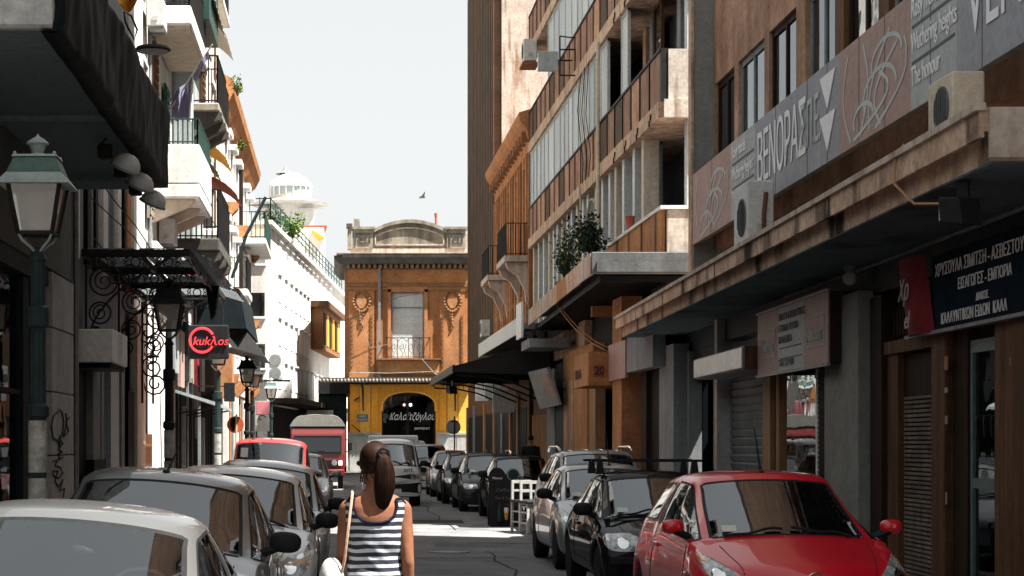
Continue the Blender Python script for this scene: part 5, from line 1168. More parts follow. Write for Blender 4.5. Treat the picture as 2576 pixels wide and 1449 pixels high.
MB().lathe([(2.3,zz(473)),(2.25,zz(468)),(1.9,zz(455)),(1.3,zz(444)),(.95,zz(438))], (cx,d,0), 24).build('dome', M['white'], ct, smooth=True); MB().lathe([(1.05,zz(438)),(.5,zz(432)),(.22,zz(426)),(.06,zz(419))], (cx-.5,d,0), 16).build('cap', M['steel_dull'], ct)
bd = thing('bird', 'small seagull flying in the pale sky above the ochre building', 'bird', W(1062,495,90))
MB().ball(W(1062,496,90), .16, .08, .06, 8, 5).tube([W(1062,495,90),W(1066,489,90),W(1068,482,90)], [.07,.05,.01], 5).tube([W(1062,496,90),W(1056,497,90),W(1053,500,90)], [.06,.04,.01], 5).build('body', M['offwhite_dirty'], bd)

# ---------------------------------------------------------------- street lamps
pm('lamp_roof_green', (.1,.165,.145), (.075,.13,.115), rough=.45, ns=5, bump=.04); pm('lamp_brim_highlight', (.36,.42,.41), (.28,.34,.33), rough=.45, ns=5, bump=.03)  # pale brim and trim colour has the highlight painted in
def street_lamp(px, d, label, green, rz=.3, hgt=None, stickers=0):
    X = (px-VX)/F*d; t = thing('street_lamp', label, 'street lamp', (X,d,.13), 'lantern lamps along the left pavement', rz)
    mt = M['iron_green' if green else 'iron']; mt2 = M['lamp_brim_highlight' if green else 'iron']
    MB().lathe([(.17,0),(.17,.12),(.14,.16),(.15,.24),(.115,.3),(.12,.75),(.14,.8),(.105,.86),(.085,1.0)], (0,0,0), 12).build('base', mt, t, smooth=35, local=True)
    pf = MB()
    n = 24
    vs = [[((.078-.012*k)*(1 if i % 2 else .9)*math.cos(2*math.pi*i/n), (.078-.012*k)*(1 if i % 2 else .9)*math.sin(2*math.pi*i/n), z) for i in range(n)] for k, z in ((0,.98),(.6,2.0),(1.2,3.2))]
    pf.add(vs[0]+vs[1]+vs[2], [(j*n+i, j*n+(i+1)%n, (j+1)*n+(i+1)%n, (j+1)*n+i) for j in range(2) for i in range(n)])
    pf.build('pole', mt, t, local=True)
    MB().lathe([(.075,1.82),(.1,1.84),(.1,1.92),(.075,1.95)], (0,0,0), 12).build('collar', mt, t, local=True); MB().lathe([(.07,2.6),(.1,2.62),(.1,2.78),(.07,2.8)], (0,0,0), 12).build('collar', mt, t, local=True)
    if stickers:
        for z0, z1 in ((1.35,1.8),(1.02,1.3)): MB().lathe([(.082,z0),(.082,z1)], (0,0,0), 16).build('sticker', M['sticker'], t, local=True)
    MB().lathe([(.07,3.18),(.085,3.2),(.05,3.26),(.03,3.3)], (0,0,0), 12).build('neck', mt, t, local=True)
    z0, z1 = 3.42, 3.86; b0, b1 = .145, .225
    lr = MB()
    for sx in (-1,1):
        for sy in (-1,1):
            lr.tube([(0,0,3.24),(sx*.05,sy*.05,3.3),(sx*b0*.8,sy*b0*.8,3.36),(sx*b0,sy*b0,z0)], .012, 5)
    lr.build('cradle', mt2, t, local=True)
    fr = MB()
    for sx in (-1,1):
        for sy in (-1,1): fr.bar((sx*b0,sy*b0,z0-.01),(sx*b1,sy*b1,z1),.028)
    for b, z in ((b0,z0),(b1,z1)):
        for sx in (-1,1): fr.bar((sx*b,-b,z),(sx*b,b,z),.03).bar((-b,sx*b,z),(b,sx*b,z),.03)
    fr.build('lantern_frame', M['iron'], t, local=True)
    for k in range(4):
        a = k*math.pi/2; c, s_ = math.cos(a), math.sin(a); rot = lambda x, y, z: (x*c-y*s_, x*s_+y*c, z)
        MB().add([rot(-b0,-b0+.003,z0),rot(b0,-b0+.003,z0),rot(b1,-b1+.003,z1),rot(-b1,-b1+.003,z1)], [(0,1,2,3)]).build('pane', M['lantern_glass'], t, local=True)
    MB().lathe([(.01,3.46),(.05,3.5),(.055,3.58),(.02,3.62)], (0,0,0), 10).lathe([(.01,3.64),(.05,3.68),(.055,3.74),(.02,3.8)], (0,0,0), 10).build('bulb', M['lamp_bulb'], t, smooth=True, local=True)
    def pyr(m, b_, z_, bt, zt): m.hexa([(-b_,-b_,z_),(b_,-b_,z_),(b_,b_,z_),(-b_,b_,z_),(-bt,-bt,zt),(bt,-bt,zt),(bt,bt,zt),(-bt,bt,zt)]); return m
    pyr(pyr(MB(), .29, z1+.0, .235, z1+.07), .31, z1-.03, .29, z1-.001).build('roof_brim', mt2, t, local=True)
    pyr(MB(), .235, z1+.072, .18, z1+.21).build('roof', M['lamp_roof_green'] if green else M['iron'], t, local=True, bevel=.006)
    pyr(MB(), .195, z1+.211, .185, z1+.23).build('roof_cap', mt2, t, local=True)
    for sx in (-1,1):
        for sy in (-1,1): MB().ball((sx*.17,sy*.17,z1+.24), .018, n=6, m=4).build('finial', mt2, t, local=True)
    MB().lathe([(.09,z1+.23),(.08,z1+.25),(.05,z1+.265),(.06,z1+.29),(.072,z1+.33),(.085,z1+.335),(.1,z1+.345),(.085,z1+.365),(.05,z1+.39),(.014,z1+.41),(.01,z1+.43)], (0,0,0), 14).build('chimney_cap', mt2, t, smooth=35, local=True)
    return t
glassmat('lantern_glass', (.75,.72,.68), ior=1.5, back=(.5,.48,.45), trans=.55)
street_lamp(95, 15.9, 'tall pale green lantern lamp with stickers, nearest the viewer', True, .0, stickers=1)
street_lamp(425, 29.7, 'black lantern lamp in front of the sunlit white wall', False, .0, stickers=1)
street_lamp(548, 43.0, 'green-poled lantern lamp below the red ring sign', True, .1, stickers=1)
street_lamp(621, 56.0, 'black lantern lamp beside the orange round sign, larger of two', False, .1)
street_lamp(634, 60.5, 'thin black lantern lamp just behind another black one', False, .5)
street_lamp(682, 76.5, 'distant pale green lantern lamp before the white building', True, .1)
street_lamp(704, 92.0, 'furthest black lantern lamp, above the red truck', False, .1)
# round road signs
rs_ = thing('round_road_sign', 'orange red round road sign on a thin pole, left pavement', 'road sign', (W(593,0,54).x,54,0))
c = W(592,1068,54)
MB().lathe([(.01,0),(.245,0),(.25,.01),(.245,.02),(.01,.02)], (c.x,54,c.z), 26, 'y').build('disc', pm('sign_orange', (.5,.12,.05), (.42,.09,.04), rough=.5), rs_); MB().prism([(c.x-.12+.0,53.995,c.z+.19),(c.x-.0,53.995,c.z+.2),(c.x-.02,53.995,c.z-.2),(c.x-.1,53.995,c.z-.18),(c.x-.16,53.995,c.z)], (0,.004,0)).build('mark', M['shop_dark'], rs_)
MB().tube([(c.x+.03,53.95,0),(c.x+.03,53.95,c.z+.3)], .025, 7).build('pole', M['cream'], rs_)
r2 = thing('round_sign_back', 'grey back of a round road sign on a pole before the yellow building', 'road sign', (W(1143,0,72).x,72,0)); c = W(1140,1074,72)
MB().lathe([(.01,0),(.285,0),(.29,.01),(.285,.02),(.01,.02)], (c.x,72,c.z), 26, 'y').build('disc', M['steel_dull'], r2); MB().tube([(c.x+.04,71.94,0),(c.x+.04,71.94,c.z+.42)], .03, 7).build('pole', M['iron'], r2); MB().box(c.x-.1, c.x+.15, 71.965, 71.99, c.z+.2, c.z+.24).build('clamp', M['iron'], r2)

# facade clutter on the left: air conditioners, cables
ac_unit('white air conditioner high on the white balcony house, above the flag', W(405,70,37.6)+Vector((-.3,0,0)), .8, .35, .6)
ac_unit('white air conditioner under a balcony of the white house, near the iron canopy', (-3.98,40.6,6.1), .8, .35, .6)
fc = thing('facade_cables', 'thin black cables sagging along the left house fronts', 'cable', (-3.8,45,6))
for k, (z, x) in enumerate(((5.6,-3.9),(5.9,-3.85),(8.6,-3.9),(4.9,-3.8))):
    MB().tube([(x,28.5+3.2*i,z+.12*math.sin(i*1.3+k)-.1*(i%2)) for i in range(17)], .014, 4).build('strand', M['cable'], fc)

# shutters, awnings and drying racks that break up the sunlit left fronts
for i, (y, z, mt) in enumerate(((39.0,8.6,'wood_brown'),(41.6,8.2,'rail_green'),(40.2,11.6,'wood_brown'),(45.2,7.4,'wood_dark'),(46.2,10.4,'wood_brown'),(38.0,6.4,'curtain'))):
    x = XL+.03 if y < 44 else -3.47
    sh_ = MB().box(x, x+.05, y, y+.9, z, z+1.7).build('shutter', M[mt], l3)
    for k in range(9): MB().box(x+.05, x+.075, y+.06, y+.84, z+.08+k*.18, z+.2+k*.18).build('louvre', M[mt], sh_)
for i, (y0, y1, z) in enumerate(((45,47.4,9.0),(49,52,9.9),(49,52.4,13.2),(54,57,9.6))):
    a_ = MB(); a_.grid(lambda u, v: Vector((XL+.05+.95*u, y0+(y1-y0)*v, z-.55*u*u-.02*math.sin(v*25)*u)), 6, 24); a_.build('canvas_awning', M[('cream','cloth_orange','cream','tile_red')[i]], l3 if y0 < 48 else l4)
for y in (38.3,43.9,47.7): MB().tube([(XL+.06,y,4.8),(XL+.06,y,16)], .05, 6).build('downpipe', M['steel_dull'], l3)
for y in (53,58.5): MB().tube([(XL+.06,y,4.8),(XL+.06,y,16)], .05, 6).build('downpipe', M['wood_brown'], l4)
MB().box(XL+.02, XL+.5, 50, 53, 5.9, 6.9).build('bay', M['stone_dark'], l4)  # added dark box, the shade of a loggia put into its colour
# ---------------------------------------------------------------- vehicles
def lerp_curve(c, y):
    if y <= c[0][0]: return c[0][1]
    for (a, va), (b, vb) in zip(c, c[1:]):
        if y <= b: return va+(vb-va)*(y-a)/(b-a) if b > a else vb
    return c[-1][1]
class Shell: pass
def car_shell(p):
    """lofts a car body cage, subdivides it and cuts the panes out; local axes: front at y=0 looking along -y, z up"""
    L, w, H = p['L'], p['w'], p['H']; cy, cz, wy, rr_, bz, rx = p['cy'], p['cz'], p['wy'], p['rr'], p['belt'], p['rx']
    wf, wr_, rad = p['wf'], p['wrr'], p['rad']
    zt = p.get('zt') or [(0,p['nose']),(.1,p['hf']),(.4,p['hf']+(cz-p['hf'])*.45),(cy-.07,cz-.015),(cy,cz),(wy,H-.04),(wy+.1,H-.02),(wy+.55,H),(rr_,H-.05),(p.get('rwy',L-.22),cz+.02),(L-.1,cz-.06),(L,.6)]
    xe = p.get('xe') or [(0,.58*w),(.1,.66*w),(.4,.72*w),(cy,.80*w),(wy,rx),(wy+.6,rx+.01),(rr_,rx-.02),(L-.22,.74*w),(L,.6*w)]
    dz = p.get('dz', .05)
    ze = [(0,-.02),(.1,-.04),(cy-.07,-.06),(cy,-.05),(wy,-dz),(rr_,-dz-.01),(L-.22,-.03),(L,-.02)]
    xb = p.get('xb') or [(0,.74*w),(.1,.86*w),(.4,.9*w),(cy,.93*w),(wy,.93*w),(rr_,.92*w),(L-.2,.88*w),(L,.7*w)]
    zb = [(0,p['nose']-.05),(.1,p['hf']-.07),(.4,p['hf']+(cz-p['hf'])*.35-.05),(cy,bz-.03),(wy,bz),(rr_,bz+.04),(L-.2,bz),(L,.52)]
    xw = p.get('xw') or [(0,.82*w),(.1,.95*w),(.4,.99*w),(1.2,w),(L-.5,w),(L-.15,.95*w),(L,.8*w)]
    zw = [(0,p['nose']-.12),(.1,.55),(.4,.62),(1.2,.66),(L-.4,.66),(L,.45)]
    zs0 = p.get('sill', .2)
    ys = {0,.1,.24,.4,cy-.07,cy,wy,wy+.1,wy+.55,rr_,L-.22,L-.1,L}
    bp = wy+.75; ys |= {bp-.05, bp+.05}
    for c in (wf, wr_):
        ys |= {c-rad-.14, c-rad-.05, c-rad*.6, c, c+rad*.6, c+rad+.05, c+rad+.14}
    if p.get('cp'): ys |= {p['cp']-.05, p['cp']+.05}
    ys = sorted(ys); out = [ys[0]]
    for y in ys[1:]:
        if y-out[-1] < .035 and y not in (cy,wy,rr_,L,cy-.07): continue
        if y-out[-1] < .03 and out[-1] not in (cy,wy,rr_,0): out[-1] = y
        else: out.append(y)
    ys = out
    def sill(y):
        z = zs0
        for c in (wf, wr_):
            a = abs(y-c)
            if a < rad+.03: z = max(z, rad*1.02+math.sqrt(max((rad+.06)**2-a*a, 0)))
        return z
    rings = []
    for y in ys:
        t = lerp_curve(zt, y); e = t+lerp_curve(ze, y); s = sill(y)
        X = lerp_curve(xw, y); zW = max(lerp_curve(zw, y), s+.05); B = max(lerp_curve(zb, y), zW+.03)
        m5 = max(.4 if y > .06 else .36, s+.02); zW = max(zW, m5+.02)
        rings.append([(0,t),(lerp_curve(xe,y)*.6,t-.016),(lerp_curve(xe,y),e),(lerp_curve(xb,y),min(B,e-.01)),(X,min(zW,B-.01)),(X*.995,m5),(X*.95,s),(X*.6,min(s,.3)-.02 if s < .3 else s),(0,s-.02 if s < .3 else s)])
    bm = bmesh.new(); V = []
    for y, rg in zip(ys, rings):
        au = lerp_curve([(0,p.get('bow',.2)),(.24,.1),(max(cy-.1,.25),.1),(cy,p.get('wbow',.17)),(wy,.11),(wy+.5,0),(L,0)], y); al = lerp_curve([(0,p.get('bow',.2)),(.24,.05),(.4,0),(L,0)], y)
        xm = lerp_curve(xe, y)
        yo = [au*min(abs(x)/max(xm,.01),1)**2 if j < 3 else (au*.6+al*.4 if j == 3 else al) for j, (x, z) in enumerate(rg)]
        if y >= L-.01: yo = [-.12*(abs(x)/w)**2 for x, z in rg]
        right = [bm.verts.new((x, y+o_, z)) for (x, z), o_ in zip(rg, yo)]; left = [right[0]]+[bm.verts.new((-x, y+o_, z)) for (x, z), o_ in list(zip(rg, yo))[1:-1]]+[right[-1]]
        V.append((right, left))
    n = len(rings[0])
    for i in range(len(ys)-1):
        ya, yb = ys[i], ys[i+1]; mid = (ya+yb)/2
        for sd in (0, 1):
            for j in range(n-1):
                a, b, c, d = V[i][sd][j], V[i][sd][j+1], V[i+1][sd][j+1], V[i+1][sd][j]
                q = [a, b, c, d] if sd == 0 else [d, c, b, a]
                f = bm.faces.new(q)
                mi = 0
                if j < 2 and cy <= mid <= wy: mi = 1
                if j < 2 and rr_ <= mid <= p.get('rwy', L-.22) and p.get('rear', True): mi = 3
                if j == 2 and cy+.02 < mid < p.get('sg_end', rr_+.25): mi = 2 if not (abs(mid-bp) < .05 or (p.get('cp') and abs(mid-p['cp']) < .05)) else 4
                if j >= 6: mi = 5
                f.material_index = mi
    for k, rev in ((0, False), (-1, True)):
        Rr, Lr = V[k]
        for j in range(n-1):
            vs = [Rr[j], Lr[j], Lr[j+1], Rr[j+1]] if j else [Rr[0], Lr[1], Rr[1]]
            if j == n-2: vs = [Rr[j], Lr[j], Rr[j+1]]
            if rev: vs = vs[::-1]
            f = bm.faces.new(vs); f.material_index = 0 if j < 6 else 5
    bmesh.ops.recalc_face_normals(bm, faces=bm.faces)
    cl = bm.edges.layers.float.new('crease_edge')
    for e in bm.edges:
        fs = e.link_faces
        if len(fs) == 2 and {fs[0].material_index, fs[1].material_index} in ({0,1},{0,2}): e[cl] = p.get('crease', .35)
    me = bpy.data.meshes.new('cage'); bm.to_mesh(me); bm.free()
    o = bpy.data.objects.new('cage', me); COL.objects.link(o)
    md = o.modifiers.new('s', 'SUBSURF'); md.levels = 2; md.render_levels = 2
    dg = bpy.context.evaluated_depsgraph_get(); em = bpy.data.meshes.new_from_object(o.evaluated_get(dg)); bpy.data.objects.remove(o)
    bm = bmesh.new(); bm.from_mesh(em)
    S = Shell(); S.p = p
    S.bvh = BVHTree.FromBMesh(bm)
    for mi, t1, t2, dp in ((1,.03,.028,.004),(2,.028,.02,.006),(3,.05,.03,.004)):
        fs = [f for f in bm.faces if f.material_index == mi]
        if not fs: continue
        r = bmesh.ops.inset_region(bm, faces=fs, thickness=t1, use_even_offset=False, use_boundary=True)
        for f in r['faces']: f.material_index = 0
        fs = [f for f in bm.faces if f.material_index == mi]
        r = bmesh.ops.inset_region(bm, faces=fs, thickness=t2, depth=-dp, use_even_offset=False, use_boundary=True)
        for f in r['faces']: f.material_index = 4
    for f in bm.faces: f.smooth = True
    S.bm = bm
    return S
def sub_mesh(bm, test, name, mat):
    nb_ = bmesh.new(); mp = {}
    for f in bm.faces:
        if test(f):
            vs = []
            for v in f.verts:
                if v not in mp: mp[v] = nb_.verts.new(v.co)
                vs.append(mp[v])
            g = nb_.faces.new(vs); g.smooth = True
    me = bpy.data.meshes.new(name); nb_.to_mesh(me); nb_.free(); me.materials.append(mat); return me
def islands(bm, mi):
    left = {f for f in bm.faces if f.material_index == mi}; res = []
    while left:
        st = [left.pop()]; isl = set(st)
        while st:
            f = st.pop()
            for e in f.edges:
                for g in e.link_faces:
                    if g in left: left.discard(g); isl.add(g); st.append(g)
        res.append(isl)
    return res
def ray(S, o, d, fb=None):
    h = S.bvh.ray_cast(Vector(o), Vector(d)); return h[0] if h[0] is not None else fb
def decal(S, outline, axis, off=.006, rings=4, thick=True):
    """patch that hugs the body: outline in (x,z) seen from the front, or (y,z) from a side; returns MB"""
    cx = sum(a for a, b in outline)/len(outline); cz_ = sum(b for a, b in outline)/len(outline)
    m = MB(); P = []; N = len(outline)
    dr = {'f': Vector((0,1,0)), 'r': Vector((-1,0,0)), 'l': Vector((1,0,0)), 't': Vector((0,0,-1))}[axis]
    def proj(a, b):
        if axis == 'f': o = (a, -3, b)
        elif axis == 't': o = (a, b, 5)
        else: o = (3 if axis == 'r' else -3, a, b)
        return ray(S, o, dr)
    c = proj(cx, cz_)
    if c is None: return None
    P.append(c-dr*off)
    for k in range(1, rings+1):
        f = k/rings
        for a, b in outline:
            q = proj(cx+(a-cx)*f, cz_+(b-cz_)*f)
            if q is None: q = P[-1]+dr*off
            P.append(q-dr*off)
    fs = [(0, 1+i, 1+(i+1)%N) for i in range(N)]
    for k in range(rings-1):
        fs += [(1+k*N+i, 1+(k+1)*N+i, 1+(k+1)*N+(i+1)%N, 1+k*N+(i+1)%N) for i in range(N)]
    base = 1+(rings-1)*N; m.add(P, fs)
    if thick:
        n0 = len(m.v); m.v += [P[base+i]+dr*(off+.02) for i in range(N)]
        m.f += [(base+i, n0+i, n0+(i+1)%N, base+(i+1)%N) for i in range(N)]
    return m
def rrect(x0, x1, z0, z1, r=.03, n=3):
    pts = []
    for cx, cz_, a0 in ((x1-r,z1-r,0),(x0+r,z1-r,90),(x0+r,z0+r,180),(x1-r,z0+r,270)):
        for k in range(n+1): a = math.radians(a0+90*k/n); pts.append((cx+r*math.cos(a), cz_+r*math.sin(a)))
    return pts
def smooth_poly(pts, n=4):
    m = len(pts); out = []
    for i in range(m):
        p0, p1, p2, p3 = [Vector((*pts[(i+k)%m],0)) for k in (-1,0,1,2)]
        for j in range(n):
            t = j/n; q = .5*((2*p1)+(p2-p0)*t+(2*p0-5*p1+4*p2-p3)*t*t+(3*p1-p0-3*p2+p3)*t**3); out.append((q.x, q.y))
    return out
def seam(S, pts, axis, parent, r=.005, name='panel_gap'):
    dr = {'f': Vector((0,1,0)), 'r': Vector((-1,0,0)), 'l': Vector((1,0,0)), 't': Vector((0,0,-1))}[axis]; P = []
    for (a0, b0), (a1, b1) in zip(pts, pts[1:]):
        for k in range(8):
            a, b = a0+(a1-a0)*k/8, b0+(b1-b0)*k/8
            o = (a,-3,b) if axis == 'f' else (a,b,5) if axis == 't' else ((3 if axis == 'r' else -3),a,b)
            q = ray(S, o, dr)
            if q is not None: P.append(q)
    if len(P) > 1: MB().tube(P, r, 4).build(name, M['ink_black'], parent, local=True)
def wheel(parent, x, y, rad, sd, rimmat='steel'):
    c = (x, y, rad)
    tw = .1
    ty = MB().lathe([(rad*.62,-tw),(rad*.93,-tw),(rad,-tw*.7),(rad,tw*.7),(rad*.93,tw),(rad*.62,tw)], c, 24, 'x').build('wheel', M['tyre'], parent, smooth=40, local=True)
    rm = MB().lathe([(rad*.63,sd*tw*.95),(rad*.6,sd*tw*.6),(rad*.2,sd*tw*.75),(.02,sd*tw*.8)], c, 24, 'x')
    for k in range(6):
        a = k*math.pi/3; rm.bar((x+sd*tw*.78,y+.06*math.cos(a),rad+.06*math.sin(a)),(x+sd*tw*.85,y+rad*.6*math.cos(a),rad+rad*.6*math.sin(a)),.05,.02,up=(1,0,0))
    rm.build('rim', M[rimmat], ty, local=True)
def make_car(name, label, p, paint_, loc, rz=0, mirror='plastic_black', head=None, grille=None, bumper=None, plate=True, extras=(), group=None, interior=True, cat='car', glass='car_glass', wipers=True, rimmat='steel', headmat='headlight_glass', antenna=None, rails=None, seams=True):
    S = car_shell(p); L, w, H = p['L'], p['w'], p['H']; cy, cz, wy = p['cy'], p['cz'], p['wy']
    t = thing(name, label, cat, loc, group, rz)
    body = link('body', sub_mesh(S.bm, lambda f: f.material_index in (0,), 'body', M[paint_]), t, local=True)
    link('underbody', sub_mesh(S.bm, lambda f: f.material_index == 5, 'underbody', M['plastic_black']), t, local=True)
    link('window_trim', sub_mesh(S.bm, lambda f: f.material_index == 4, 'window_trim', M['plastic_black']), t, local=True)
    link('windscreen', sub_mesh(S.bm, lambda f: f.material_index == 1, 'windscreen', M[glass]), t, local=True)
    if p.get('rear', True): link('rear_window', sub_mesh(S.bm, lambda f: f.material_index == 3, 'rear_window', M['car_side_glass']), t, local=True)
    for isl in islands(S.bm, 2): link('side_window', sub_mesh(S.bm, lambda f: f in isl, 'side_window', M['car_side_glass']), t, local=True)
    if head:
        for sd in (1,-1):
            ol = smooth_poly([(x*sd, z) for x, z in head['o']], 4)
            m = decal(S, ol, 'f', .008, 5)
            if m is None: continue
            h = m.build('headlight', M[headmat], t, smooth=50, local=True)
            for (bx_, bz_, br) in head.get('b', ()):
                b = decal(S, [(sd*bx_+br*math.cos(a), bz_+br*math.sin(a)) for a in [2*math.pi*k/14 for k in range(14)]], 'f', .012, 3)
                if b: b.build('bulb_reflector', M['chrome'], h, smooth=50, local=True)
            if head.get('ind'):
                b = decal(S, [(x*sd, z) for x, z in head['ind']], 'f', .012, 3)
                if b: b.build('indicator', M['indicator'], h, local=True)
    for g in (grille or ()):
        m = decal(S, g[0], 'f', g[2] if len(g) > 2 else .005, 5)
        if m: m.build(g[3] if len(g) > 3 else 'grille', M[g[1]], t, smooth=50, local=True)
    if bumper:
        m = decal(S, bumper[0], 'f', .02, 6)
        if m: m.build('bumper_strip', M[bumper[1]], t, smooth=50, local=True)
    if plate:
        q = ray(S, (0,-3,p.get('pz',.42)), (0,1,0), Vector((0,0,.4)))
        pl_ = MB().box(-.24,.24,q.y-.03,q.y-.012,p.get('pz',.42)-.055,p.get('pz',.42)+.055).build('number_plate', M['plate'], t, local=True)
    for sd in (1,-1):
        mx, my, mz = sd*(p['w']*.97), cy+p.get('mirr',.32), p['belt']+.04
        MB().tube([(mx-sd*.08,my,mz-.05),(mx+sd*.05,my-.02,mz+.01)], .035, 6).build('mirror_arm', M['plastic_black'], t, local=True)
        mm = MB(); ms = p.get('ms',1); xo_ = mx+sd*.075*ms; mm.ball((xo_,my-.01,mz+.04), .115*ms, .065*ms, .075*ms, 16, 10); mm.v = [Vector((xo_+math.copysign(.115*ms*(abs(v.x-xo_)/.115/ms)**.75, v.x-xo_), v.y, mz+.04+math.copysign(.075*ms*(abs(v.z-mz-.04)/.075/ms)**.8, v.z-mz-.04))) for v in mm.v]; mi_ = mm.build('wing_mirror', M[mirror], t, smooth=True, local=True)
        MB().box(xo_-.08*ms, xo_+.08*ms, my+.03*ms, my+.038*ms, mz, mz+.08*ms).build('mirror_glass', M['chrome'], mi_, local=True)
    if wipers:
        for x0, x1 in ((-.05,-.52),(.5,.02)):
            P = []
            for k in range(9):
                x = x0+(x1-x0)*k/8; q = ray(S, (x, cy+.09+.02*math.sin(k), 4), (0,0,-1))
                if q is not None: P.append(q+Vector((0,-.012,.014)))
            if len(P) > 2: MB().tube(P, .012, 5).build('wiper', M['plastic_black'], t, local=True)
    for c in (p['wf'], p['wrr']):
        for sd in (1,-1): wheel(t, sd*(w-.125), c, p['rad'], sd, rimmat)
    if interior:
        # cabin: floor, dashboard, seats, steering wheel, mirror
        MB().box(-w*.82, w*.82, cy+.1, p['rr'], .3, .34).build('cabin_floor', M['seat'], t, local=True)
        MB().prism([(-w*.74,cy+.06,.6),(-w*.74,cy+.06,cz-.06),(-w*.74,cy+.28,cz-.05),(-w*.74,cy+.42,cz-.12),(-w*.74,cy+.42,.6)], (w*1.48,0,0)).build('dashboard', M['seat'], t, local=True)
        for sx in (-.36,.36):
            st = MB(); st.ball((sx*w/.84,wy+.62,.88), .24, .11, .32, 12, 8).ball((sx*w/.84,wy+.4,.58), .24, .28, .12, 12, 6).build('seat', M['seat'], t, smooth=True, local=True)
            MB().ball((sx*w/.84,wy+.66,H-.27), .14, .06, .1, 12, 8).build('headrest', M['seat'], t, smooth=True, local=True)
        MB().box(-w*.75, w*.75, p['rr']-.35, p['rr']-.2, .5, 1.15).build('rear_bench', M['seat'], t, local=True)
        MB().tube([(.36+.17*math.cos(a), cy+.52+.06*math.sin(a), cz+.02+.15*math.sin(a)) for a in [2*math.pi*k/16 for k in range(16)]], .014, 5, True).build('steering_wheel', M['plastic_black'], t, local=True)
        q = ray(S, (0,wy-.16,4), (0,0,-1), Vector((0,wy,H)))
        MB().ball((0,q.y+.03,q.z-.1), .11, .025, .035, 10, 6).tube([(0,q.y+.02,q.z-.01),(0,q.y+.03,q.z-.09)], .01, 4).build('rear_view_mirror', M['plastic_black'], t, smooth=True, local=True)
        for x in (.42,):
            q = ray(S, (x*w,wy-.62*(wy-cy),4), (0,0,-1))
    if p.get('sticker', True):
        q = ray(S, (-.45*w/.84*1.0,cy+.16,4), (0,0,-1)); 
        if q is not None:
            MB().hexa([q+Vector(a) for a in ((-.06,.005,.002),(.06,.005,.002),(.06,.06,.05),(-.06,.06,.05),(-.06,.003,.006),(.06,.003,.006),(.06,.058,.054),(-.06,.058,.054))]).build('windscreen_sticker', M['paper'], t, local=True)
    if seams:
        hl = p['w']*.62
        for sd in (1,-1):
            seam(S, [(sd*hl*.92,.14),(sd*hl*1.05,.5),(sd*hl*1.12,cy-.04)], 't', t)
            s = 'r' if sd > 0 else 'l'
            seam(S, [(cy+.16,.34),(cy+.12,.6),(cy+.2,p['belt']-.02)], s, t); seam(S, [(wy+.75,.34),(wy+.75,p['belt']-.02)], s, t)
            seam(S, [(cy+.5,.34),(wy+.75,.34)], s, t)
            q = ray(S, ((3 if sd > 0 else -3),wy+.55,p['belt']-.12), (-sd,0,0))
            if q is not None: MB().box(q.x-.01, q.x+.025*sd, wy+.45, wy+.65, p['belt']-.14, p['belt']-.1).build('door_handle', M[paint_], t, local=True, bevel=.008)
    if antenna:
        q = ray(S, (antenna[0], antenna[1], 4), (0,0,-1), Vector((0,wy,H)))
        MB().tube([q-Vector((0,0,.01)), q+Vector((antenna[2],.25,antenna[3]))], [.012,.005], 6).build('antenna', M['plastic_black'], t, local=True); MB().ball(q, .03, .045, .02, 8, 5).build('antenna_base', M['plastic_black'], t, local=True)
    if rails:
        for sd in (1,-1):
            P = [(sd*(p['rx']+.0), y, lerp_curve([(wy,H-.06),(wy+.3,H+.03),(p['rr']-.2,H+.02),(p['rr'],H-.08)], y)) for y in [wy+.05+k*(p['rr']-wy-.1)/10 for k in range(11)]]
            MB().tube(P, .025, 6).build('roof_rail', M[rails], t, local=True)
    for e in extras: e(S, t)
    S.bm.free()
    return t
def hatch(L=3.9, w=.84, H=1.48, **k):
    p = dict(L=L, w=w, H=H, nose=.55, hf=.7, cy=1.02, cz=.96, wy=1.82, rr=3.05, belt=.94, rx=.56*w/.84, wf=.76, wrr=L-.68, rad=.3)
    p.update(k); return p
HEAD_ROUND = dict(o=[(.42,.6),(.55,.57),(.72,.6),(.78,.68),(.7,.74),(.55,.72),(.44,.67)], b=[(.62,.655,.055)])
HEAD_TALL = dict(o=[(.46,.58),(.6,.53),(.72,.58),(.79,.74),(.76,.84),(.66,.78),(.54,.69)], b=[(.6,.62,.055),(.69,.7,.045)])
HEAD_RECT = dict(o=[(.42,.58),(.6,.57),(.72,.58),(.76,.64),(.74,.7),(.6,.7),(.44,.69)], b=[(.58,.64,.05)])
GR_STD = [(rrect(-.33,.33,.57,.67,.03),'plastic_black'),(rrect(-.5,.5,.26,.36,.03),'plastic_black',.004,'air_intake')]
ROLL = math.radians(4.6)
def on_kerb(t, w, x, d, rz=0, roll=ROLL):
    t.location = (x, d, (w-.12)*math.sin(roll)); t.rotation_euler = (0, roll, rz); return t
GL = 'cars parked half on the left pavement'; GRR = 'cars parked along the right side'
def rack(S, t):
    p = S.p; H = p['H']
    for y in (p['wy']+.35, p['wy']+1.05):
        MB().bar((-.66,y,H+.1),(.66,y,H+.1),.05,.03).build('roof_bar', M['plastic_black'], t, local=True)
        for sx in (-.56,.56):
            MB().hexa([(sx-.05,y-.04,H-.06),(sx+.05,y-.04,H-.06),(sx+.05,y+.04,H-.06),(sx-.05,y+.04,H-.06),(sx-.03,y-.03,H+.09),(sx+.03,y-.03,H+.09),(sx+.03,y+.03,H+.09),(sx-.03,y+.03,H+.09)]).build('rack_foot', M['plastic_black'], t, local=True)
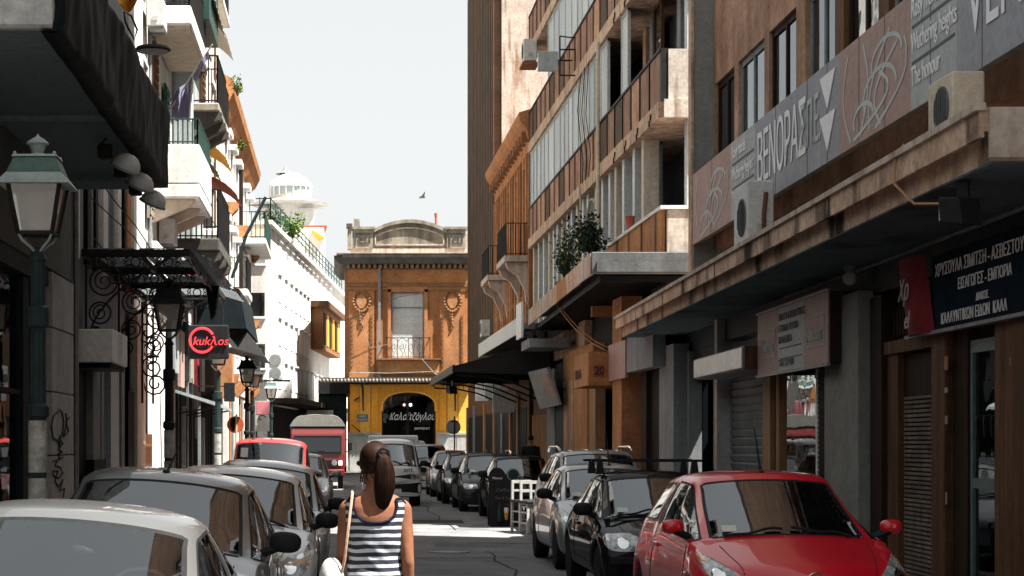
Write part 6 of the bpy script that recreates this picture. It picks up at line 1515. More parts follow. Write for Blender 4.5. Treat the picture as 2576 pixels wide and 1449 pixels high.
def roof_ribs(S, t):
    p = S.p
    for x in (-.4,-.13,.13,.4):
        P = [ray(S, (x, p['wy']+.15+k*.15, 4), (0,0,-1)) for k in range(8)]
        MB().tube([q for q in P if q is not None], .012, 5).build('roof_rib', M['chrome'], t, local=True)
def logo_ring(z, r=.05, y0=-3):
    def f(S, t):
        q = ray(S, (0,-3,z), (0,1,0))
        if q is not None: MB().tube([(r*1.2*math.cos(a), q.y-.012, z+r*math.sin(a)) for a in [2*math.pi*k/16 for k in range(16)]], .008, 5, True).build('badge', M['chrome'], t, local=True)
    return f
# right row, nearest first
make_car('parked_car', 'glossy red hatchback parked nearest on the right', hatch(L=3.87,w=.86,H=1.51,cy=.84,wy=1.74,cz=1.0,hf=.78,nose=.6,belt=.97,rx=.58,rr=3.2,wf=.72,dz=.045,ms=.8), 'paint_red', (3.64,13.85,0), 0, mirror='paint_red',
    head=dict(o=[(.47,.6),(.6,.55),(.73,.62),(.8,.76),(.8,.87),(.68,.82),(.55,.72)], b=[(.6,.63,.06),(.7,.72,.05)], ind=[(.74,.8),(.79,.8),(.79,.85),(.75,.84)]), grille=[(rrect(-.3,.3,.62,.67,.02),'plastic_black'),(rrect(-.52,.52,.25,.42,.05),'plastic_black',.004,'air_intake')], group=GRR, extras=(logo_ring(.7,.045),), antenna=(0,1.9,0,.38))
make_car('parked_car', 'black hatchback with black roof bars, second on the right', hatch(L=3.95,w=.82,H=1.42,cz=.93,hf=.7,nose=.54,belt=.9,rx=.56), 'paint_black', (3.66,19.5,0), .0,
    head=dict(o=[(.4,.58),(.6,.56),(.72,.58),(.77,.65),(.74,.73),(.6,.75),(.44,.74)], b=[(.58,.65,.06)]), grille=[(rrect(-.3,.3,.6,.7,.04),'plastic_black'),(rrect(-.5,.5,.26,.36,.03),'plastic_black',.004,'air_intake')], bumper=(rrect(-.72,.72,.42,.5,.03),'plastic_black'), group=GRR, extras=(rack,))
make_car('parked_car', 'silver hatchback between the black hatchback and a silver off-roader', hatch(L=4.0,w=.84,H=1.45,cz=.97), 'paint_silver', (3.78,24.3,0), .0, head=HEAD_TALL, grille=GR_STD, group=GRR, antenna=(.1,1.9,0,.5))
make_car('parked_off_roader', 'silver off-roader with chrome roof rails, behind the silver hatchback', hatch(L=4.3,w=.88,H=1.62,cz=1.08,hf=.86,nose=.68,belt=1.06,rx=.62,rad=.34,sill=.32,wf=.82,wrr=3.5,rr=3.6,cp=3.1), 'paint_silver', (4.42,29.4,.004), .0, head=dict(o=[(.46,.74),(.6,.72),(.76,.75),(.78,.85),(.6,.86),(.48,.84)], b=[(.6,.79,.05)]), grille=[(rrect(-.4,.4,.7,.84,.03),'chrome')], group=GRR, rails='chrome', extras=(roof_ribs,), cat='car')
make_car('parked_car', 'black hatchback parked behind the chalkboard', hatch(L=3.9,w=.84,H=1.45), 'paint_black', (4.12,39.6,0), .0, head=HEAD_TALL, grille=GR_STD, group=GRR, antenna=(0,1.95,0,.4))
make_car('parked_car', 'dark estate car with silver roof rails, behind the chalkboard car', hatch(L=4.4,w=.86,H=1.47,rr=3.7,cp=3.0,wrr=3.6), 'paint_dark', (3.86,44.9,0), .0, head=HEAD_RECT, grille=GR_STD, group=GRR, rails='chrome', mirror='plastic_black')
make_car('parked_car', 'dark grey car further back in the right row', hatch(L=4.1,H=1.45), 'paint_dark', (3.74,50.6,0), .0, head=HEAD_ROUND, grille=GR_STD, group=GRR, rails='plastic_black')
make_car('parked_car', 'light silver car last but one in the right row', hatch(L=3.9,H=1.48), 'paint_light', (3.72,57,0), .0, head=HEAD_TALL, grille=GR_STD, group=GRR)
make_car('parked_off_roader', 'grey off-roader at the far end of the right row', hatch(L=4.4,w=.88,H=1.66,cz=1.1,hf=.95,nose=.75,belt=1.06,rx=.66,rad=.35,sill=.34,wrr=3.6,rr=3.8,cp=3.1), 'paint_grey', (3.3,66,0), .0, head=HEAD_RECT, grille=[(rrect(-.5,.5,.62,.86,.03),'plastic_black'),(rrect(-.7,.7,.4,.5,.03),'steel',.03,'bull_bar')], group=GRR)
# left row, nearest first
c = make_car('parked_car', 'light silver car nearest on the left, cut by the picture edge', hatch(L=3.9,w=.84,H=1.39,rx=.58,dz=.06,cz=.93), 'paint_light', (0,0,0), head=HEAD_RECT, grille=GR_STD, group=GL); on_kerb(c, .84, -1.4, 7.35)
c = make_car('parked_car', 'mid grey car with a front roof aerial, second on the left', hatch(L=4.15,w=.88,H=1.5,cz=.98,cy=1.05,wy=1.9,rx=.61,belt=.98,rr=3.3,dz=.065), 'paint_grey', (0,0,0), head=HEAD_TALL, grille=GR_STD, group=GL, antenna=(0,2.0,.06,.2), mirror='plastic_black'); on_kerb(c, .88, -1.38, 11.45)
c = make_car('parked_car', 'white hatchback with black mirrors, third on the left', hatch(L=3.9,w=.84,H=1.46,rx=.57), 'paint_white', (0,0,0), head=HEAD_TALL, grille=GR_STD, group=GL, mirror='plastic_black'); on_kerb(c, .84, -1.07, 15.95)
c = make_car('parked_car', 'dark grey car with a pale roof, behind the white hatchback', hatch(L=3.9,w=.84,H=1.47), 'paint_silver', (0,0,0), head=HEAD_ROUND, grille=GR_STD, group=GL, mirror='plastic_black'); on_kerb(c, .84, -.98, 20.6); c['label'] = 'silver hatchback with black mirrors, directly behind the white hatchback'
def dot(S, t):
    q = ray(S, (.0,S.p['wy']+.1,4), (0,0,-1)); MB().ball(q, .03, .03, .02, 8, 5).build('roof_dot', M['sign_red'], t, local=True)
    q = ray(S, (-.5,S.p['wy']-.25,4), (0,0,-1)); MB().hexa([q+Vector(a) for a in ((-.07,-.02,.01),(.07,-.02,.01),(.07,.12,.19),(-.07,.12,.19),(-.07,-.03,.014),(.07,-.03,.014),(.07,.11,.194),(-.07,.11,.194))]).build('paper_slip', M['paper'], t, local=True)
c = make_car('parked_van', 'bright red small van with a sunlit roof, left row', hatch(L=4.1,w=.87,H=1.8,cz=1.1,cy=.95,wy=1.6,hf=.85,nose=.65,belt=1.06,rx=.7,rr=3.9,rear=False,sg_end=2.2,wrr=3.35,dz=.07), 'paint_red2', (0,0,0), head=HEAD_TALL, grille=GR_STD, group=GL, cat='van', mirror='plastic_black', extras=(dot,), antenna=(-.35,1.7,0,.5)); on_kerb(c, .87, -1.36, 33.9, 0, math.radians(2))
c = make_car('parked_car', 'small silver car just beyond the red van', hatch(L=3.8,w=.84,H=1.48), 'paint_light', (0,0,0), head=HEAD_TALL, grille=GR_STD, group=GL, mirror='paint_light'); on_kerb(c, .84, -.97, 40.2, 0, math.radians(2))

# white delivery van coming along the street
def van_text(S, t):
    q = ray(S, (.35,-3,.98), (0,1,0)); 
    me = text('ant', .2, M['ink_black'], None, (0,0,0), (1,0,0), (0,0,1))
    me.parent = t; me.location = (.3, q.y-.05, .93)
p = dict(L=4.2,w=.8,H=1.84,nose=.62,hf=.9,cy=.2,cz=1.1,wy=.72,rr=3.95,belt=1.08,rx=.66,wf=.95,wrr=3.3,rad=.3,sill=.26,sg_end=3.6,cp=2.6,rear=False,dz=.09,mirr=.05,crease=.6,bow=.06,wbow=.1,
    zt=[(0,.62),(.06,.95),(.1,1.02),(.2,1.1),(.72,1.72),(.82,1.78),(1.3,1.84),(3.95,1.84),(4.1,1.2),(4.2,.6)], xe=[(0,.62),(.1,.68),(.2,.71),(.72,.64),(1.3,.64),(3.9,.62),(4.2,.5)], xb=[(0,.7),(.1,.76),(.3,.78),(4,.78),(4.2,.6)], xw=[(0,.72),(.1,.79),(.3,.8),(4,.8),(4.2,.7)])
make_car('delivery_van', 'white forward-control van driving up the middle of the street', p, 'paint_white', (1.46,49,0), 0, head=dict(o=[(.5,.74),(.62,.735),(.72,.74),(.73,.8),(.72,.86),(.62,.865),(.5,.86)], b=[(.6,.8,.045)]), headmat='headlight_glass',
    grille=[(rrect(-.76,.76,.7,.9,.03),'plastic_black',.003),(rrect(-.78,.78,.36,.64,.05),'plastic_black',.02,'bumper')], group='vehicles driving towards the viewer', cat='van', extras=(van_text,), seams=False)
# red truck with grey canvas top
tk = thing('red_truck', 'old red truck with a grey canvas top over the cab', 'truck', (-.75,67,0), 'vehicles driving towards the viewer')
prof = [(0,.5),(-.02,.9),(0,1.3),(.16,2.02),(.26,2.28),(1.7,2.28),(1.7,.5)]
MB().prism([(-1.0,y,z) for y,z in prof], (2.0,0,0)).build('cab', M['paint_truck'], tk, local=True, bevel=.05)
ws = MB().hexa([(-.82,.012,1.36),(.82,.012,1.36),(.82,.12,1.9),(-.82,.12,1.9),(-.82,-.012,1.365),(.82,-.012,1.365),(.82,.1,1.905),(-.82,.1,1.905)]).build('windscreen', M['car_side_glass'], tk, local=True)
MB().hexa([(-.8,.04,1.37),(.8,.04,1.37),(.8,.14,1.9),(-.8,.14,1.9),(-.8,.02,1.375),(.8,.02,1.375),(.8,.125,1.9),(-.8,.125,1.9)]).build('cab_interior', M['dark'], tk, local=True)
fr = MB()
for a, b in (((-.86,-.02,1.33),(.86,-.02,1.33)),((-.86,.1,1.93),(.86,.1,1.93)),((-.86,-.02,1.33),(-.86,.1,1.93)),((.86,-.02,1.33),(.86,.1,1.93))): fr.bar(a, b, .05)
fr.build('window_trim', M['plastic_black'], tk, local=True)
MB().box(-.98,.98,-.1,.02,.5,.72).build('bumper', M['paint_truck'], tk, local=True, bevel=.03); MB().box(-.75,.75,-.06,-.022,.86,1.06).build('grille', M['plastic_black'], tk, local=True)
for sx in (-1,1):
    MB().lathe([(.01,-.02),(.1,-.02),(.11,.02)], (sx*.62,-.06,.96), 16, 'y').build('headlight', M['headlight_glass'], tk, local=True); MB().box(sx*.84-.06, sx*.84+.06, -.05, -.02, .88, 1.04).build('indicator', M['indicator'] if sx < 0 else M['lamp_lit_red'], tk, local=True)
    MB().tube([(sx*.98,.2,1.35),(sx*1.2,.1,1.4),(sx*1.2,.1,1.75),(sx*.98,.2,1.85)], .015, 5).build('mirror_arm', M['plastic_black'], tk, local=True); MB().box(sx*1.2-.07, sx*1.2+.07, .07, .11, 1.42, 1.72).build('wing_mirror', M['plastic_black'], tk, local=True, bevel=.015)
    for y in (.75,3.6): wheel(tk, sx*.84, y, .4, sx, 'steel_dull')
MB().box(-1.0,1.0,1.75,5.2,.6,.8).build('chassis', M['plastic_black'], tk, local=True)
cv = MB(); cv.grid(lambda u, v: Vector((-1.03+2.06*u, .2+5.0*v, 2.3+.42*(1-abs(2*u-1)**5)+.015*math.sin(v*30)+.01*math.sin(u*17))), 20, 24)
cv.prism([(-1.03+2.06*u, .2, 2.3+.42*(1-abs(2*u-1)**5)) for u in [i/20 for i in range(21)]], (0,.01,0)); cv.box(-1.03,-1.01,1.72,5.2,.8,2.3); cv.box(1.01,1.03,1.72,5.2,.8,2.3)
cv.build('canvas_top', M['pillar_grey'], tk, smooth=30, local=True)
MB().box(-.9,.9,.0,.012,2.0,2.2)
for x in (-.5,.3):
    MB().bar((x,-.03,1.36),(x-.35,-.01,1.42),.015).build('wiper', M['plastic_black'], tk, local=True)
# white box van standing across the end of the street
wv = thing('white_truck', 'white van seen from the side across the end of the street', 'van', (2.6,91,0))
MB().box(1.5,3.95,90.3,92.1,.45,2.05).build('body', M['paint_white'], wv, bevel=.06); MB().prism([(3.96,90.35,.45),(4.95,90.35,.45),(4.95,90.35,1.0),(4.55,90.35,1.15),(4.25,90.35,1.75),(3.96,90.35,1.8)], (0,1.7,0)).build('cab', M['paint_white'], wv, bevel=.03)
MB().box(3.28,3.8,90.285,90.298,1.35,1.85).build('window', M['glazing_pale'], wv)
for x in (2.0,4.4):
    MB().lathe([(.2,-.1),(.32,-.1),(.34,0),(.32,.1),(.2,.1)], (x,90.4,.34), 20, 'y').build('wheel', M['tyre'], wv, smooth=40)

# ---------------------------------------------------------------- chalkboard and chairs in the road
ab = thing('chalkboard', 'black standing chalkboard with a round badge, on the road before a parked car', 'chalkboard', (3.42,37.5,0))
for sgn, y0 in ((1,0),(-1,.5)):
    top = [(-.31,0),(.31,0),(.3,1.0)]+[(.19+.13*math.cos(a),1.06+.13*math.sin(a)) for a in [math.radians(-20+k*22) for k in range(9)]]+[(.05,1.05)]+[(-.14+.17*math.cos(a),1.02+.19*math.sin(a)) for a in [math.radians(30+k*20) for k in range(8)]]+[(-.3,.95)]
    MB().prism([(x, y0+sgn*.22*z/1.2, z) for x, z in top], (0,.025,0)).build('board', M['plastic_black'], ab, local=True)
MB().lathe([(.13,0),(.13,-.012),(.11,-.012)], (.19,.18,1.06), 20, 'y').build('badge_ring', M['plaster_grey'], ab, local=True); MB().lathe([(.11,0),(.01,-.004)], (.19,.16,1.06), 20, 'y').build('badge', M['iron_green'], ab, local=True)
def btext(s, size, x, z, mat='paper', **k):
    o = text(s, size, M[mat], None, (0,0,0), (1,0,0), (0,.18,1), **k); o.parent = ab; o.location = (x, .22*z/1.2-.012, z)
btext('Mamos', .07, -.24, .97); btext('Coffee', .1, -.17, .72, 'ink_grey', shear=.2); btext('Tea & Snack', .08, -.2, .56, 'ink_grey', shear=.2); btext('στο χέρι', .08, .0, .42, 'ink_grey', shear=.2)
MB().lathe([(.05,0),(.055,.02),(.05,.2),(.035,.26),(.015,.34),(.015,.4)], (-.1,-.0,.1), 10).build('bottle_print', M['iron_green'], ab, local=True)
MB().lathe([(.03,0),(.045,.15)], (.03,-.01,.14), 10).build('glass_print', M['cloth_orange'], ab, local=True); MB().lathe([(.045,0),(.05,.09),(.03,.1)], (.03,-.01,.291), 10).build('foam_print', M['paper'], ab, local=True)
for x in (-.3,.05): MB().box(x,x+.08,-.04,.54,0,.02).build('foot', M['plastic_black'], ab, local=True)
def chair(label, x, d, rz):
    t = thing('white_chair', label, 'chair', (x,d,0), 'white wooden chairs in the road', rz)
    for sx in (-.2,.2):
        MB().bar((sx,-.2,0),(sx*.95,-.18,.57),.045).build('leg', M['offwhite_dirty'], t, local=True); MB().bar((sx,.2,0),(sx*.95,.2,.99),.045).build('leg', M['offwhite_dirty'], t, local=True)
        for z in (.2,.4): MB().bar((sx*.98,-.17,z),(sx*.98,.18,z),.03).build('stretcher', M['offwhite_dirty'], t, local=True)
    MB().box(-.24,.24,-.24,.24,.575,.625).build('seat', M['plastic_black'], t, local=True, bevel=.012)
    for z in (.25,.5): MB().bar((-.17,-.19,z),(.17,-.19,z),.035,.03).build('stretcher', M['offwhite_dirty'], t, local=True)
    for k in range(4): MB().bar((-.12+k*.08,-.19,.27),(-.12+k*.08,-.19,.49),.02).build('slat', M['offwhite_dirty'], t, local=True)
    MB().bar((-.19,.2,.97),(.19,.2,.97),.04,.06).build('back_rail', M['offwhite_dirty'], t, local=True); MB().bar((-.19,.2,.8),(.19,.2,.8),.03,.04).build('back_rail', M['offwhite_dirty'], t, local=True)
    return t
chair('white wooden chair with black seat, beside the chalkboard', 3.72, 34.7, .25); chair('white wooden chair pushed against another beside the parked silver cars', 4.06, 34.5, .0); chair('white wooden chair standing behind the two front ones', 3.62, 35.3, .3)

# ---------------------------------------------------------------- people
def loft(rings, n=20):
    """rings: (x,y,z,rx,ry) -> closed surface"""
    m = MB(); vs = [(x+rx*math.cos(2*math.pi*k/n), y+ry*math.sin(2*math.pi*k/n), z) for x,y,z,rx,ry in rings for k in range(n)]
    fs = [(i*n+k, i*n+(k+1)%n, (i+1)*n+(k+1)%n, (i+1)*n+k) for i in range(len(rings)-1) for k in range(n)]
    fs += [tuple(range(n-1,-1,-1)), tuple((len(rings)-1)*n+k for k in range(n))]; m.add(vs, fs); return m
def join(*ms):
    m = MB()
    for a in ms: m.add(a.v, a.f)
    return m
def fuse(m, name, mat, voxel=.009, smooth=4):
    me = bpy.data.meshes.new('f'); me.from_pydata([tuple(v) for v in m.v], [], m.f)
    bm = bmesh.new(); bm.from_mesh(me); bmesh.ops.recalc_face_normals(bm, faces=bm.faces); bm.to_mesh(me); bm.free()
    o = bpy.data.objects.new('f', me); COL.objects.link(o)
    r = o.modifiers.new('r', 'REMESH'); r.mode = 'VOXEL'; r.voxel_size = voxel; r.use_smooth_shade = True
    s = o.modifiers.new('s', 'SMOOTH'); s.factor = .5; s.iterations = smooth
    dg = bpy.context.evaluated_depsgraph_get(); em = bpy.data.meshes.new_from_object(o.evaluated_get(dg)); bpy.data.objects.remove(o)
    em.materials.clear(); em.materials.append(mat); em.name = name; return em
def arm(sh, el, wr, hand_dir, side, rs=(.048,.044,.036,.03,.024), curl=.5):
    """tapered arm with a hand of five bent fingers"""
    sh, el, wr = Vector(sh), Vector(el), Vector(wr); hd = Vector(hand_dir).normalized()
    pts = [sh, sh.lerp(el,.45), el.lerp(sh,.08), el, el.lerp(wr,.3), wr]
    m = MB().tube(pts, [rs[0],rs[1]*1.02,rs[2],rs[2]*.98,rs[3]*1.12,rs[4]], 12)
    lat = hd.cross(Vector((1,0,0)) if abs(hd.x) < .8 else Vector((0,1,0))).normalized(); nor = lat.cross(hd).normalized()*side
    m.tube([wr-hd*.01, wr+hd*.04, wr+hd*.085], [.026,.036,.032], 10)
    for k, (o, l) in enumerate(((-.027,.07),(-.009,.078),(.009,.072),(.026,.056))):
        b = wr+hd*.078+lat*o; m.tube([b, b+hd*l*.45+nor*curl*l*.12, b+hd*l*.75+nor*curl*l*.4, b+hd*l*.85+nor*curl*l*.75], [.0095,.009,.008,.006], 8)
    b = wr+hd*.025-lat*.026; m.tube([b, b-lat*.025+hd*.025+nor*.01, b-lat*.03+hd*.055+nor*.02], [.012,.01,.007], 8)
    return m
def head_mesh(c, fwd=-1):
    """head with face looking along fwd*y"""
    x, y, z = c; f = fwd
    m = loft([(x,y,z-.1,.05,.055),(x,y+f*.02,z-.085,.06,.07),(x,y+f*.01,z-.05,.07,.088),(x,y,z,.076,.095),(x,y-f*.004,z+.05,.075,.094),(x,y-f*.006,z+.085,.06,.078),(x,y-f*.006,z+.108,.035,.045),(x,y-f*.006,z+.115,.01,.012)], 20)
    m.tube([(x,y+f*.09,z+.012),(x,y+f*.112,z-.022),(x,y+f*.098,z-.034)], [.01,.014,.01], 8)
    for s in (-1,1):
        m.ball((x+s*.03,y+f*.084,z+.008), .014, .012, .009, 8, 6); m.ball((x+s*.078,y-f*.005,z-.005), .01, .022, .032, 8, 6)
    m.ball((x,y+f*.088,z-.058), .024, .01, .009, 10, 6); m.ball((x,y+f*.075,z-.09), .022, .018, .014, 8, 6)
    return m
pm('skin', (.26,.115,.068), (.21,.092,.054), rough=.5, ns=6, bump=.05, bs=60); pm('hair', (.026,.012,.008), (.01,.005,.0035), rough=.55, ns=18, st=(1,1,.15), bump=0)
def stripe_mat():
    m = bpy.data.materials.new('striped_knit'); m.use_nodes = True; nt = m.node_tree; b = nt.nodes['Principled BSDF']; b.inputs['Roughness'].default_value = .85
    g = nd(nt, 'ShaderNodeTexCoord'); sp = nd(nt, 'ShaderNodeSeparateXYZ'); nt.links.new(g.outputs['Object'], sp.inputs[0])
    no = nd(nt, 'ShaderNodeTexNoise'); no.inputs['Scale'].default_value = 7; nt.links.new(g.outputs['Object'], no.inputs['Vector'])
    mu = nd(nt, 'ShaderNodeMath', operation='MULTIPLY_ADD'); mu.inputs[1].default_value = .02; nt.links.new(no.outputs[0], mu.inputs[0]); nt.links.new(sp.outputs['Z'], mu.inputs[2])
    dv = nd(nt, 'ShaderNodeMath', operation='DIVIDE'); dv.inputs[1].default_value = .0415; nt.links.new(mu.outputs[0], dv.inputs[0])
    fr = nd(nt, 'ShaderNodeMath', operation='FRACT'); nt.links.new(dv.outputs[0], fr.inputs[0])
    rp = nd(nt, 'ShaderNodeValToRGB'); e = rp.color_ramp.elements; e[0].position = .0; e[0].color = (.014,.013,.03,1); e[1].position = .54; e[1].color = (.43,.47,.5,1)
    a = e.new(.49); a.color = (.014,.013,.03,1); a = e.new(.94); a.color = (.43,.47,.5,1); a = e.new(.98); a.color = (.014,.013,.03,1)
    nt.links.new(fr.outputs[0], rp.inputs[0]); nt.links.new(rp.outputs[0], b.inputs['Base Color'])
    w = nd(nt, 'ShaderNodeTexNoise'); w.inputs['Scale'].default_value = 180; bp = nd(nt, 'ShaderNodeBump'); bp.inputs['Strength'].default_value = .15; nt.links.new(w.outputs[0], bp.inputs['Height']); nt.links.new(bp.outputs[0], b.inputs['Normal'])
    M['striped_knit'] = m
stripe_mat(); pm('navy_trim', (.014,.013,.03), rough=.85); pm('denim', (.25,.3,.38), (.18,.22,.3), rough=.9, ns=6); pm('bag_white', (.6,.59,.56), (.5,.49,.46), rough=.6, ns=5); pm('strap_tan', (.5,.33,.24), rough=.6)
pw = thing('person', 'woman with a ponytail and a navy striped tank top, walking away', 'person', (.2,9.85,0))
pw.scale = (.985,.985,.985)
# y points away from the viewer, she faces +y
tor = [(0,0,.86,.165,.115),(0,-.005,.93,.175,.12),(0,0,1.0,.158,.105),(0,.005,1.08,.135,.09),(0,.005,1.14,.13,.088),(0,0,1.22,.14,.095),(0,0,1.3,.146,.098),(0,-.005,1.37,.157,.093),(0,-.005,1.42,.164,.083),(0,-.002,1.455,.152,.067),(0,.0,1.478,.125,.058),(0,.002,1.495,.08,.055),(0,.004,1.515,.058,.053),(0,.01,1.55,.05,.052),(0,.02,1.61,.05,.054)]
torso = loft(tor, 28)
hc = (0,.03,1.655)
la = arm((-.152,0,1.415),(-.178,.03,1.13),(-.13,.26,1.08),(.35,.9,.1),1); ra = arm((.152,0,1.415),(.178,-.035,1.12),(.185,.02,.88),(.0,.25,-1),-1)
legs = MB()
for s, y1, y2 in ((-1,.1,.22),(1,-.05,-.2)):
    legs.tube([(s*.085,0,.9),(s*.09,y1*.4,.7),(s*.09,y1,.48),(s*.09,y1*.9,.45),(s*.088,(y1+y2)*.45,.3),(s*.085,y2*.9,.08)], [.1,.082,.055,.052,.052,.034], 14)
    legs.tube([(s*.085,y2*.9-.05,.035),(s*.085,y2*.9+.05,.035),(s*.087,y2*.9+.16,.025)], [.036,.04,.028], 10)
shs = MB().ball((-.144,0,1.412), .052, .052, .048, 12, 8).ball((.144,0,1.412), .052, .052, .048, 12, 8)
me = fuse(join(torso, head_mesh(hc, 1), la, ra, legs, shs), 'body', M['skin'], .008, 5)
link('body', me, pw, local=True)
tb_ = BVHTree.FromPolygons([tuple(v) for v in torso.v], torso.f)
def top_h(a):   # a = 0 at her back, pi at her front
    b = abs((a+math.pi)%(2*math.pi)-math.pi)/math.pi        # 0 back .. 1 front
    pts = [(0,1.335),(.1,1.337),(.2,1.348),(.27,1.375),(.32,1.42),(.36,1.462),(.43,1.466),(.455,1.4),(.475,1.335),(.5,1.3),(.525,1.335),(.545,1.4),(.57,1.466),(.64,1.462),(.68,1.42),(.75,1.36),(1,1.32)]
    return lerp_curve(pts, b)
NA, NV = 200, 40; sv = []
for i in range(NA):
    a = 2*math.pi*i/NA; dx, dy = math.sin(a), -math.cos(a)
    for j in range(NV+1):
        z = .84+(top_h(a)-.84)*j/NV
        h = tb_.ray_cast(Vector((dx*.6, dy*.6, z)), Vector((-dx,-dy,0)))
        q = h[0] if h[0] is not None else Vector((dx*.1,dy*.06,z))
        fold = .004*math.sin(z*70+dx*6)*(1 if 1.0 < z < 1.22 else .2)+.006*math.exp(-((z-1.1)/.06)**2)*math.sin(a*3+z*40)
        sv.append(q+Vector((dx,dy,0))*(.015+fold*.7+(.01 if z < .95 else 0)))
sm = MB(); sm.add(sv, [(i*(NV+1)+j, ((i+1)%NA)*(NV+1)+j, ((i+1)%NA)*(NV+1)+j+1, i*(NV+1)+j+1) for i in range(NA) for j in range(NV)])
o = sm.build('tank_top', M['striped_knit'], pw, smooth=180, local=True); sd_ = o.modifiers.new('t', 'SOLIDIFY'); sd_.thickness = .004
MB().tube([sv[i*(NV+1)+NV]+Vector((0,0,.0)) for i in range(NA)], .0075, 6, True).build('neck_trim', M['navy_trim'], pw, smooth=True, local=True)
sh = MB()
for s, y1 in ((-1,.1),(1,-.05)): sh.add(*(lambda q: (q.v, q.f))(loft([(s*.088,y1*.8,.5,.085,.088),(s*.088,y1*.5,.62,.096,.1),(s*.085,0,.8,.108,.125),(s*.08,0,.88,.105,.128)], 18)))
sh.add(*(lambda q: (q.v, q.f))(loft([(0,0,.82,.18,.128),(0,0,.9,.187,.135),(0,0,1.0,.17,.118)], 24))); sh.build('shorts', M['denim'], pw, smooth=True, local=True)
for s, y2 in ((-1,.22),(1,-.2)): MB().box(s*.085-.045, s*.085+.045, y2*.9-.1, y2*.9+.19, 0, .025).build('sandal', M['strap_tan'], pw, local=True, bevel=.01)
# hair: combed strands over the skull gathered in a ponytail
rr = random.Random(3); hm = MB(); hx, hy, hz = hc
root_ = Vector((.045,hy-.098,hz+.058))
cap_ = loft([(hx,hy-.012,hz-.055,.072,.082),(hx,hy-.012,hz-.02,.079,.09),(hx,hy-.012,hz+.02,.084,.098),(hx,hy-.008,hz+.06,.082,.099),(hx,hy-.006,hz+.09,.068,.083),(hx,hy-.006,hz+.113,.042,.052),(hx,hy-.006,hz+.122,.012,.016)], 20)
cap_.v = [v if not (v.y > hy+.045 and v.z < hz+.05) else Vector((v.x*.93, hy+.045, v.z)) for v in cap_.v]
for k in range(700):
    a = rr.uniform(-1,1)*math.pi; b = rr.uniform(.0,1.0)
    st_ = Vector((.078*math.sin(a)*math.cos(b*.9), hy+.09*math.cos(a)*math.cos(b*.9)-.01, hz-.03+.145*math.sin(b*1.45)))
    if st_.y > hy+.05 and st_.z < hz+.06: st_.z = hz+.075
    if abs(st_.x) < .03 and st_.y < hy-.05 and st_.z < hz: st_.x *= 1.4
    P = []
    for i in range(8):
        t = i/7; q = st_.lerp(root_, t); c0 = Vector((hx,hy-.008,hz+.01)); v = q-c0
        r_ = math.sqrt((v.x/.085)**2+(v.y/.1)**2+(v.z/.113)**2); q = c0+v/max(r_,.01)*(1.0+.02*rr.random()); P.append(q)
    hm.tube(P, [.0016,.0018,.002,.002,.002,.002,.002,.0018], 4)
def tail_c(t): return root_+Vector((.012*math.sin(t*2.6)-.03*t*t, -.038*math.sin(min(t*2.4,1.57))+.055*t*t, .018*math.sin(min(t*6,3.14))-.375*t))
def tail_w(t): return (.018+.034*math.sin(min(t*2.2,1)*math.pi/2))*(1 if t < .5 else 1-.9*((t-.5)/.5)**1.2)
core = MB(); n_ = 22
core.add([tail_c(i/14)+Vector((tail_w(i/14)*math.cos(2*math.pi*k/n_)*(1+.08*math.sin(k*3.1+i*.3)), tail_w(i/14)*.7*math.sin(2*math.pi*k/n_), .0)) for i in range(15) for k in range(n_)], [(i*n_+k, i*n_+(k+1)%n_, (i+1)*n_+(k+1)%n_, (i+1)*n_+k) for i in range(14) for k in range(n_)])
for k in range(420):
    a0 = rr.uniform(0,6.28); ln = rr.uniform(.85,1.07); ex_ = rr.uniform(.97,1.1); tw = rr.gauss(0,.25); P = []
    for i in range(12):
        t = i/11*ln; w_ = tail_w(min(t,1))*ex_; P.append(tail_c(t)+Vector((w_*math.cos(a0+tw*t), w_*.7*math.sin(a0+tw*t), 0)))
    hm.tube(P, [.0013]*9+[.0011,.0009,.0005], 3)
for k in range(26):
    a = rr.uniform(-1,1)*2.6; st_ = Vector((.075*math.sin(a), hy-.08*math.cos(a), hz-.04)); hm.tube([st_, st_+Vector((rr.gauss(0,.012),-.012,-.035+rr.gauss(0,.01))), st_+Vector((rr.gauss(0,.02),-.016,-.07))], [.003,.0025,.001], 4)
hair_ = join(cap_, core, hm).build('hair', M['hair'], pw, smooth=180, local=True)
MB().tube([root_+Vector((.028*math.cos(t),-.012,.026*math.sin(t)+.0)) for t in [2*math.pi*i/12 for i in range(12)]], .009, 6, True).build('hair_tie', M['plastic_black'], pw, smooth=True, local=True)
# shoulder bag
sbg = thing('shoulder_bag', 'white shoulder bag on a thin tan strap at the woman\'s left side', 'bag', (.02,9.85,1.0))
bx0 = Vector((.2,9.85,0))
MB().tube([bx0+Vector(p) for p in ((-.118,.06,1.46),(-.122,-.0,1.487),(-.124,-.06,1.468),(-.132,-.1,1.4),(-.15,-.118,1.25),(-.165,-.12,1.12),(-.18,-.1,1.05))], .008, 6).build('strap', M['strap_tan'], sbg, smooth=True)
bb = MB(); bb.ball(bx0+Vector((-.235,-.04,1.0)), .07, .12, .13, 16, 12); bb.v = [Vector((v.x, v.y, min(v.z, 1.13+.01*math.sin(v.y*60)))) for v in bb.v]
bb.build('bag', M['bag_white'], sbg, smooth=True)
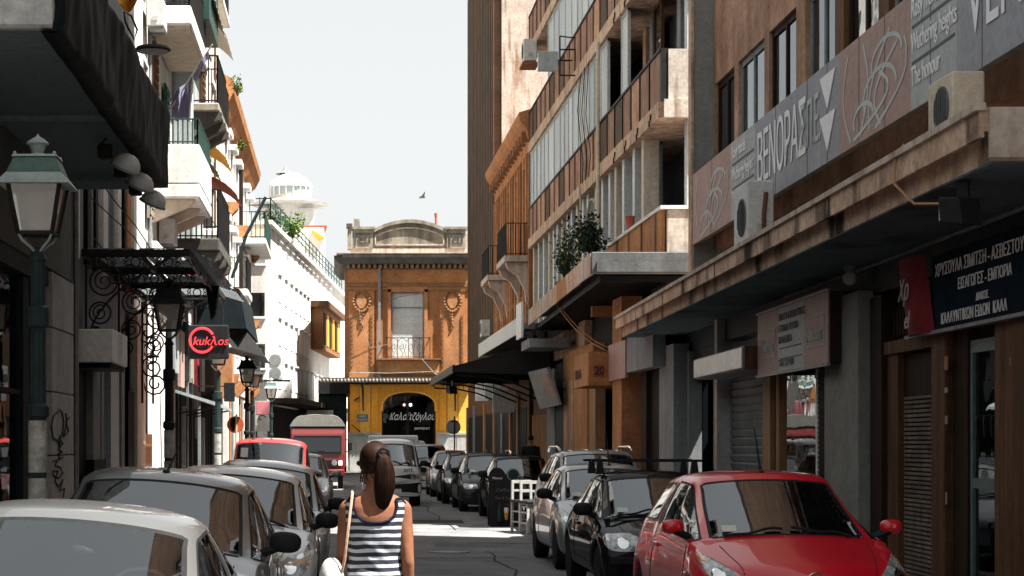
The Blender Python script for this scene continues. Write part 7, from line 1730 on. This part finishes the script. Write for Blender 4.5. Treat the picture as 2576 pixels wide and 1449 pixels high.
# passer-by in dark clothes under the far arcade
pn = thing('person', 'person in dark clothes standing on the right pavement among the far shops', 'person', (5.75,54.6,.13), rz=math.pi)
pm('cloth_black', (.02,.02,.022), (.012,.012,.014), rough=.85, ns=9); pm('hair_black', (.012,.011,.011), rough=.5, ns=10)
tor2 = [(0,0,.88,.17,.12),(0,0,1.0,.168,.115),(0,0,1.15,.175,.115),(0,0,1.3,.19,.12),(0,0,1.42,.2,.105),(0,0,1.48,.16,.08),(0,0,1.52,.075,.065),(0,0,1.58,.06,.06),(0,.01,1.64,.058,.06)]
bd_ = fuse(join(loft(tor2,24), head_mesh((0,-.015,1.69),-1), arm((-.2,0,1.44),(-.25,.03,1.14),(-.24,-.03,.9),(0,-.2,-1),1), arm((.2,0,1.44),(.25,.02,1.14),(.22,-.08,.92),(0,-.3,-1),-1), MB().tube([(-.09,0,.9),(-.1,0,.5),(-.1,.02,.08)],[.1,.06,.04],12).tube([(.09,0,.9),(.1,-.02,.5),(.11,0,.08)],[.1,.06,.04],12)), 'body', M['skin'], .012, 4)
link('body', bd_, pn, local=True)
join(loft([(a,b,c,rx+.016,ry+.016) for a,b,c,rx,ry in tor2[:6]],24), MB().tube([(-.19,0,1.45),(-.25,.03,1.14),(-.245,-.01,.96)],[.07,.056,.045],12).tube([(.19,0,1.45),(.25,.02,1.14),(.225,-.06,.96)],[.07,.056,.045],12)).build('jacket', M['cloth_black'], pn, smooth=True, local=True)
MB().tube([(-.09,0,.92),(-.1,0,.5),(-.1,.02,.06)],[.12,.085,.065],14).tube([(.09,0,.92),(.1,-.02,.5),(.11,0,.06)],[.12,.085,.065],14).build('trousers', M['cloth_black'], pn, smooth=True, local=True)
loft([(0,.01,1.66,.082,.095),(0,.012,1.72,.085,.1),(0,.008,1.78,.07,.085),(0,.004,1.815,.03,.035)],18).build('hair', M['hair_black'], pn, smooth=True, local=True)
for s in (-1,1): MB().box(s*.105-.05, s*.105+.05, -.18, .09, 0, .07).build('shoe', M['plastic_black'], pn, local=True, bevel=.02)
